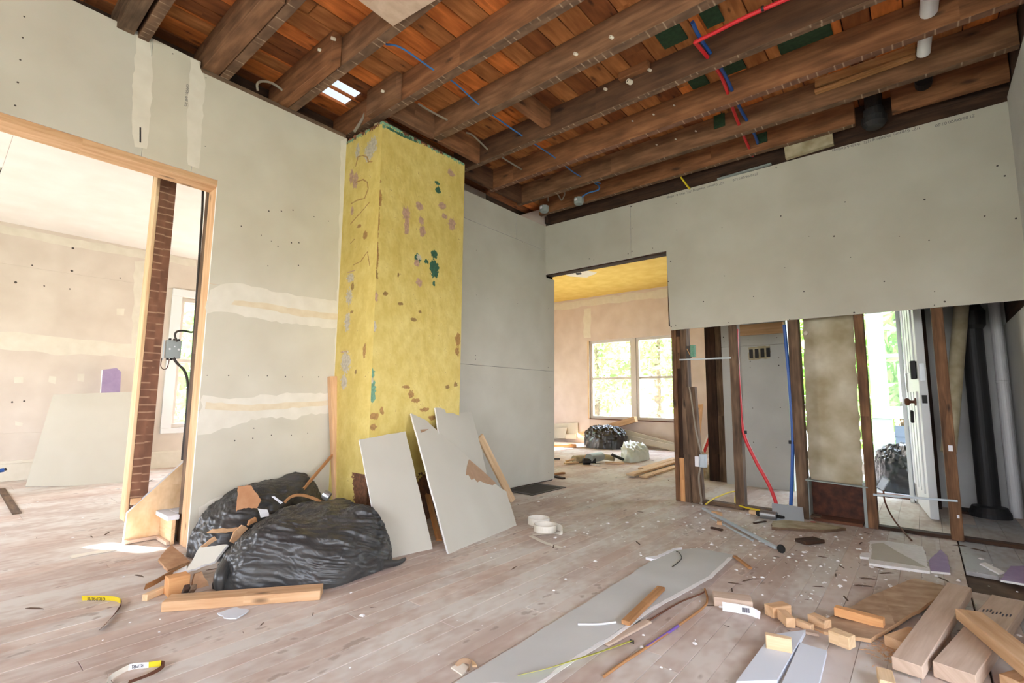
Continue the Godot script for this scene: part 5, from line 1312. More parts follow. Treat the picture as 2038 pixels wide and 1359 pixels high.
	sheet(q, "board", torn([Vector3(-2.215, 0.024, -2.072), Vector3(-2.322, 0.03, -2.602), Vector3(-2.591, 0.441, -2.75), Vector3(-2.779, 0.741, -2.813), Vector3(-2.712, 0.737, -2.482), Vector3(-2.735, 0.777, -2.482), Vector3(-2.715, 0.778, -2.376), Vector3(-2.628, 0.644, -2.332)], 0.003, 0.05, 6), Vector3(-0.0125, 0, 0), M.drywall, M.gypsum)
	q = thing("leaning_plank", "rough yellowish plank leaning behind the drywall pieces at the grey wall", "plank", Vector3(-2.689, 0, -3.264))
	beam(q, "plank", Vector3(-2.666, 0, -3.204), Vector3(-2.72, 0.548, -2.855), 0.02, 0.07, M.pine_pale, Vector3(0, 0.3, 1))
	q = thing("leaning_plank", "brown plank edge showing between two leaning drywall pieces", "plank", Vector3(-2.288, 0, -2.054))
	beam(q, "plank", Vector3(-2.275, 0, -2.051), Vector3(-2.72, 0.168, -2.333), 0.02, 0.035, M.pine_orange, Vector3(0, 0.3, 1))
	# trash sacks
	q = thing("trash_bag", "big black plastic trash bag lying in front of the yellow chimney", "trash bag", Vector3(-2.663, 0, -1.399))
	var sk := put(q, "sack", sack_mesh([Vector3(-2.464, 0, -0.895), Vector3(-2.329, 0, -0.94), Vector3(-2.229, 0, -1.088), Vector3(-2.091, 0, -1.225), Vector3(-2.091, 0, -1.403), Vector3(-2.151, 0, -1.613), Vector3(-2.353, 0, -1.675), Vector3(-2.59, 0, -1.742), Vector3(-2.798, 0, -1.756), Vector3(-2.851, 0, -1.62), Vector3(-2.875, 0, -1.331), Vector3(-2.737, 0, -1.094)], Vector3(-2.62, 0.255, -1.551), [[Vector3(-2.278, 0.1, -1.104), 0.17], [Vector3(-2.367, 0.06, -1.013), 0.14], [Vector3(-2.313, 0.05, -1.545), 0.13]], 5, 0.034, 110, 340, 0.85, Vector3(0.37, 0, -0.93)), M.bag_dusty, Transform3D(Basis.IDENTITY, Vector3(Vector3(-2.62, 0.255, -1.551).x, 0, Vector3(-2.62, 0.255, -1.551).z)))
	tube(sk, "twisted_neck", [Vector3(-2.454, 0.1, -0.948), Vector3(-2.402, 0.07, -0.901), Vector3(-2.398, 0.03, -0.898), Vector3(-2.403, 0.012, -0.906)], 0.034, M.bag_dusty, 12, 8, 0.018)
	tube(sk, "torn_tail", [Vector3(-2.109, 0.03, -1.527), Vector3(-2.111, 0.012, -1.62), Vector3(-2.141, 0.008, -1.694)], 0.022, M.bag_dusty, 10, 6, 0.008)
	q = thing("debris_bag", "half-open black debris bag slumped against the wall with wood scraps on it", "trash bag", Vector3(-3.1, 0.203, -1.417))
	put(q, "sack", sack_mesh([Vector3(-3.046, 0, -0.967), Vector3(-2.845, 0, -1.038), Vector3(-2.843, 0, -1.262), Vector3(-2.998, 0, -1.607), Vector3(-3.165, 0.105, -1.786), Vector3(-3.165, 0.133, -1.513), Vector3(-3.165, 0.114, -1.193), Vector3(-3.165, 0.041, -1.068)], Vector3(-3.1, 0.337, -1.424), [[Vector3(-3.05, 0.226, -1.614) * Vector3(1, 0, 1) + Vector3(0, 0.06, 0), 0.14]], 12, 0.03, 80, 240, 0.9, Vector3(0.25, 0.3, -0.92)), M.bag_dusty, Transform3D(Basis.IDENTITY, Vector3(Vector3(-3.1, 0.337, -1.424).x, 0, Vector3(-3.1, 0.337, -1.424).z)))
	# pieces on the bag
	var bits := [
		["cardboard_scrap", "torn brown cardboard flap on the open debris bag", "cardboard", [Vector3(-2.88, 0.361, -1.133), Vector3(-2.88, 0.358, -1.201), Vector3(-2.88, 0.271, -1.26), Vector3(-2.88, 0.22, -1.236), Vector3(-2.88, 0.21, -1.184), Vector3(-2.88, 0.219, -1.133)], Vector3(-0.004, 0, 0), M.cardboard],
		["plaster_lump_scrap", "white crumpled paper scrap in the debris bag", "paper scrap", [Vector3(-2.8, 0.244, -1.212), Vector3(-2.8, 0.231, -1.261), Vector3(-2.8, 0.191, -1.274), Vector3(-2.8, 0.193, -1.231)], Vector3(-0.01, 0, 0), M.gypsum],
		["wood_scrap", "long splintered lath on the debris bag", "wood scrap", [Vector3(-2.8, 0.163, -0.97), Vector3(-2.8, 0.177, -0.998), Vector3(-2.8, 0.16, -1.131), Vector3(-2.8, 0.142, -1.142), Vector3(-2.8, 0.153, -1.035)], Vector3(-0.012, 0, 0), M.pine],
		["wood_scrap", "upright pale wood chip on the debris bag", "wood scrap", [Vector3(-2.78, 0.151, -1.09), Vector3(-2.78, 0.177, -1.127), Vector3(-2.78, 0.153, -1.159), Vector3(-2.78, 0.09, -1.094), Vector3(-2.78, 0.104, -1.074)], Vector3(-0.012, 0, 0), M.pine],
		["wood_scrap", "wedge-shaped brown offcut beside the bag ties", "wood scrap", [Vector3(-2.78, 0.168, -1.158), Vector3(-2.78, 0.181, -1.203), Vector3(-2.78, 0.203, -1.196), Vector3(-2.78, 0.192, -1.166)], Vector3(-0.02, 0, 0), M.lath],
		["wood_scrap", "broken lath stub with split end below the bag opening", "wood scrap", [Vector3(-2.74, 0.119, -0.927), Vector3(-2.74, 0.154, -0.986), Vector3(-2.74, 0.137, -0.997), Vector3(-2.74, 0.103, -0.937)], Vector3(-0.01, 0, 0), M.pine],
		["wood_scrap", "small broken stick poking from right side of black bag", "wood scrap", [Vector3(-2.66, 0.107, -1.754), Vector3(-2.66, 0.13, -1.845), Vector3(-2.66, 0.107, -1.857), Vector3(-2.66, 0.09, -1.769)], Vector3(-0.016, 0, 0), M.pine_grey],
		["drywall_scrap", "flat drywall offcut under the debris bag's mouth", "drywall piece", [Vector3(-2.612, 0.05, -0.835), Vector3(-2.529, 0.09, -0.923), Vector3(-2.546, 0.15, -0.978), Vector3(-2.664, 0.13, -0.902)], Vector3(0, 0.012, 0), M.drywall],
		["drywall_scrap", "thin gypsum strip between wood offcuts left of black bag", "drywall piece", [Vector3(-2.683, 0.02, -0.804), Vector3(-2.689, 0.03, -0.863), Vector3(-2.769, 0.03, -0.883), Vector3(-2.742, 0.02, -0.82)], Vector3(0, 0.01, 0), M.gypsum],
		["wood_scrap", "brown pressboard slab leaning at left end of black bag", "wood scrap", [Vector3(-2.52, 0.064, -0.837), Vector3(-2.52, 0.067, -0.865), Vector3(-2.52, -0.001, -0.898), Vector3(-2.52, -0.026, -0.88), Vector3(-2.52, -0.011, -0.824)], Vector3(-0.012, 0, 0), M.chipboard],
		["chipboard_square", "square brown chipboard offcut tilted at the pine jamb foot", "wood scrap", [Vector3(-2.86, 0, -0.83), Vector3(-2.912, 0, -0.939), Vector3(-3.136, 0.05, -0.915), Vector3(-2.993, 0.02, -0.823)], Vector3(0, 0.01, 0.005), M.chipboard]]
	for b in bits:
		var p: Node3D = thing(b[0], b[1], b[2], b[3][0], "scraps around the trash bags")
		sheet(p, "piece", torn(b[3], 0.003, 0.02, 31), b[4], b[5], M.gypsum if b[0] == "drywall_scrap" else b[5])
	q = thing("bent_strap", "curved orange strap lying over the black bag", "strap", Vector3(-2.85, 0.257, -1.478))
	strap(q, "band", [Vector3(-2.66, 0.284, -1.286), Vector3(-2.66, 0.31, -1.322), Vector3(-2.66, 0.31, -1.378), Vector3(-2.66, 0.285, -1.444), Vector3(-2.66, 0.258, -1.493)], [Vector3(0.2, 1, 0), Vector3(0.4, 1, 0), Vector3(0.6, 1, 0), Vector3(0.6, 1, 0), Vector3(0.3, 1, 0)], 0.018, 0.002, M.lath)
	tag(lathe(self, "crushed_can", Vector3(-2.6, 0.299, -1.494), [Vector2(0, -0.02), Vector2(0.024, -0.018), Vector2(0.027, 0.0), Vector2(0.024, 0.02), Vector2(0, 0.022)], M.metal, 14, Basis.from_euler(Vector3(0.6, 0.3, 0.9))), "small crushed metal can on top of the black bag", "can")
	var tg := thing("paper_tag", "white printed tag stuck to the debris bag", "tag", Vector3(-2.93, 0.242, -1.368))
	sheet(tg, "paper", [Vector3(-2.78, 0.302, -1.269), Vector3(-2.78, 0.302, -1.285), Vector3(-2.78, 0.26, -1.335), Vector3(-2.78, 0.254, -1.322)], Vector3(0.001, 0, 0), M.paper_white)
	# lumber left of the bag
	q = thing("floor_lumber", "long pine two-by-four lying in front of black trash bag", "lumber", Vector3(-2.204, 0, -0.892))
	beam(q, "lumber", Vector3(-2.39, 0.019, -0.698), Vector3(-2.034, 0.019, -1.169), 0.085, 0.038, M.pine)
	q = thing("offcut_block", "reddish pine block standing at left end of the long two-by-four", "wood block", Vector3(-2.552, 0, -0.773))
	block(q, "block", Vector3(-2.562, 0, -0.735), Vector3(-2.562, 0, -0.735) + Vector3(0.06, 0.075, -0.08), M.pine_orange)
	q = thing("offcut_block", "small stamped pine stick left of the reddish block", "wood block", Vector3(-2.564, 0, -0.691))
	beam(q, "stick", Vector3(-2.532, 0.013, -0.66), Vector3(-2.582, 0.013, -0.745), 0.026, 0.026, M.pine_pale)
	q = thing("offcut_block", "dark weathered split stick pair beside reddish block", "wood block", Vector3(-2.534, 0, -0.812))
	beam(q, "stick", Vector3(-2.461, 0.01, -0.782), Vector3(-2.364, 0.07, -0.76), 0.02, 0.02, M.stud_dark)
	beam(q, "stick", Vector3(-2.445, 0.01, -0.796), Vector3(-2.342, 0.07, -0.778), 0.02, 0.02, M.stud)
	q = thing("bent_lath", "bowed wooden strip curving from chipboard square to the floor", "wood strip", Vector3(-2.699, 0, -0.743))
	strap(q, "strip", [Vector3(-2.617, 0.03, -0.682), Vector3(-2.652, 0.03, -0.728), Vector3(-2.704, 0.03, -0.78), Vector3(-2.745, 0.03, -0.831), Vector3(-2.769, 0.03, -0.883)], [Vector3(0.3, 1, 0), Vector3(0.3, 1, 0), Vector3(0.3, 1, 0), Vector3(0.4, 1, 0), Vector3(0.5, 1, 0)], 0.024, 0.004, M.lath)
	# straps on the floor
	q = thing("bundle_strap", "bent plastic strap with yellow printed half on the floor", "strap", Vector3(-2.636, 0, -0.546))
	var half := strap(q, "printed_half", [Vector3(-2.726, 0.012, -0.493), Vector3(-2.692, 0.012, -0.523), Vector3(-2.654, 0.012, -0.556), Vector3(-2.61, 0.012, -0.581), Vector3(-2.57, 0.012, -0.589)], [Vector3(0, 1, 0.3), Vector3(0, 1, 0.3), Vector3(0, 1, 0.3), Vector3(0, 1, 0.2), Vector3(0, 1, 0.1)], 0.02, 0.0012, M.yellow)
	strap(q, "plain_half", [Vector3(-2.579, 0.009, -0.592), Vector3(-2.531, 0.009, -0.582), Vector3(-2.434, 0.009, -0.539), Vector3(-2.338, 0.009, -0.487)], [Vector3(0, 1, 0.1), Vector3(0.4, 1, 0), Vector3(0.8, 0.6, 0), Vector3(0.9, 0.4, 0)], 0.018, 0.0012, M.brown_board)
	var fx := frame(Vector3(-2.762, 0, -0.503), Vector3(-2.657, 0, -0.588))
	writing(half, "print", "GRIPRITE", Vector3(-2.672, 0.013, -0.53) + fx.z * 0.002, 0.014, Basis(-fx.x, Vector3(0, -1, -0.3).normalized(), fx.z).orthonormalized(), M.black_ink)
	q = thing("bundle_strap", "looped strap with white and yellow print at the bottom left edge", "strap", Vector3(-1.911, 0, -0.494))
	strap(q, "pale_end", [Vector3(-1.871, 0.012, -0.415), Vector3(-1.909, 0.012, -0.429), Vector3(-1.931, 0.012, -0.46), Vector3(-1.94, 0.012, -0.482)], [Vector3(0, 1, 0), Vector3(0, 1, 0), Vector3(0, 1, 0), Vector3(0, 1, 0)], 0.016, 0.0012, M.tape_white)
	var half2 := strap(q, "white_print", [Vector3(-1.938, 0.013, -0.481), Vector3(-1.93, 0.013, -0.499), Vector3(-1.909, 0.013, -0.525)], [Vector3(0, 1, 0.2), Vector3(0, 1, 0.3), Vector3(0, 1, 0.3)], 0.018, 0.0012, M.paper_white)
	strap(q, "yellow_print", [Vector3(-1.909, 0.013, -0.525), Vector3(-1.899, 0.013, -0.541), Vector3(-1.89, 0.013, -0.553)], [Vector3(0, 1, 0.3), Vector3(0, 1, 0.2), Vector3(0, 1, 0)], 0.018, 0.0012, M.yellow)
	strap(q, "returning_end", [Vector3(-1.897, 0.01, -0.555), Vector3(-1.883, 0.01, -0.56), Vector3(-1.862, 0.01, -0.54), Vector3(-1.849, 0.01, -0.504), Vector3(-1.847, 0.01, -0.461)], [Vector3(0, 1, 0), Vector3(0, 1, 0), Vector3(0.3, 1, 0), Vector3(0.6, 0.8, 0), Vector3(0.6, 0.8, 0)], 0.016, 0.0012, M.brown_board)
	var fy := frame(Vector3(-1.968, 0, -0.489), Vector3(-1.939, 0, -0.534))
	writing(half2, "print", "GRIPRITE", Vector3(-1.929, 0.013, -0.5) + fy.z * 0.002, 0.010, Basis(-fy.x, Vector3(0, -1, -0.3).normalized(), fy.z).orthonormalized(), M.black_ink)
	# side room
	q = thing("drywall_sheet", "large loose drywall sheet leaning on the far wall of the left room", "drywall sheet", Vector3(-6.116, 0, -0.972))
	sheet(q, "board", [Vector3(-6.266, 0, -0.658), Vector3(-5.975, 0, -1.327), Vector3(-6.45, 0.858, -1.427), Vector3(-6.45, 0.869, -0.782)], Vector3(-0.012, -0.004, 0), M.drywall, M.gypsum)
	q = thing("purple_board", "lavender drywall offcut standing behind the big leaning sheet", "drywall piece", Vector3(-6.7, 0.877, -1.278))
	sheet(q, "board", [Vector3(-6.7, 0.506, -1.22) * Vector3(1, 0, 1), Vector3(-6.7, 0.499, -1.387) * Vector3(1, 0, 1), Vector3(-6.72, 1.098, -1.346), Vector3(-6.72, 1.139, -1.303), Vector3(-6.72, 1.112, -1.186)], Vector3(-0.05, 0, 0), M.purple_board, M.gypsum)
	q = thing("blue_marker", "blue tool handle lying at the left edge of side room floor", "tool", Vector3(-7.493, 0, -0.576))
	tube(q, "handle", [Vector3(-6.5, 0.147, -0.472), Vector3(-6.5, 0.155, -0.522)], 0.018, M.blue, 10, 2)
	tube(q, "tip", [Vector3(-6.5, 0.155, -0.522), Vector3(-6.5, 0.163, -0.537)], 0.012, M.black, 10, 2)


func floor_things() -> void:
	var q: Node3D
	# lumber heap at the lower right
	q = thing("plywood_piece", "weathered plywood offcut under the lumber at lower right", "plywood", Vector3(-0.202, 0, -2.436))
	sheet(q, "panel", torn([Vector3(-0.196, 0, -2.216), Vector3(-0.337, 0, -2.2), Vector3(-0.389, 0, -2.228), Vector3(-0.325, 0, -2.392), Vector3(-0.221, 0, -2.737), Vector3(-0.085, 0.01, -3.07), Vector3(0.039, 0.03, -2.993), Vector3(-0.052, 0.02, -2.67)], 0.003, 0.05, 9), Vector3(0, 0.013, 0), M.plywood, M.pine)
	q = thing("lumber", "pine two-by-four lying across the plywood, pointing at the back wall", "lumber", Vector3(-0.039, 0, -2.47))
	beam(q, "lumber", Vector3(-0.094, 0.028, -2.04), Vector3(0.066, 0.052, -2.93), 0.078, 0.038, M.pine_grey)
	q = thing("lumber", "wide pine plank with ink stamps under the crossing board", "lumber", Vector3(0.1, 0, -2.5))
	beam(q, "plank", Vector3(0.016, 0.026, -2.08), Vector3(0.216, 0.026, -2.95), 0.10, 0.046, M.pine_grey)
	for k in 9:
		var f := 0.72 + (k % 3) * 0.012
		var p := Vector3(0.016, 0.0496, -2.08).lerp(Vector3(0.216, 0.0496, -2.95), f) + Vector3(0.975, 0, 0.22) * (k - 4) * 0.009
		put(q, "ink_stamp", cbox(Vector3(0.004, 0.0008, 0.03), 0.0002), M.ink, Transform3D(Basis(Vector3.UP, -0.2), p))
	q = thing("lumber", "pine board crossing on top of the wide plank at right edge", "lumber", Vector3(0.14, 0, -2.3))
	beam(q, "board", Vector3(0.076, 0.074, -2.535), Vector3(0.235, 0.074, -2.06), 0.078, 0.038, M.pine)
	var blocks := [
		["orange pine wedge lying on the plywood", Vector3(-0.321, 0.034, -2.377), Vector3(-0.166, 0.034, -2.363), 0.038, 0.032, M.pine_orange],
		["pale whitewood block at the plywood's near corner", Vector3(-0.302, 0.036, -2.121), Vector3(-0.239, 0.036, -2.1), 0.045, 0.04, M.pine_pale],
		["short pine block at bottom below the two-by-four", Vector3(-0.148, 0.017, -1.981), Vector3(-0.135, 0.017, -1.895), 0.04, 0.032, M.pine_pale],
		["pine offcut partly hidden under the two-by-four", Vector3(-0.13, 0.018, -2.228), Vector3(-0.066, 0.018, -2.374), 0.07, 0.034, M.pine],
		["squarish pine offcut, leftmost of the small blocks", Vector3(-0.525, 0.022, -2.224), Vector3(-0.476, 0.022, -2.304), 0.045, 0.04, M.pine],
		["slanted pine block leaning on the squarish offcut", Vector3(-0.481, 0.02, -2.234), Vector3(-0.437, 0.02, -2.169), 0.034, 0.036, M.pine],
		["thin pine stick between slanted block and plywood", Vector3(-0.431, 0.012, -2.215), Vector3(-0.371, 0.012, -2.198), 0.025, 0.022, M.pine],
		["flat pine chip beside the white boards", Vector3(-0.395, 0.006, -2.163), Vector3(-0.348, 0.006, -2.173), 0.03, 0.01, M.pine_grey],
		["notched pine block between small stick and plywood", Vector3(-0.388, 0.02, -2.274), Vector3(-0.328, 0.02, -2.242), 0.04, 0.034, M.pine],
		["pale pine block resting on the left white board", Vector3(-0.467, 0.038, -1.919), Vector3(-0.392, 0.038, -1.939), 0.026, 0.044, M.pine_pale],
		["pine corner piece at the right bottom edge", Vector3(0.141, 0.02, -2.147), Vector3(0.192, 0.02, -2.233), 0.05, 0.036, M.pine]]
	for b in blocks:
		var p: Node3D = thing("wood_offcut", b[0], "wood block", (b[1] + b[2]) / 2 * Vector3(1, 0, 1), "wood offcuts at the lower right")
		beam(p, "block", b[1], b[2], b[3], b[4], b[5])
	q = thing("labelled_offcut", "pine offcut with a white barcode label in middle of floor", "wood block", Vector3(-0.682, 0, -2.296))
	beam(q, "block", Vector3(-0.737, 0.018, -2.221), Vector3(-0.6, 0.018, -2.274), 0.075, 0.036, M.pine_grey)
	var d := (Vector3(-0.605, 0, -2.29) - Vector3(-0.742, 0, -2.237)).normalized()
	var nrm := Vector3(-d.z, 0, d.x)
	if nrm.z < 0: nrm = -nrm
	var lb := strap(q, "label", [Vector3(-0.681, 0.02, -2.157) + nrm * 0.002, Vector3(-0.624, 0.02, -2.175) + nrm * 0.002, Vector3(-0.581, 0.017, -2.191) + nrm * 0.004, Vector3(-0.549, 0.012, -2.187) + nrm * 0.008], [Vector3.UP, Vector3.UP, Vector3.UP, Vector3.UP], 0.034, 0.0008, M.paper_white)
	for k in 7:
		block(lb, "barcode_bar", Vector3(-0.612, 0.02, -2.179) + d * (k * 0.004) + nrm * 0.0034 + Vector3(0, -0.010, 0), Vector3(-0.612, 0.02, -2.179) + d * (k * 0.004 + 0.002) + nrm * 0.005 + Vector3(0, 0.008, 0), M.ink, 0.0)
	# white primed boards
	for b in [["wider white primed board at the bottom edge, with a pine block on it", [Vector3(-0.474, 0, -2.031), Vector3(-0.387, 0, -2.152), Vector3(-0.393, 0, -1.722), Vector3(-0.484, 0, -1.633)], 0.017], ["right one of two white primed boards at bottom edge", [Vector3(-0.385, 0, -2.037), Vector3(-0.306, 0, -2.035), Vector3(-0.295, 0, -1.79), Vector3(-0.379, 0, -1.711)], 0.014]]:
		var p: Node3D = thing("white_board", b[0], "board", b[1][0], "white primed boards on the floor")
		sheet(p, "board", b[1], Vector3(0, b[2], 0), M.white_board)
	# torn drywall strips
	q = thing("drywall_strip", "long grey torn drywall strip lying diagonally across the floor", "drywall piece", Vector3(-1.039, 0, -1.82))
	sheet(q, "board", torn([Vector3(-1.122, 0, -1.087), Vector3(-1.126, 0, -1.308), Vector3(-1.128, 0, -1.599), Vector3(-1.135, 0, -1.991), Vector3(-1.15, 0, -2.492), Vector3(-1.136, 0, -2.784), Vector3(-1.042, 0, -2.917), Vector3(-0.859, 0, -2.925), Vector3(-0.843, 0, -2.713), Vector3(-0.839, 0, -2.528), Vector3(-0.872, 0, -2.237), Vector3(-0.905, 0, -1.994), Vector3(-0.913, 0, -1.648), Vector3(-0.934, 0, -1.459), Vector3(-0.938, 0, -1.24)], 0.004, 0.05, 11), Vector3(0, 0.010, 0), M.drywall_cool, M.gypsum)
	sheet(q, "paper_edge", torn([Vector3(-0.841, 0.01, -2.862), Vector3(-0.825, 0.01, -2.483), Vector3(-0.888, 0.01, -1.956), Vector3(-0.897, 0.01, -1.618), Vector3(-0.918, 0.01, -1.433), Vector3(-0.922, 0.01, -1.218), Vector3(-0.933, 0.01, -1.216), Vector3(-0.931, 0.01, -1.433), Vector3(-0.912, 0.01, -1.623), Vector3(-0.905, 0.01, -1.972), Vector3(-0.846, 0.01, -2.49), Vector3(-0.86, 0.01, -2.856)], 0.002, 0.04, 12), Vector3(0, 0.0012, 0), M.gypsum)
	q = thing("drywall_scrap", "grey and white torn drywall piece lying below the duct", "drywall piece", Vector3(-0.179, 0, -3.496))
	sheet(q, "board", torn([Vector3(-0.273, 0, -3.24), Vector3(-0.031, 0, -3.297), Vector3(-0.056, 0, -3.823), Vector3(-0.238, 0, -3.82), Vector3(-0.304, 0, -3.762)], 0.004, 0.03, 13), Vector3(0, 0.013, 0), M.gypsum, M.gypsum)
	sheet(q, "grey_paper", torn([Vector3(-0.272, 0.013, -3.333), Vector3(-0.04, 0.013, -3.351), Vector3(-0.158, 0.013, -3.572), Vector3(-0.241, 0.013, -3.753), Vector3(-0.29, 0.013, -3.682)], 0.003, 0.03, 14), Vector3(0, 0.0008, 0), M.drywall)
	sheet(q, "broken_tab", torn([Vector3(-0.32, 0, -3.348), Vector3(-0.271, 0, -3.369), Vector3(-0.278, 0, -3.477), Vector3(-0.323, 0, -3.437)], 0.003, 0.02, 14), Vector3(0, 0.012, 0), M.gypsum)
	q = thing("purple_scrap", "lavender drywall scrap touching the grey and white torn piece", "drywall piece", Vector3(0.008, 0, -3.5))
	sheet(q, "board", torn([Vector3(-0.029, 0, -3.318), Vector3(0.047, 0, -3.348), Vector3(0.046, 0, -3.696), Vector3(0.021, 0, -3.829), Vector3(-0.033, 0, -3.537)], 0.002, 0.03, 15), Vector3(0, 0.010, 0), M.purple_board, M.gypsum)
	q = thing("purple_scrap", "lavender drywall scrap at the right edge by the floor gap", "drywall piece", Vector3(0.287, 0, -3.505))
	sheet(q, "board", torn([Vector3(0.227, 0, -3.382), Vector3(0.324, 0, -3.384), Vector3(0.388, 0, -3.785), Vector3(0.292, 0, -3.7)], 0.003, 0.03, 16), Vector3(0, 0.010, 0), M.purple_board, M.gypsum)
	q = thing("plaster_strip", "white broken plaster strip near the right floor gap", "plaster", Vector3(0.207, 0, -3.625))
	sheet(q, "strip", torn([Vector3(0.171, 0, -3.655), Vector3(0.231, 0, -3.511), Vector3(0.257, 0, -3.562), Vector3(0.197, 0, -3.699)], 0.003, 0.02, 17), Vector3(0, 0.008, 0), M.gypsum)
	q = thing("paper_shred", "white torn paper shred at the top of the drywall strip", "paper scrap", Vector3(-1.163, 0, -2.643))
	sheet(q, "paper", torn([Vector3(-1.197, 0, -2.557), Vector3(-1.143, 0, -2.551), Vector3(-1.129, 0, -2.767), Vector3(-1.115, 0, -2.865), Vector3(-1.147, 0, -2.811), Vector3(-1.16, 0, -2.623)], 0.003, 0.02, 18), Vector3(0, 0.012, 0), M.paper_white)
	# shim, strips and tape
	q = thing("wood_shim", "short brown pine shim lying on the grey drywall strip", "wood piece", Vector3(-0.949, 0, -1.994))
	beam(q, "shim", Vector3(-0.908, 0.02, -1.757), Vector3(-0.947, 0.02, -2.175), 0.034, 0.016, M.lath)
	q = thing("lath_strip", "thin pinkish lath lying along the drywall strip", "wood strip", Vector3(-0.895, 0, -1.673))
	beam(q, "lath", Vector3(-0.901, 0.006, -1.594), Vector3(-0.865, 0.006, -1.86), 0.03, 0.008, M.pine_grey)
	q = thing("measuring_tape_blade", "yellow green measuring tape strip on the floor", "tape", Vector3(-0.931, 0, -1.462))
	strap(q, "blade", [Vector3(-1.002, 0.013, -1.235), Vector3(-0.948, 0.02, -1.316), Vector3(-0.907, 0.02, -1.425), Vector3(-0.875, 0.016, -1.53), Vector3(-0.839, 0.012, -1.663)], [Vector3(0.6, 0.5, 0.6), Vector3(0.6, 0.4, 0.6), Vector3(0.6, 0.3, 0.6), Vector3(0.6, 0.3, 0.6), Vector3(0.6, 0.3, 0.6)], 0.018, 0.001, M.yellow_tape)
	block(q, "hook", Vector3(-0.845, 0.004, -1.663), Vector3(-0.829, 0.016, -1.666), M.screw)
	q = thing("torn_edging", "thin purple-brown edging strip bent in a long hook on the floor", "strip", Vector3(-0.774, 0, -1.829))
	tube(q, "strip", [Vector3(-0.809, 0.004, -1.418), Vector3(-0.799, 0.006, -1.524), Vector3(-0.786, 0.006, -1.645), Vector3(-0.767, 0.006, -1.859), Vector3(-0.748, 0.006, -2.118), Vector3(-0.762, 0.008, -2.22), Vector3(-0.808, 0.008, -2.326)], 0.0045, M.lath, 8, 8)
	tube(q, "purple_stretch", [Vector3(-0.785, 0.006, -1.666), Vector3(-0.774, 0.006, -1.785), Vector3(-0.763, 0.006, -1.898)], 0.005, M.purple, 8, 6)
	tube(q, "upper_curl", [Vector3(-0.808, 0.008, -2.326), Vector3(-0.8, 0.008, -2.272), Vector3(-0.843, 0.005, -2.104), Vector3(-0.866, 0.005, -1.862)], 0.003, M.brown_board, 8, 8)
	# roll of white tape
	var c := Vector3(-1.983, 0, -2.68)
	q = thing("tape_roll", "unrolled coil of white paper tape on the floor", "tape roll", c)
	for k in 2:
		var cc: Vector3 = [Vector3(-2.073, 0, -2.773), Vector3(-1.935, 0, -2.658)][k]
		lathe(q, "coil", cc, [Vector2(0.070, 0.0), Vector2(0.074, 0.0), Vector2(0.074, 0.042), Vector2(0.070, 0.042), Vector2(0.070, 0.0)], M.tape_white, 28)
	strap(q, "loose_end", [Vector3(-1.927, 0.022, -2.732), Vector3(-1.833, 0.022, -2.699), Vector3(-1.798, 0.016, -2.635), Vector3(-1.863, 0.008, -2.586), Vector3(-1.936, 0.004, -2.526)], [Vector3.UP, Vector3(0.1, 1, 0.2), Vector3(0.4, 0.6, 0.6), Vector3(0.3, 0.2, 1), Vector3(0.3, 0.1, 1)], 0.044, 0.001, M.tape_white)
	strap(q, "loose_end", [Vector3(-1.924, 0.004, -2.491), Vector3(-1.771, 0.003, -2.434), Vector3(-1.642, 0.003, -2.418)], [Vector3(0.6, 0, 1), Vector3(0.6, 0, 1), Vector3(0.6, 0, 1)], 0.03, 0.001, M.tape_white)
	# floor vent
	var gv := thing("floor_vent", "dark metal floor register grille by the grey hall wall", "floor vent", Vector3(-2.773, 0, -3.77))
	var p0 := Vector3(-3.028, 0.0, -3.505)
	var p1 := Vector3(-2.69, 0.006, -4.04)
	block(gv, "frame", Vector3(p0.x, 0.001, p0.z), Vector3(p1.x, 0.006, p0.z - 0.05), M.screw)
	block(gv, "frame", Vector3(p0.x, 0.001, p1.z + 0.05), Vector3(p1.x, 0.006, p1.z), M.screw)
	block(gv, "frame", Vector3(p0.x, 0.001, p0.z - 0.05), Vector3(p0.x + 0.03, 0.006, p1.z + 0.05), M.screw)
	block(gv, "frame", Vector3(p1.x - 0.03, 0.001, p0.z - 0.05), Vector3(p1.x, 0.006, p1.z + 0.05), M.screw)
	for k in 24:
		var z := lerpf(p0.z - 0.056, p1.z + 0.056, k / 23.0)
		block(gv, "slat", Vector3(p0.x + 0.03, -0.012, z + 0.003), Vector3(p1.x - 0.03, 0.005, z - 0.003), M.screw, 0.0005)
	for k in 3:
		var x := lerpf(p0.x + 0.03, p1.x - 0.03, (k + 1) / 4.0)
		block(gv, "cross_bar", Vector3(x - 0.003, -0.014, p0.z - 0.05), Vector3(x + 0.003, 0.003, p1.z + 0.05), M.screw, 0.0005)
	# metal rail, steel tube and offcuts near the studs
	q = thing("metal_track", "galvanised metal rail lying on the floor, ending in a round black cap", "metal rail", Vector3(-1.028, 0, -3.663))
	beam(q, "rail", Vector3(-1.367, 0.012, -3.965), Vector3(-0.703, 0.012, -3.216), 0.022, 0.016, M.galv)
	beam(q, "thin_rail", Vector3(-1.234, 0.006, -3.729), Vector3(-0.852, 0.006, -3.312), 0.016, 0.010, M.galv)
	lathe(q, "round_cap", Vector3(-0.669, 0.022, -3.175), [Vector2(0, -0.006), Vector2(0.022, -0.006), Vector2(0.024, 0), Vector2(0.022, 0.006), Vector2(0, 0.006)], M.black, 20, Basis(Vector3(1, 0, 0), PI / 2) * Basis(Vector3(0, 0, 1), 0.4))
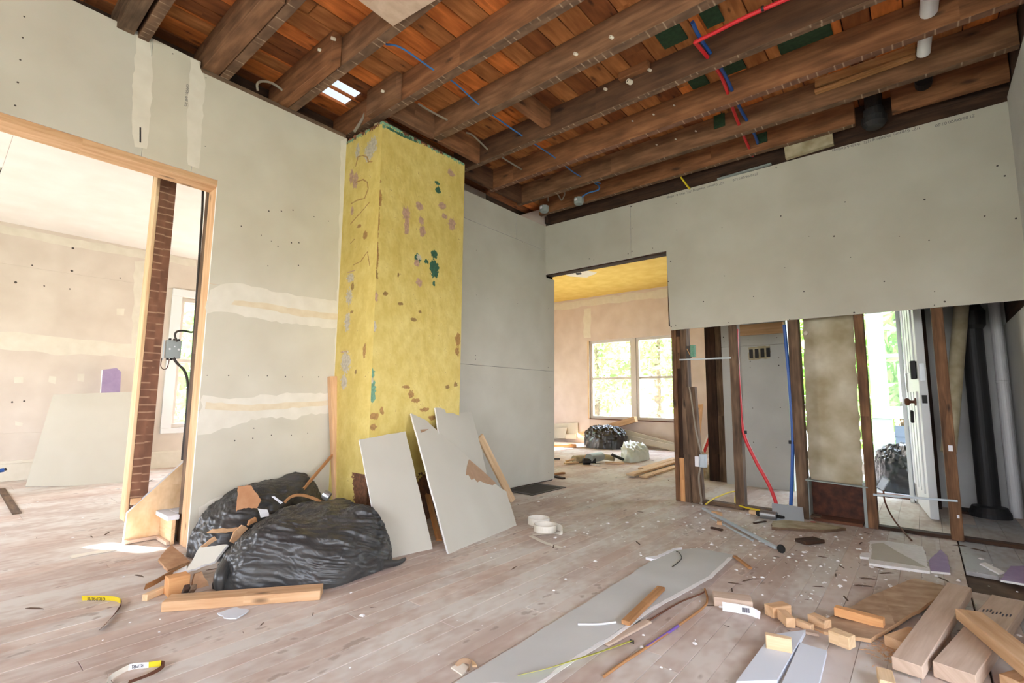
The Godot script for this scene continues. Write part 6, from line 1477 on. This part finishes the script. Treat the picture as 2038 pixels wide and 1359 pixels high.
	var sm := [
		["tan wood scrap beside the start of the metal rail", Vector3(-1.264, 0.015, -3.859), Vector3(-1.193, 0.015, -3.838), 0.03, 0.028, M.pine],
		["small pine cube touching the middle of the metal rail", Vector3(-1.146, 0.012, -3.582), Vector3(-1.115, 0.012, -3.592), 0.03, 0.022, M.pine],
		["dark brown broken board bit left of the metal rail", Vector3(-1.138, 0.008, -3.433), Vector3(-1.06, 0.008, -3.42), 0.025, 0.012, M.stud_dark],
		["dark flat wood block alone on the floor below the duct", Vector3(-0.621, 0.012, -3.448), Vector3(-0.543, 0.012, -3.574), 0.08, 0.02, M.stud_dark],
		["pale pine stick lying beside the round grey tool", Vector3(-1.064, 0.014, -4.091), Vector3(-0.979, 0.014, -4.081), 0.04, 0.026, M.pine_pale],
		["small dark splinter pair near the metal plate", Vector3(-0.959, 0.005, -3.771), Vector3(-0.909, 0.005, -3.891), 0.015, 0.008, M.stud_dark]]
	for b in sm:
		var p: Node3D = thing("wood_offcut", b[0], "wood block", (b[1] + b[2]) / 2 * Vector3(1, 0, 1), "wood bits by the open studs")
		beam(p, "block", b[1], b[2], b[3], b[4], b[5])
	q = thing("weathered_board", "long weathered grey board piece lying before the duct", "board", Vector3(-0.649, 0, -3.917))
	sheet(q, "board", torn([Vector3(-0.828, 0, -3.688), Vector3(-0.552, 0, -3.837), Vector3(-0.448, 0, -3.996), Vector3(-0.58, 0, -4.05), Vector3(-0.808, 0, -3.954), Vector3(-0.86, 0, -3.87)], 0.006, 0.04, 19), Vector3(0, 0.018, 0), M.old_plaster, M.stud)
	q = thing("metal_plate", "shiny sheet metal plate leaning on the stud between red and blue pipes", "metal plate", Vector3(-0.845, 0, -4.286))
	sheet(q, "plate", [Vector3(-0.88, 0, -3.965), Vector3(-0.69, 0, -4.005), Vector3(-0.718, 0.091, -4.15), Vector3(-0.922, 0.084, -4.15)], Vector3(0, 0, -0.001), M.galv)
	q = thing("grey_tool", "round grey metal tool with yellow hose by the red pipe", "tool", Vector3(-0.937, 0, -4.074))
	tube(q, "body", [Vector3(-0.965, 0.03, -3.998), Vector3(-0.859, 0.03, -3.992)], 0.03, M.metal, 14, 3)
	tube(q, "nose", [Vector3(-0.859, 0.03, -3.992), Vector3(-0.82, 0.02, -4.024)], 0.012, M.black, 10, 3)
	tube(q, "end_cap", [Vector3(-0.989, 0.028, -4.01), Vector3(-0.965, 0.03, -3.998)], 0.02, M.black, 10, 2)
	q = thing("yellow_hose", "yellow cord running along the sole plate by the studs", "cord", Vector3(-1.306, 0, -4.398))
	tube(q, "cord", [Vector3(-1.37, 0.035, -4.034), Vector3(-1.394, 0.035, -4.358), Vector3(-1.379, 0.02, -4.848), Vector3(-1.195, 0.03, -4.227), Vector3(-0.963, 0.035, -4.078)], 0.006, M.yellow, 8, 8)
	q = thing("bottle_cap", "small red plastic cap on the floor at duct corner", "cap", Vector3(-0.64, 0, -4.032))
	lathe(q, "cap", Vector3(-0.64, 0, -4.032), [Vector2(0.0, 0.018), Vector2(0.018, 0.018), Vector2(0.02, 0.0)], M.red, 14)
	# electrical pieces on the studs
	q = thing("switch_box", "green metal switch box with orange wire on the doorway studs", "electrical box", Vector3(-1.501, 1.269, -4.17))
	block(q, "box", Vector3(-1.542, 1.211, -4.17) + Vector3(0, 0, -0.03), Vector3(-1.5, 1.312, -4.17), M.screw)
	block(q, "flange", Vector3(-1.501, 1.217, -4.165), Vector3(-1.468, 1.319, -4.165) + Vector3(0, 0, -0.04), M.teal_paint)
	tube(q, "wire", [Vector3(-1.527, 1.287, -4.16), Vector3(-1.515, 1.26, -4.16), Vector3(-1.503, 1.234, -4.16)], 0.003, M.pine_orange, 6, 4)
	q = thing("box_bracket", "thin galvanised bar bracket spanning two studs", "bracket", Vector3(-1.394, 1.195, -4.17))
	beam(q, "bar", Vector3(-1.599, 1.196, -4.168), Vector3(-1.172, 1.193, -4.168), 0.004, 0.012, M.galv)
	q = thing("outlet_box", "white electrical outlet in a metal box low on the doorway studs", "outlet", Vector3(-1.462, 0.347, -4.15))
	block(q, "box", Vector3(-1.458, 0.296, -4.17) + Vector3(0, 0, -0.05), Vector3(-1.41, 0.402, -4.17), M.galv)
	block(q, "outlet", Vector3(-1.488, 0.303, -4.15), Vector3(-1.455, 0.386, -4.168), M.paper_white)
	tube(q, "cable", [Vector3(-1.448, 0.298, -4.165), Vector3(-1.464, 0.215, -4.165), Vector3(-1.459, 0.115, -4.165), Vector3(-1.449, 0.036, -4.165), Vector3(-1.463, -0.002, -4.165)], 0.008, M.grey_cable, 8, 6)
	tube(q, "upper_cable", [Vector3(-1.518, 0.96, -4.165), Vector3(-1.501, 0.833, -4.165), Vector3(-1.479, 0.624, -4.165), Vector3(-1.458, 0.501, -4.165), Vector3(-1.436, 0.404, -4.165)], 0.007, M.grey_cable, 8, 6)
	lathe(get_node("aged_panel"), "ceramic_knob", Vector3(-0.654, 1.367, -4.285), [Vector2(0, -0.014), Vector2(0.014, -0.012), Vector2(0.017, 0), Vector2(0.014, 0.012), Vector2(0, 0.014)], M.ceramic, 16, Basis(Vector3(1, 0, 0), PI / 2))
	q = thing("metal_conduit", "grey metal strip running low across the studs before the door", "conduit", Vector3(-0.085, 0.238, -4.16))
	beam(q, "strip", Vector3(-0.3, 0.228, -4.165), Vector3(0.123, 0.244, -4.165), 0.008, 0.014, M.galv)
	q = thing("hanging_outlet", "loose outlet on a thin brown cord beside reddish stud", "outlet", Vector3(-0.246, 0.303, -4.2))
	put(q, "outlet", cbox(Vector3(0.05, 0.09, 0.03), 0.006), M.galv, Transform3D(Basis(Vector3(0, 0, 1), -0.5), Vector3(-0.247, 0.3, -4.22)))
	tube(q, "cord", [Vector3(-0.246, 0.267, -4.22), Vector3(-0.24, 0.179, -4.2), Vector3(-0.205, 0.05, -4.315), Vector3(-0.11, 0.006, -3.963)], 0.005, M.brown_board, 8, 10)
	for b in [["white tape patch high on the whitewashed stud", Vector3(0.113, 0.563, -4.174), 0.018], ["small white sticker low on the whitewashed stud", Vector3(0.119, 0.148, -4.174), 0.010]]:
		var p: Node3D = thing("sticker", b[0], "sticker", b[1])
		block(p, "paper", b[1] - Vector3(b[2] * 0.6, b[2], 0), b[1] + Vector3(b[2] * 0.6, b[2], 0.001), M.paper_white, 0.0)
	q = thing("bent_paper_scrap", "curled white paper scraps at bottom centre of floor", "paper scrap", Vector3(-1.179, 0, -1.186))
	sheet(q, "flap", torn([Vector3(-1.202, 0, -1.146), Vector3(-1.144, 0, -1.141), Vector3(-1.16, 0, -1.183), Vector3(-1.2, 0, -1.195)], 0.004, 0.02, 3), Vector3(0, 0.004, 0), M.tape_white)
	strap(q, "curl", [Vector3(-1.191, 0.006, -1.16), Vector3(-1.178, 0.02, -1.173), Vector3(-1.158, 0.016, -1.189), Vector3(-1.145, 0.004, -1.167)], [Vector3(0.3, 1, 0.2), Vector3(0.3, 1, 0.2), Vector3(0.3, 1, 0.2), Vector3(0.3, 1, 0.2)], 0.02, 0.001, M.brown_paper)
	sheet(q, "chip", torn([Vector3(-1.182, 0, -1.219), Vector3(-1.143, 0, -1.206), Vector3(-1.155, 0, -1.195)], 0.002, 0.02, 4), Vector3(0, 0.006, 0), M.pine_pale)
	tag(sheet(self, "plastic_scrap", torn([Vector3(-2.173, 0.001, -0.811), Vector3(-2.176, 0.001, -0.882), Vector3(-2.108, 0.001, -0.904), Vector3(-2.071, 0.001, -0.842), Vector3(-2.112, 0.001, -0.813)], 0.006, 0.02, 5), Vector3(0, 0.004, 0), M.white_board), "crumpled whitish plastic scrap below the long two-by-four", "plastic scrap")
	tag(sheet(self, "paper_strip", torn([Vector3(-3.504, 0.001, -0.566), Vector3(-3.51, 0.001, -0.651), Vector3(-3.495, 0.001, -0.76), Vector3(-3.453, 0.001, -0.76), Vector3(-3.456, 0.001, -0.642), Vector3(-3.446, 0.001, -0.564)], 0.003, 0.03, 5), Vector3(0, 0.003, 0), M.tape_white), "thin white paper strip lying left of the stair foot", "paper strip")

	tag(tube(self, "thin_wire", [Vector3(-1.029, 0.011, -2.504), Vector3(-1.039, 0.013, -2.653), Vector3(-1.085, 0.014, -2.743), Vector3(-1.109, 0.013, -2.762)], 0.0022, M.black_cable, 6, 8), "thin bent dark wire at the top end of the drywall strip", "wire")
	tag(tube(self, "white_stick", [Vector3(-1.047, 0.013, -1.646), Vector3(-0.99, 0.013, -1.696), Vector3(-0.947, 0.013, -1.756)], 0.0035, M.paper_white, 6, 4), "thin white stick lying on the grey drywall strip", "stick")
	tag(beam(self, "floor_strip", Vector3(-6.402, 0.003, -0.51), Vector3(-4.993, 0.003, -0.494), 0.05, 0.005, M.stud), "flat dark strip on the side room floor at left edge", "floor strip")
	tag(sheet(self, "plaster_fragment", torn([Vector3(-1.629, 0, -4.383), Vector3(-1.504, 0, -4.272), Vector3(-1.443, 0, -4.168), Vector3(-1.527, 0, -4.196)], 0.008, 0.02, 3), Vector3(0, 0.012, 0), M.gypsum), "white plaster fragment at foot of the doorway studs", "plaster")
	tag(lathe(self, "pipe_stub", Vector3(0.143, 2.938, -4.02), [Vector2(0.0, -0.05), Vector2(0.045, -0.05), Vector2(0.045, 0.05), Vector2(0.0, 0.05)], M.black_iron, 16, Basis(Vector3(1, 0, 0), PI / 2)), "round black pipe stub in the last joist near right corner", "pipe")
	tag(beam(self, "splinter_stick", Vector3(-0.843, 0.008, -2.905), Vector3(-0.725, 0.008, -2.756), 0.018, 0.012, M.lath), "short brown stick right of the drywall strip's top", "stick")

func far_things() -> void:
	var q: Node3D
	var bc := Vector3(-4.352, 0.094, -7.8) * Vector3(1, 0, 1)
	var e := []
	for k in 9: e.append(bc + Vector3(cos(TAU * k / 9) * 0.40, 0, sin(TAU * k / 9) * 0.30))
	q = thing("trash_bag", "shiny black trash bag under the paired windows in far room", "trash bag", Vector3(-4.898, 0, -8.757))
	var pk := bc + Vector3(-0.05, 0.36, 0)
	put(q, "sack", sack_mesh(e, pk, [], 31, 0.045, 40, 120, 0.5), M.bag, Transform3D(Basis.IDENTITY, Vector3(pk.x, 0, pk.z)))
	q = thing("trash_bag", "shiny black trash bag outside on the porch boards", "trash bag", Vector3(-0.12, 0, -6.4))
	var e2 := [Vector3(-0.42, -0.012, -6.25), Vector3(-0.3, -0.012, -6.05), Vector3(0.05, -0.012, -6.0), Vector3(0.3, -0.012, -6.2), Vector3(0.3, -0.012, -6.7), Vector3(-0.1, -0.012, -6.8), Vector3(-0.42, -0.012, -6.6)]
	put(q, "sack", sack_mesh(e2, Vector3(-0.1, 0.42, -6.4), [], 41, 0.035, 40, 140, 0.55), M.bag, Transform3D(Basis.IDENTITY, Vector3(-0.1, 0, -6.4)))
	q = thing("far_lumber", "pine beam slanting up over far trash bag to the window sill", "lumber", Vector3(-5.745, 0, -9.282))
	beam(q, "beam", Vector3(-5.104, 0.159, -8.12), Vector3(-3.972, 0.5, -8.22), 0.14, 0.10, M.pine)
	var sh := [
		["large grey board propped at far left under the window wall", [Vector3(-5.875, 0.03, -8.24), Vector3(-5.214, 0.108, -8.24), Vector3(-5.231, 0.387, -8.27), Vector3(-5.896, 0.341, -8.27)]],
		["upright small board in front of the large propped board", [Vector3(-5.703, 0.063, -8.19), Vector3(-5.486, 0.076, -8.19), Vector3(-5.457, 0.282, -8.22), Vector3(-5.675, 0.272, -8.22)]],
		["low small board right of the upright one at window wall", [Vector3(-5.467, 0.067, -8.18), Vector3(-5.234, 0.081, -8.18), Vector3(-5.246, 0.166, -8.2), Vector3(-5.48, 0.154, -8.2)]]]
	for s in sh:
		q = thing("propped_board", s[0], "board", s[1][0], "boards propped at the far wall")
		sheet(q, "board", s[1], Vector3(0, 0, -0.012), M.drywall_warm)
	for s in [["pale wide board leaning low right of far trash bag", Vector3(-4.237, 0.276, -8.15), Vector3(-3.231, 0.077, -8.15), 0.10], ["second pale board leaning lower under right window", Vector3(-4.075, 0.163, -8.1), Vector3(-3.212, 0.049, -8.1), 0.10]]:
		q = thing("far_board", s[0], "board", s[1], "pale boards by the far wall")
		beam(q, "board", s[1], s[2], 0.02, s[3], M.drywall_warm)
	q = thing("brown_plank", "brown plank lying flat at far left beyond the grey wall", "plank", Vector3(-5.09, 0, -7.533))
	beam(q, "plank", Vector3(-5.152, 0.03, -7.151), Vector3(-4.74, 0.03, -7.44), 0.14, 0.05, M.lath)
	q = thing("brown_plank", "dark thin plank edge along floor under right far window", "plank", Vector3(-3.789, 0, -8.724))
	beam(q, "plank", Vector3(-4.07, 0.015, -8.484), Vector3(-3.314, 0.015, -8.357), 0.1, 0.02, M.brown_board)
	var st := [["upper one of the pale laths by the stud cluster", Vector3(-2.624, 0.03, -5.551), Vector3(-2.732, 0.03, -6.879)], ["longest pale lath of the floor stack by studs", Vector3(-2.512, 0.03, -5.025), Vector3(-2.601, 0.03, -6.546)], ["lowest pale lath nearest the camera by studs", Vector3(-2.397, 0.012, -5.103), Vector3(-2.461, 0.012, -6.19)]]
	for s in st:
		q = thing("floor_lath", s[0], "wood strip", s[1] * Vector3(1, 0, 1), "laths stacked on the far room floor")
		beam(q, "lath", s[1], s[2], 0.09, 0.022, M.pine_pale)
	# heap of tools
	q = thing("caulk_tube", "yellowish caulk tube in the tool heap on far floor", "tube", Vector3(-3.813, 0, -6.089))
	tube(q, "tube", [Vector3(-3.622, 0.05, -5.622), Vector3(-3.534, 0.05, -5.939)], 0.05, M.old_plaster, 14, 2)
	tube(q, "nozzle", [Vector3(-3.622, 0.05, -5.622), Vector3(-3.672, 0.03, -5.504)], 0.014, M.pine_pale, 10, 2)
	q = thing("power_tool", "grey power tool with orange ring in the far tool heap", "power tool", Vector3(-3.66, 0, -6.32))
	tube(q, "body", [Vector3(-3.402, 0.08, -5.641), Vector3(-3.401, 0.08, -5.953)], 0.06, M.box_grey, 14, 3)
	tube(q, "ring", [Vector3(-3.434, 0.075, -5.668), Vector3(-3.443, 0.075, -5.735)], 0.055, M.pine_orange, 14, 2)
	tube(q, "grip", [Vector3(-3.465, 0.04, -5.595), Vector3(-3.346, 0.04, -5.711)], 0.04, M.black_iron, 12, 3)
	tube(q, "barrel", [Vector3(-3.489, 0.06, -6.107), Vector3(-3.286, 0.05, -6.104)], 0.04, M.old_plaster, 12, 3)
	q = thing("hand_tool", "dark hand tool pointing up right of far power tool", "tool", Vector3(-3.596, 0, -6.728))
	tube(q, "handle", [Vector3(-3.2, 0.12, -5.904), Vector3(-3.222, 0.03, -6.242)], 0.02, M.black_iron, 10, 3)
	q = thing("plastic_sheet_bundle", "crumpled clear greenish plastic bundle at the right of tool heap", "plastic bag", Vector3(-3.3, 0, -6.673))
	var e3 := [Vector3(-3.296, 0, -6.355), Vector3(-3.083, 0, -6.189), Vector3(-3.04, 0, -6.451), Vector3(-3.077, 0, -6.727), Vector3(-3.293, 0, -7.026), Vector3(-3.554, 0, -7.139), Vector3(-3.513, 0, -6.809)]
	var pk3 := Vector3(-3.3, 0, -6.673) + Vector3(0, 0.2, 0)
	put(q, "bundle", sack_mesh(e3, pk3, [], 51, 0.05, 16, 60, 0.55), M.bottle_green, Transform3D(Basis.IDENTITY, Vector3(pk3.x, 0, pk3.z)))
	for s in [["flat pale scraps in front of far caulk tube", Vector3(-3.462, 0.01, -5.714), Vector3(-3.239, 0.01, -5.591), M.gypsum], ["long pale stick before the far plastic bundle", Vector3(-3.278, 0.02, -5.854), Vector3(-3.074, 0.02, -5.982), M.pine_pale], ["short stick left of the far caulk tube", Vector3(-3.612, 0.02, -5.391), Vector3(-3.544, 0.02, -5.596), M.pine_pale], ["dark bolt lying left in far room", Vector3(-4.026, 0.015, -5.707), Vector3(-3.955, 0.015, -5.777), M.black_iron], ["brown splinters at the end of the grey hall wall", Vector3(-3.22, 0.01, -4.584), Vector3(-3.2, 0.01, -4.755), M.lath], ["dark strip at the end of the grey hall wall", Vector3(-3.137, 0.008, -4.486), Vector3(-2.989, 0.008, -4.441), M.stud_dark]]:
		q = thing("floor_scrap", s[0], "scrap", s[1] * Vector3(1, 0, 1), "scraps on the far room floor")
		beam(q, "piece", s[1], s[2], 0.05, 0.018, s[3])
	q = thing("leaning_bar", "red and white bar leaning beyond the stud cluster", "bar", Vector3(-2.183, 0.185, -6.5))
	beam(q, "red_bar", Vector3(-2.236, 0.186, -6.6), Vector3(-2.205, 0.487, -6.9), 0.02, 0.05, M.red, Vector3(0, 0, 1))
	beam(q, "white_edge", Vector3(-2.255, 0.186, -6.58), Vector3(-2.225, 0.487, -6.88), 0.02, 0.025, M.white_paint, Vector3(0, 0, 1))
	q = thing("orange_plank", "orange plank leaning on far wall seen between doorway studs", "plank", Vector3(-2.698, 0.211, -7.6))
	beam(q, "plank", Vector3(-2.634, 0.053, -7.3), Vector3(-2.857, 0.768, -8.2), 0.02, 0.16, M.pine, Vector3(1, 0, 0))
	q = thing("rag_heap", "dusty yellowish rag lying at the foot of deep post", "rag", Vector3(-1.971, 0, -5.808))
	var e4 := [Vector3(-1.914, 0, -5.523), Vector3(-1.845, 0, -5.542), Vector3(-1.87, 0, -5.754), Vector3(-1.963, 0, -5.971), Vector3(-2.051, 0, -5.994)]
	var pk4 := Vector3(-1.933, 0, -5.744) + Vector3(0, 0.1, 0)
	put(q, "rag", sack_mesh(e4, pk4, [], 61, 0.03, 12, 40, 0.6), M.old_plaster, Transform3D(Basis.IDENTITY, Vector3(pk4.x, 0, pk4.z)))

func ceiling_services() -> void:
	var q: Node3D
	q = thing("blue_cable", "thin blue cable threaded through the joists toward the back wall", "cable", Vector3(-2.19, 2.87, -1.825))
	tube(q, "cable", [Vector3(-2.247, 2.88, -1.516), Vector3(-2.179, 2.86, -1.58), Vector3(-2.203, 2.88, -1.844), Vector3(-2.193, 2.88, -2.01), Vector3(-2.236, 2.88, -2.307), Vector3(-2.254, 2.88, -2.747), Vector3(-2.253, 2.88, -3.18), Vector3(-2.277, 2.88, -3.625), Vector3(-2.184, 2.86, -3.872)], 0.0055, M.blue_cable, 8, 6)
	q = thing("red_supply_pipe", "red plastic water pipe crossing under the joists at upper right", "pipe", Vector3(-0.831, 2.82, -2.549))
	tube(q, "pipe", [Vector3(-0.845, 2.84, -2.576), Vector3(-0.741, 2.835, -2.565), Vector3(-0.583, 2.83, -2.549), Vector3(-0.354, 2.83, -2.555), Vector3(-0.11, 2.83, -2.565)], 0.011, M.red, 10, 6)
	lathe(q, "clip", Vector3(-0.491, 2.83, -2.544), [Vector2(0.013, -0.006), Vector2(0.014, 0), Vector2(0.013, 0.006)], M.black, 12, Basis(Vector3(0, 0, 1), PI / 2))
	q = thing("red_riser_pipe", "red water pipe threaded through the rear joists", "pipe", Vector3(-0.825, 2.87, -2.998))
	tube(q, "pipe", [Vector3(-0.853, 2.86, -2.601), Vector3(-0.839, 2.88, -3.017), Vector3(-0.886, 2.88, -3.45), Vector3(-0.92, 2.87, -3.841), Vector3(-0.945, 2.84, -4.279)], 0.011, M.red, 10, 6)
	q = thing("blue_riser_pipe", "blue water pipe threaded through the rear joists beside red one", "pipe", Vector3(-0.825, 2.87, -2.998))
	tube(q, "pipe", [Vector3(-0.827, 2.9, -2.493), Vector3(-0.832, 2.89, -2.648), Vector3(-0.821, 2.89, -3.038), Vector3(-0.848, 2.89, -3.47), Vector3(-0.859, 2.88, -3.96), Vector3(-0.906, 2.84, -4.311)], 0.011, M.blue, 10, 6)
	q = thing("drain_pipe", "white plastic drain pipe with coupling hanging between joists", "pipe", Vector3(0.132, 2.78, -3.395))
	tube(q, "pipe", [Vector3(0.172, 2.96, -3.084), Vector3(0.136, 2.84, -3.49)], 0.032, M.pvc, 18, 3)
	tube(q, "coupling", [Vector3(0.169, 2.945, -3.133), Vector3(0.162, 2.915, -3.253)], 0.040, M.pvc, 18, 3)
	q = thing("black_drain_fitting", "black plastic drain elbow set in the cut last joist", "pipe fitting", Vector3(-0.153, 2.85, -4.037))
	var bp := Vector3(-0.13, 0, -4.07)
	lathe(q, "pipe", bp, [Vector2(0.055, 2.80), Vector2(0.06, 2.82), Vector2(0.06, 2.88), Vector2(0.048, 2.89), Vector2(0.048, 3.0)], M.black_iron, 22)
	lathe(q, "hub", bp, [Vector2(0, 2.745), Vector2(0.05, 2.75), Vector2(0.072, 2.78), Vector2(0.075, 2.82), Vector2(0.06, 2.83)], M.black_iron, 22)
	for b in [["left one of two grey ceiling junction boxes with cable", Vector3(-2.894, 2.812, -3.95), [Vector3(-2.828, 2.876, -3.93), Vector3(-2.822, 2.955, -3.93), Vector3(-2.74, 2.949, -3.93), Vector3(-2.696, 2.894, -3.93), Vector3(-2.66, 2.842, -3.93), Vector3(-2.623, 2.901, -3.93), Vector3(-2.647, 2.934, -3.93)]], ["right one of two grey ceiling junction boxes with blue cable", Vector3(-2.471, 2.789, -3.95), [Vector3(-2.424, 2.811, -3.93), Vector3(-2.355, 2.833, -3.93), Vector3(-2.245, 2.833, -3.93), Vector3(-2.233, 2.87, -3.93), Vector3(-2.282, 2.914, -3.93)]]]:
		q = thing("ceiling_box", b[0], "electrical box", b[1], "grey junction boxes under the joists")
		lathe(q, "box", b[1], [Vector2(0, -0.035), Vector2(0.04, -0.033), Vector2(0.048, -0.02), Vector2(0.048, 0.03), Vector2(0, 0.034)], M.box_grey, 8, Basis(Vector3(0, 1, 0), 0.4))
		block(q, "label", b[1] + Vector3(-0.02, -0.01, 0.046), b[1] + Vector3(0.01, 0.015, 0.049), M.paper_white)
		tube(q, "cable", b[2], 0.007, M.blue_cable if b[0].begins_with("right") else M.grey_cable, 8, 6)
	tag(tube(self, "yellow_wire", [Vector3(-1.513, 2.813, -4.11), Vector3(-1.483, 2.758, -4.11), Vector3(-1.458, 2.714, -4.11), Vector3(-1.437, 2.68, -4.11)], 0.008, M.yellow, 8, 5), "short yellow cable dropping behind the back wall top", "cable")
	tag(tube(self, "grey_cable", [Vector3(-3, 2.74, -1.792), Vector3(-2.97, 2.853, -1.837), Vector3(-2.95, 2.979, -1.871), Vector3(-2.92, 3.072, -1.902), Vector3(-2.88, 3.153, -1.975)], 0.010, M.grey_cable, 8, 8), "thick grey cable curving up beside the chimney top", "cable")
	tag(tube(self, "loop_cable", [Vector3(-3.15, 2.803, -1.184), Vector3(-3.15, 2.842, -1.178), Vector3(-3.15, 2.875, -1.201), Vector3(-3.15, 2.898, -1.263), Vector3(-3.15, 2.887, -1.33), Vector3(-3.15, 2.869, -1.352)], 0.008, M.grey_cable, 8, 8), "pale cable loop above the left wall top plate", "cable")
	for s in [["short grey cable end near the fifth joist", Vector3(-2.579, 2.9, -2.023), Vector3(-2.556, 2.88, -2.109), Vector3(-2.56, 2.89, -2.285)], ["short grey cable end near the sixth joist", Vector3(-2.586, 2.9, -2.504), Vector3(-2.549, 2.88, -2.545), Vector3(-2.62, 2.89, -2.79)], ["short grey cable end near the seventh joist", Vector3(-2.624, 2.9, -2.963), Vector3(-2.604, 2.88, -3.02), Vector3(-2.62, 2.89, -3.24)]]:
		var c := tube(self, "cable_end", [s[1], s[2], s[3]], 0.007, M.grey_cable, 8, 6)
		tag(c, s[0], "cable", "old cable ends in the ceiling")
	# ceramic knobs and tubes of the old wiring
	var kn := [[Vector3(-1.199, 2.861, -2.275), "on the fifth joist's face, highest"], [Vector3(-1.434, 2.873, -2.275), "lying sideways on the fifth joist's face"], [Vector3(-1.517, 2.95, -2.78), "on the sixth joist left of the cleat"], [Vector3(-1.335, 2.922, -2.78), "largest, below the wooden cleat"], [Vector3(-1.198, 2.945, -2.78), "right of the wooden cleat"], [Vector3(-1.541, 2.939, -3.23), "left one on the seventh joist"], [Vector3(-1.374, 2.927, -3.23), "middle one on the seventh joist"], [Vector3(-1.219, 2.935, -3.23), "right one on the seventh joist"], [Vector3(-1.538, 2.932, -3.66), "left one on the eighth joist"], [Vector3(-1.378, 2.924, -3.66), "middle one on the eighth joist"], [Vector3(-1.218, 2.934, -3.66), "right one on the eighth joist"], [Vector3(-2.507, 2.934, -1.335), "upper one on the sistered timber near the bright hole"], [Vector3(-2.656, 2.933, -1.335), "lower one on the sistered timber near the bright hole"], [Vector3(-2.659, 2.903, -1.79), "on the joist over the chimney corner"]]
	for k in kn.size():
		var big := 1.7 if k == 3 else (0.55 if k in [5, 6, 7, 8, 9, 10] else 1.0)
		var n := thing("ceramic_tube", "white ceramic wiring tube, " + kn[k][1], "insulator", kn[k][0], "ceramic wiring tubes in the joists")
		lathe(n, "tube", kn[k][0], [Vector2(0.004 * big, 0.016 * big), Vector2(0.009 * big, 0.016 * big), Vector2(0.010 * big, 0.0), Vector2(0.008 * big, -0.012), Vector2(0.004 * big, -0.012)], M.ceramic, 12, Basis(Vector3(1, 0, 0), PI / 2) * Basis(Vector3(0, 0, 1), 0.3))

func rubble() -> void:
	# plaster crumbs, splinters and chips that nobody could count
	var r := RandomNumberGenerator.new()
	r.seed = 99
	var kinds := [["plaster_crumbs", "scattered white plaster crumbs all over the floor", "rubble", M.gypsum, 700, 0.008], ["sawdust_heap", "pale sawdust under the plywood and lumber at lower right", "sawdust", M.pine, 500, 0.004], ["wood_splinters", "scattered dark wood splinters all over the floor", "splinters", M.stud, 170, 0.009]]
	for kd in kinds:
		var st := SurfaceTool.new()
		st.begin(Mesh.PRIMITIVE_TRIANGLES)
		for k in kd[4]:
			var p := Vector3(r.randf_range(-3.0, 0.2), 0, r.randf_range(-4.1, -0.3))
			if k % 3 == 0: p = Vector3(r.randfn(-0.35, 0.35), 0, r.randfn(-3.1, 0.5))
			elif k % 3 == 1 and kd[0] == "plaster_crumbs": p = Vector3(r.randfn(-1.2, 0.45), 0, r.randfn(-3.6, 0.5))
			elif k % 5 == 2: p = Vector3(r.randf_range(-6.2, -3.5), 0, r.randf_range(-2.2, 0.2))
			elif k % 5 == 3: p = Vector3(r.randf_range(-4.5, -1.0), 0, r.randf_range(-7.8, -4.4))
			if kd[0] == "sawdust_heap": p = Vector3(r.randfn(-0.13, 0.04), 0, r.randfn(-2.22, 0.06))
			if p.z < -4.1 and p.x > -1.7: p.z = -4.05
			if p.x < -2.7 and p.z < -1.7 and p.z > -4.2: p.x = -2.5
			if p.x > 0.5: p.x = 0.4
			var s: float = kd[5] * (0.35 + 1.3 * pow(r.randf(), 3.0))
			var b := Basis(Vector3.UP, r.randf() * TAU)
			var sz := Vector3(s, s * 0.5, s * 0.8) if kd[0] == "plaster_crumbs" else Vector3(s * 3.0, s * 0.3, s * 0.35)
			var top := p + Vector3(0, sz.y, 0)
			var q := [b * Vector3(-sz.x, 0, -sz.z * 0.6), b * Vector3(sz.x * 0.8, 0, -sz.z), b * Vector3(sz.x, 0, sz.z * 0.7), b * Vector3(-sz.x * 0.7, 0, sz.z)]
			for j in 4:
				tri(st, p + q[j], p + q[(j + 1) % 4], top + q[(j + 1) % 4] * 0.5, q[j] + q[(j + 1) % 4] + Vector3.UP)
				tri(st, p + q[j], top + q[(j + 1) % 4] * 0.5, top + q[j] * 0.5, q[j] + q[(j + 1) % 4] + Vector3.UP)
			quad(st, top + q[0] * 0.5, top + q[1] * 0.5, top + q[2] * 0.5, top + q[3] * 0.5, Vector3.UP)
		var o := put(self, kd[0], st.commit(), kd[3])
		tag(o, kd[1], kd[2], "", "stuff")
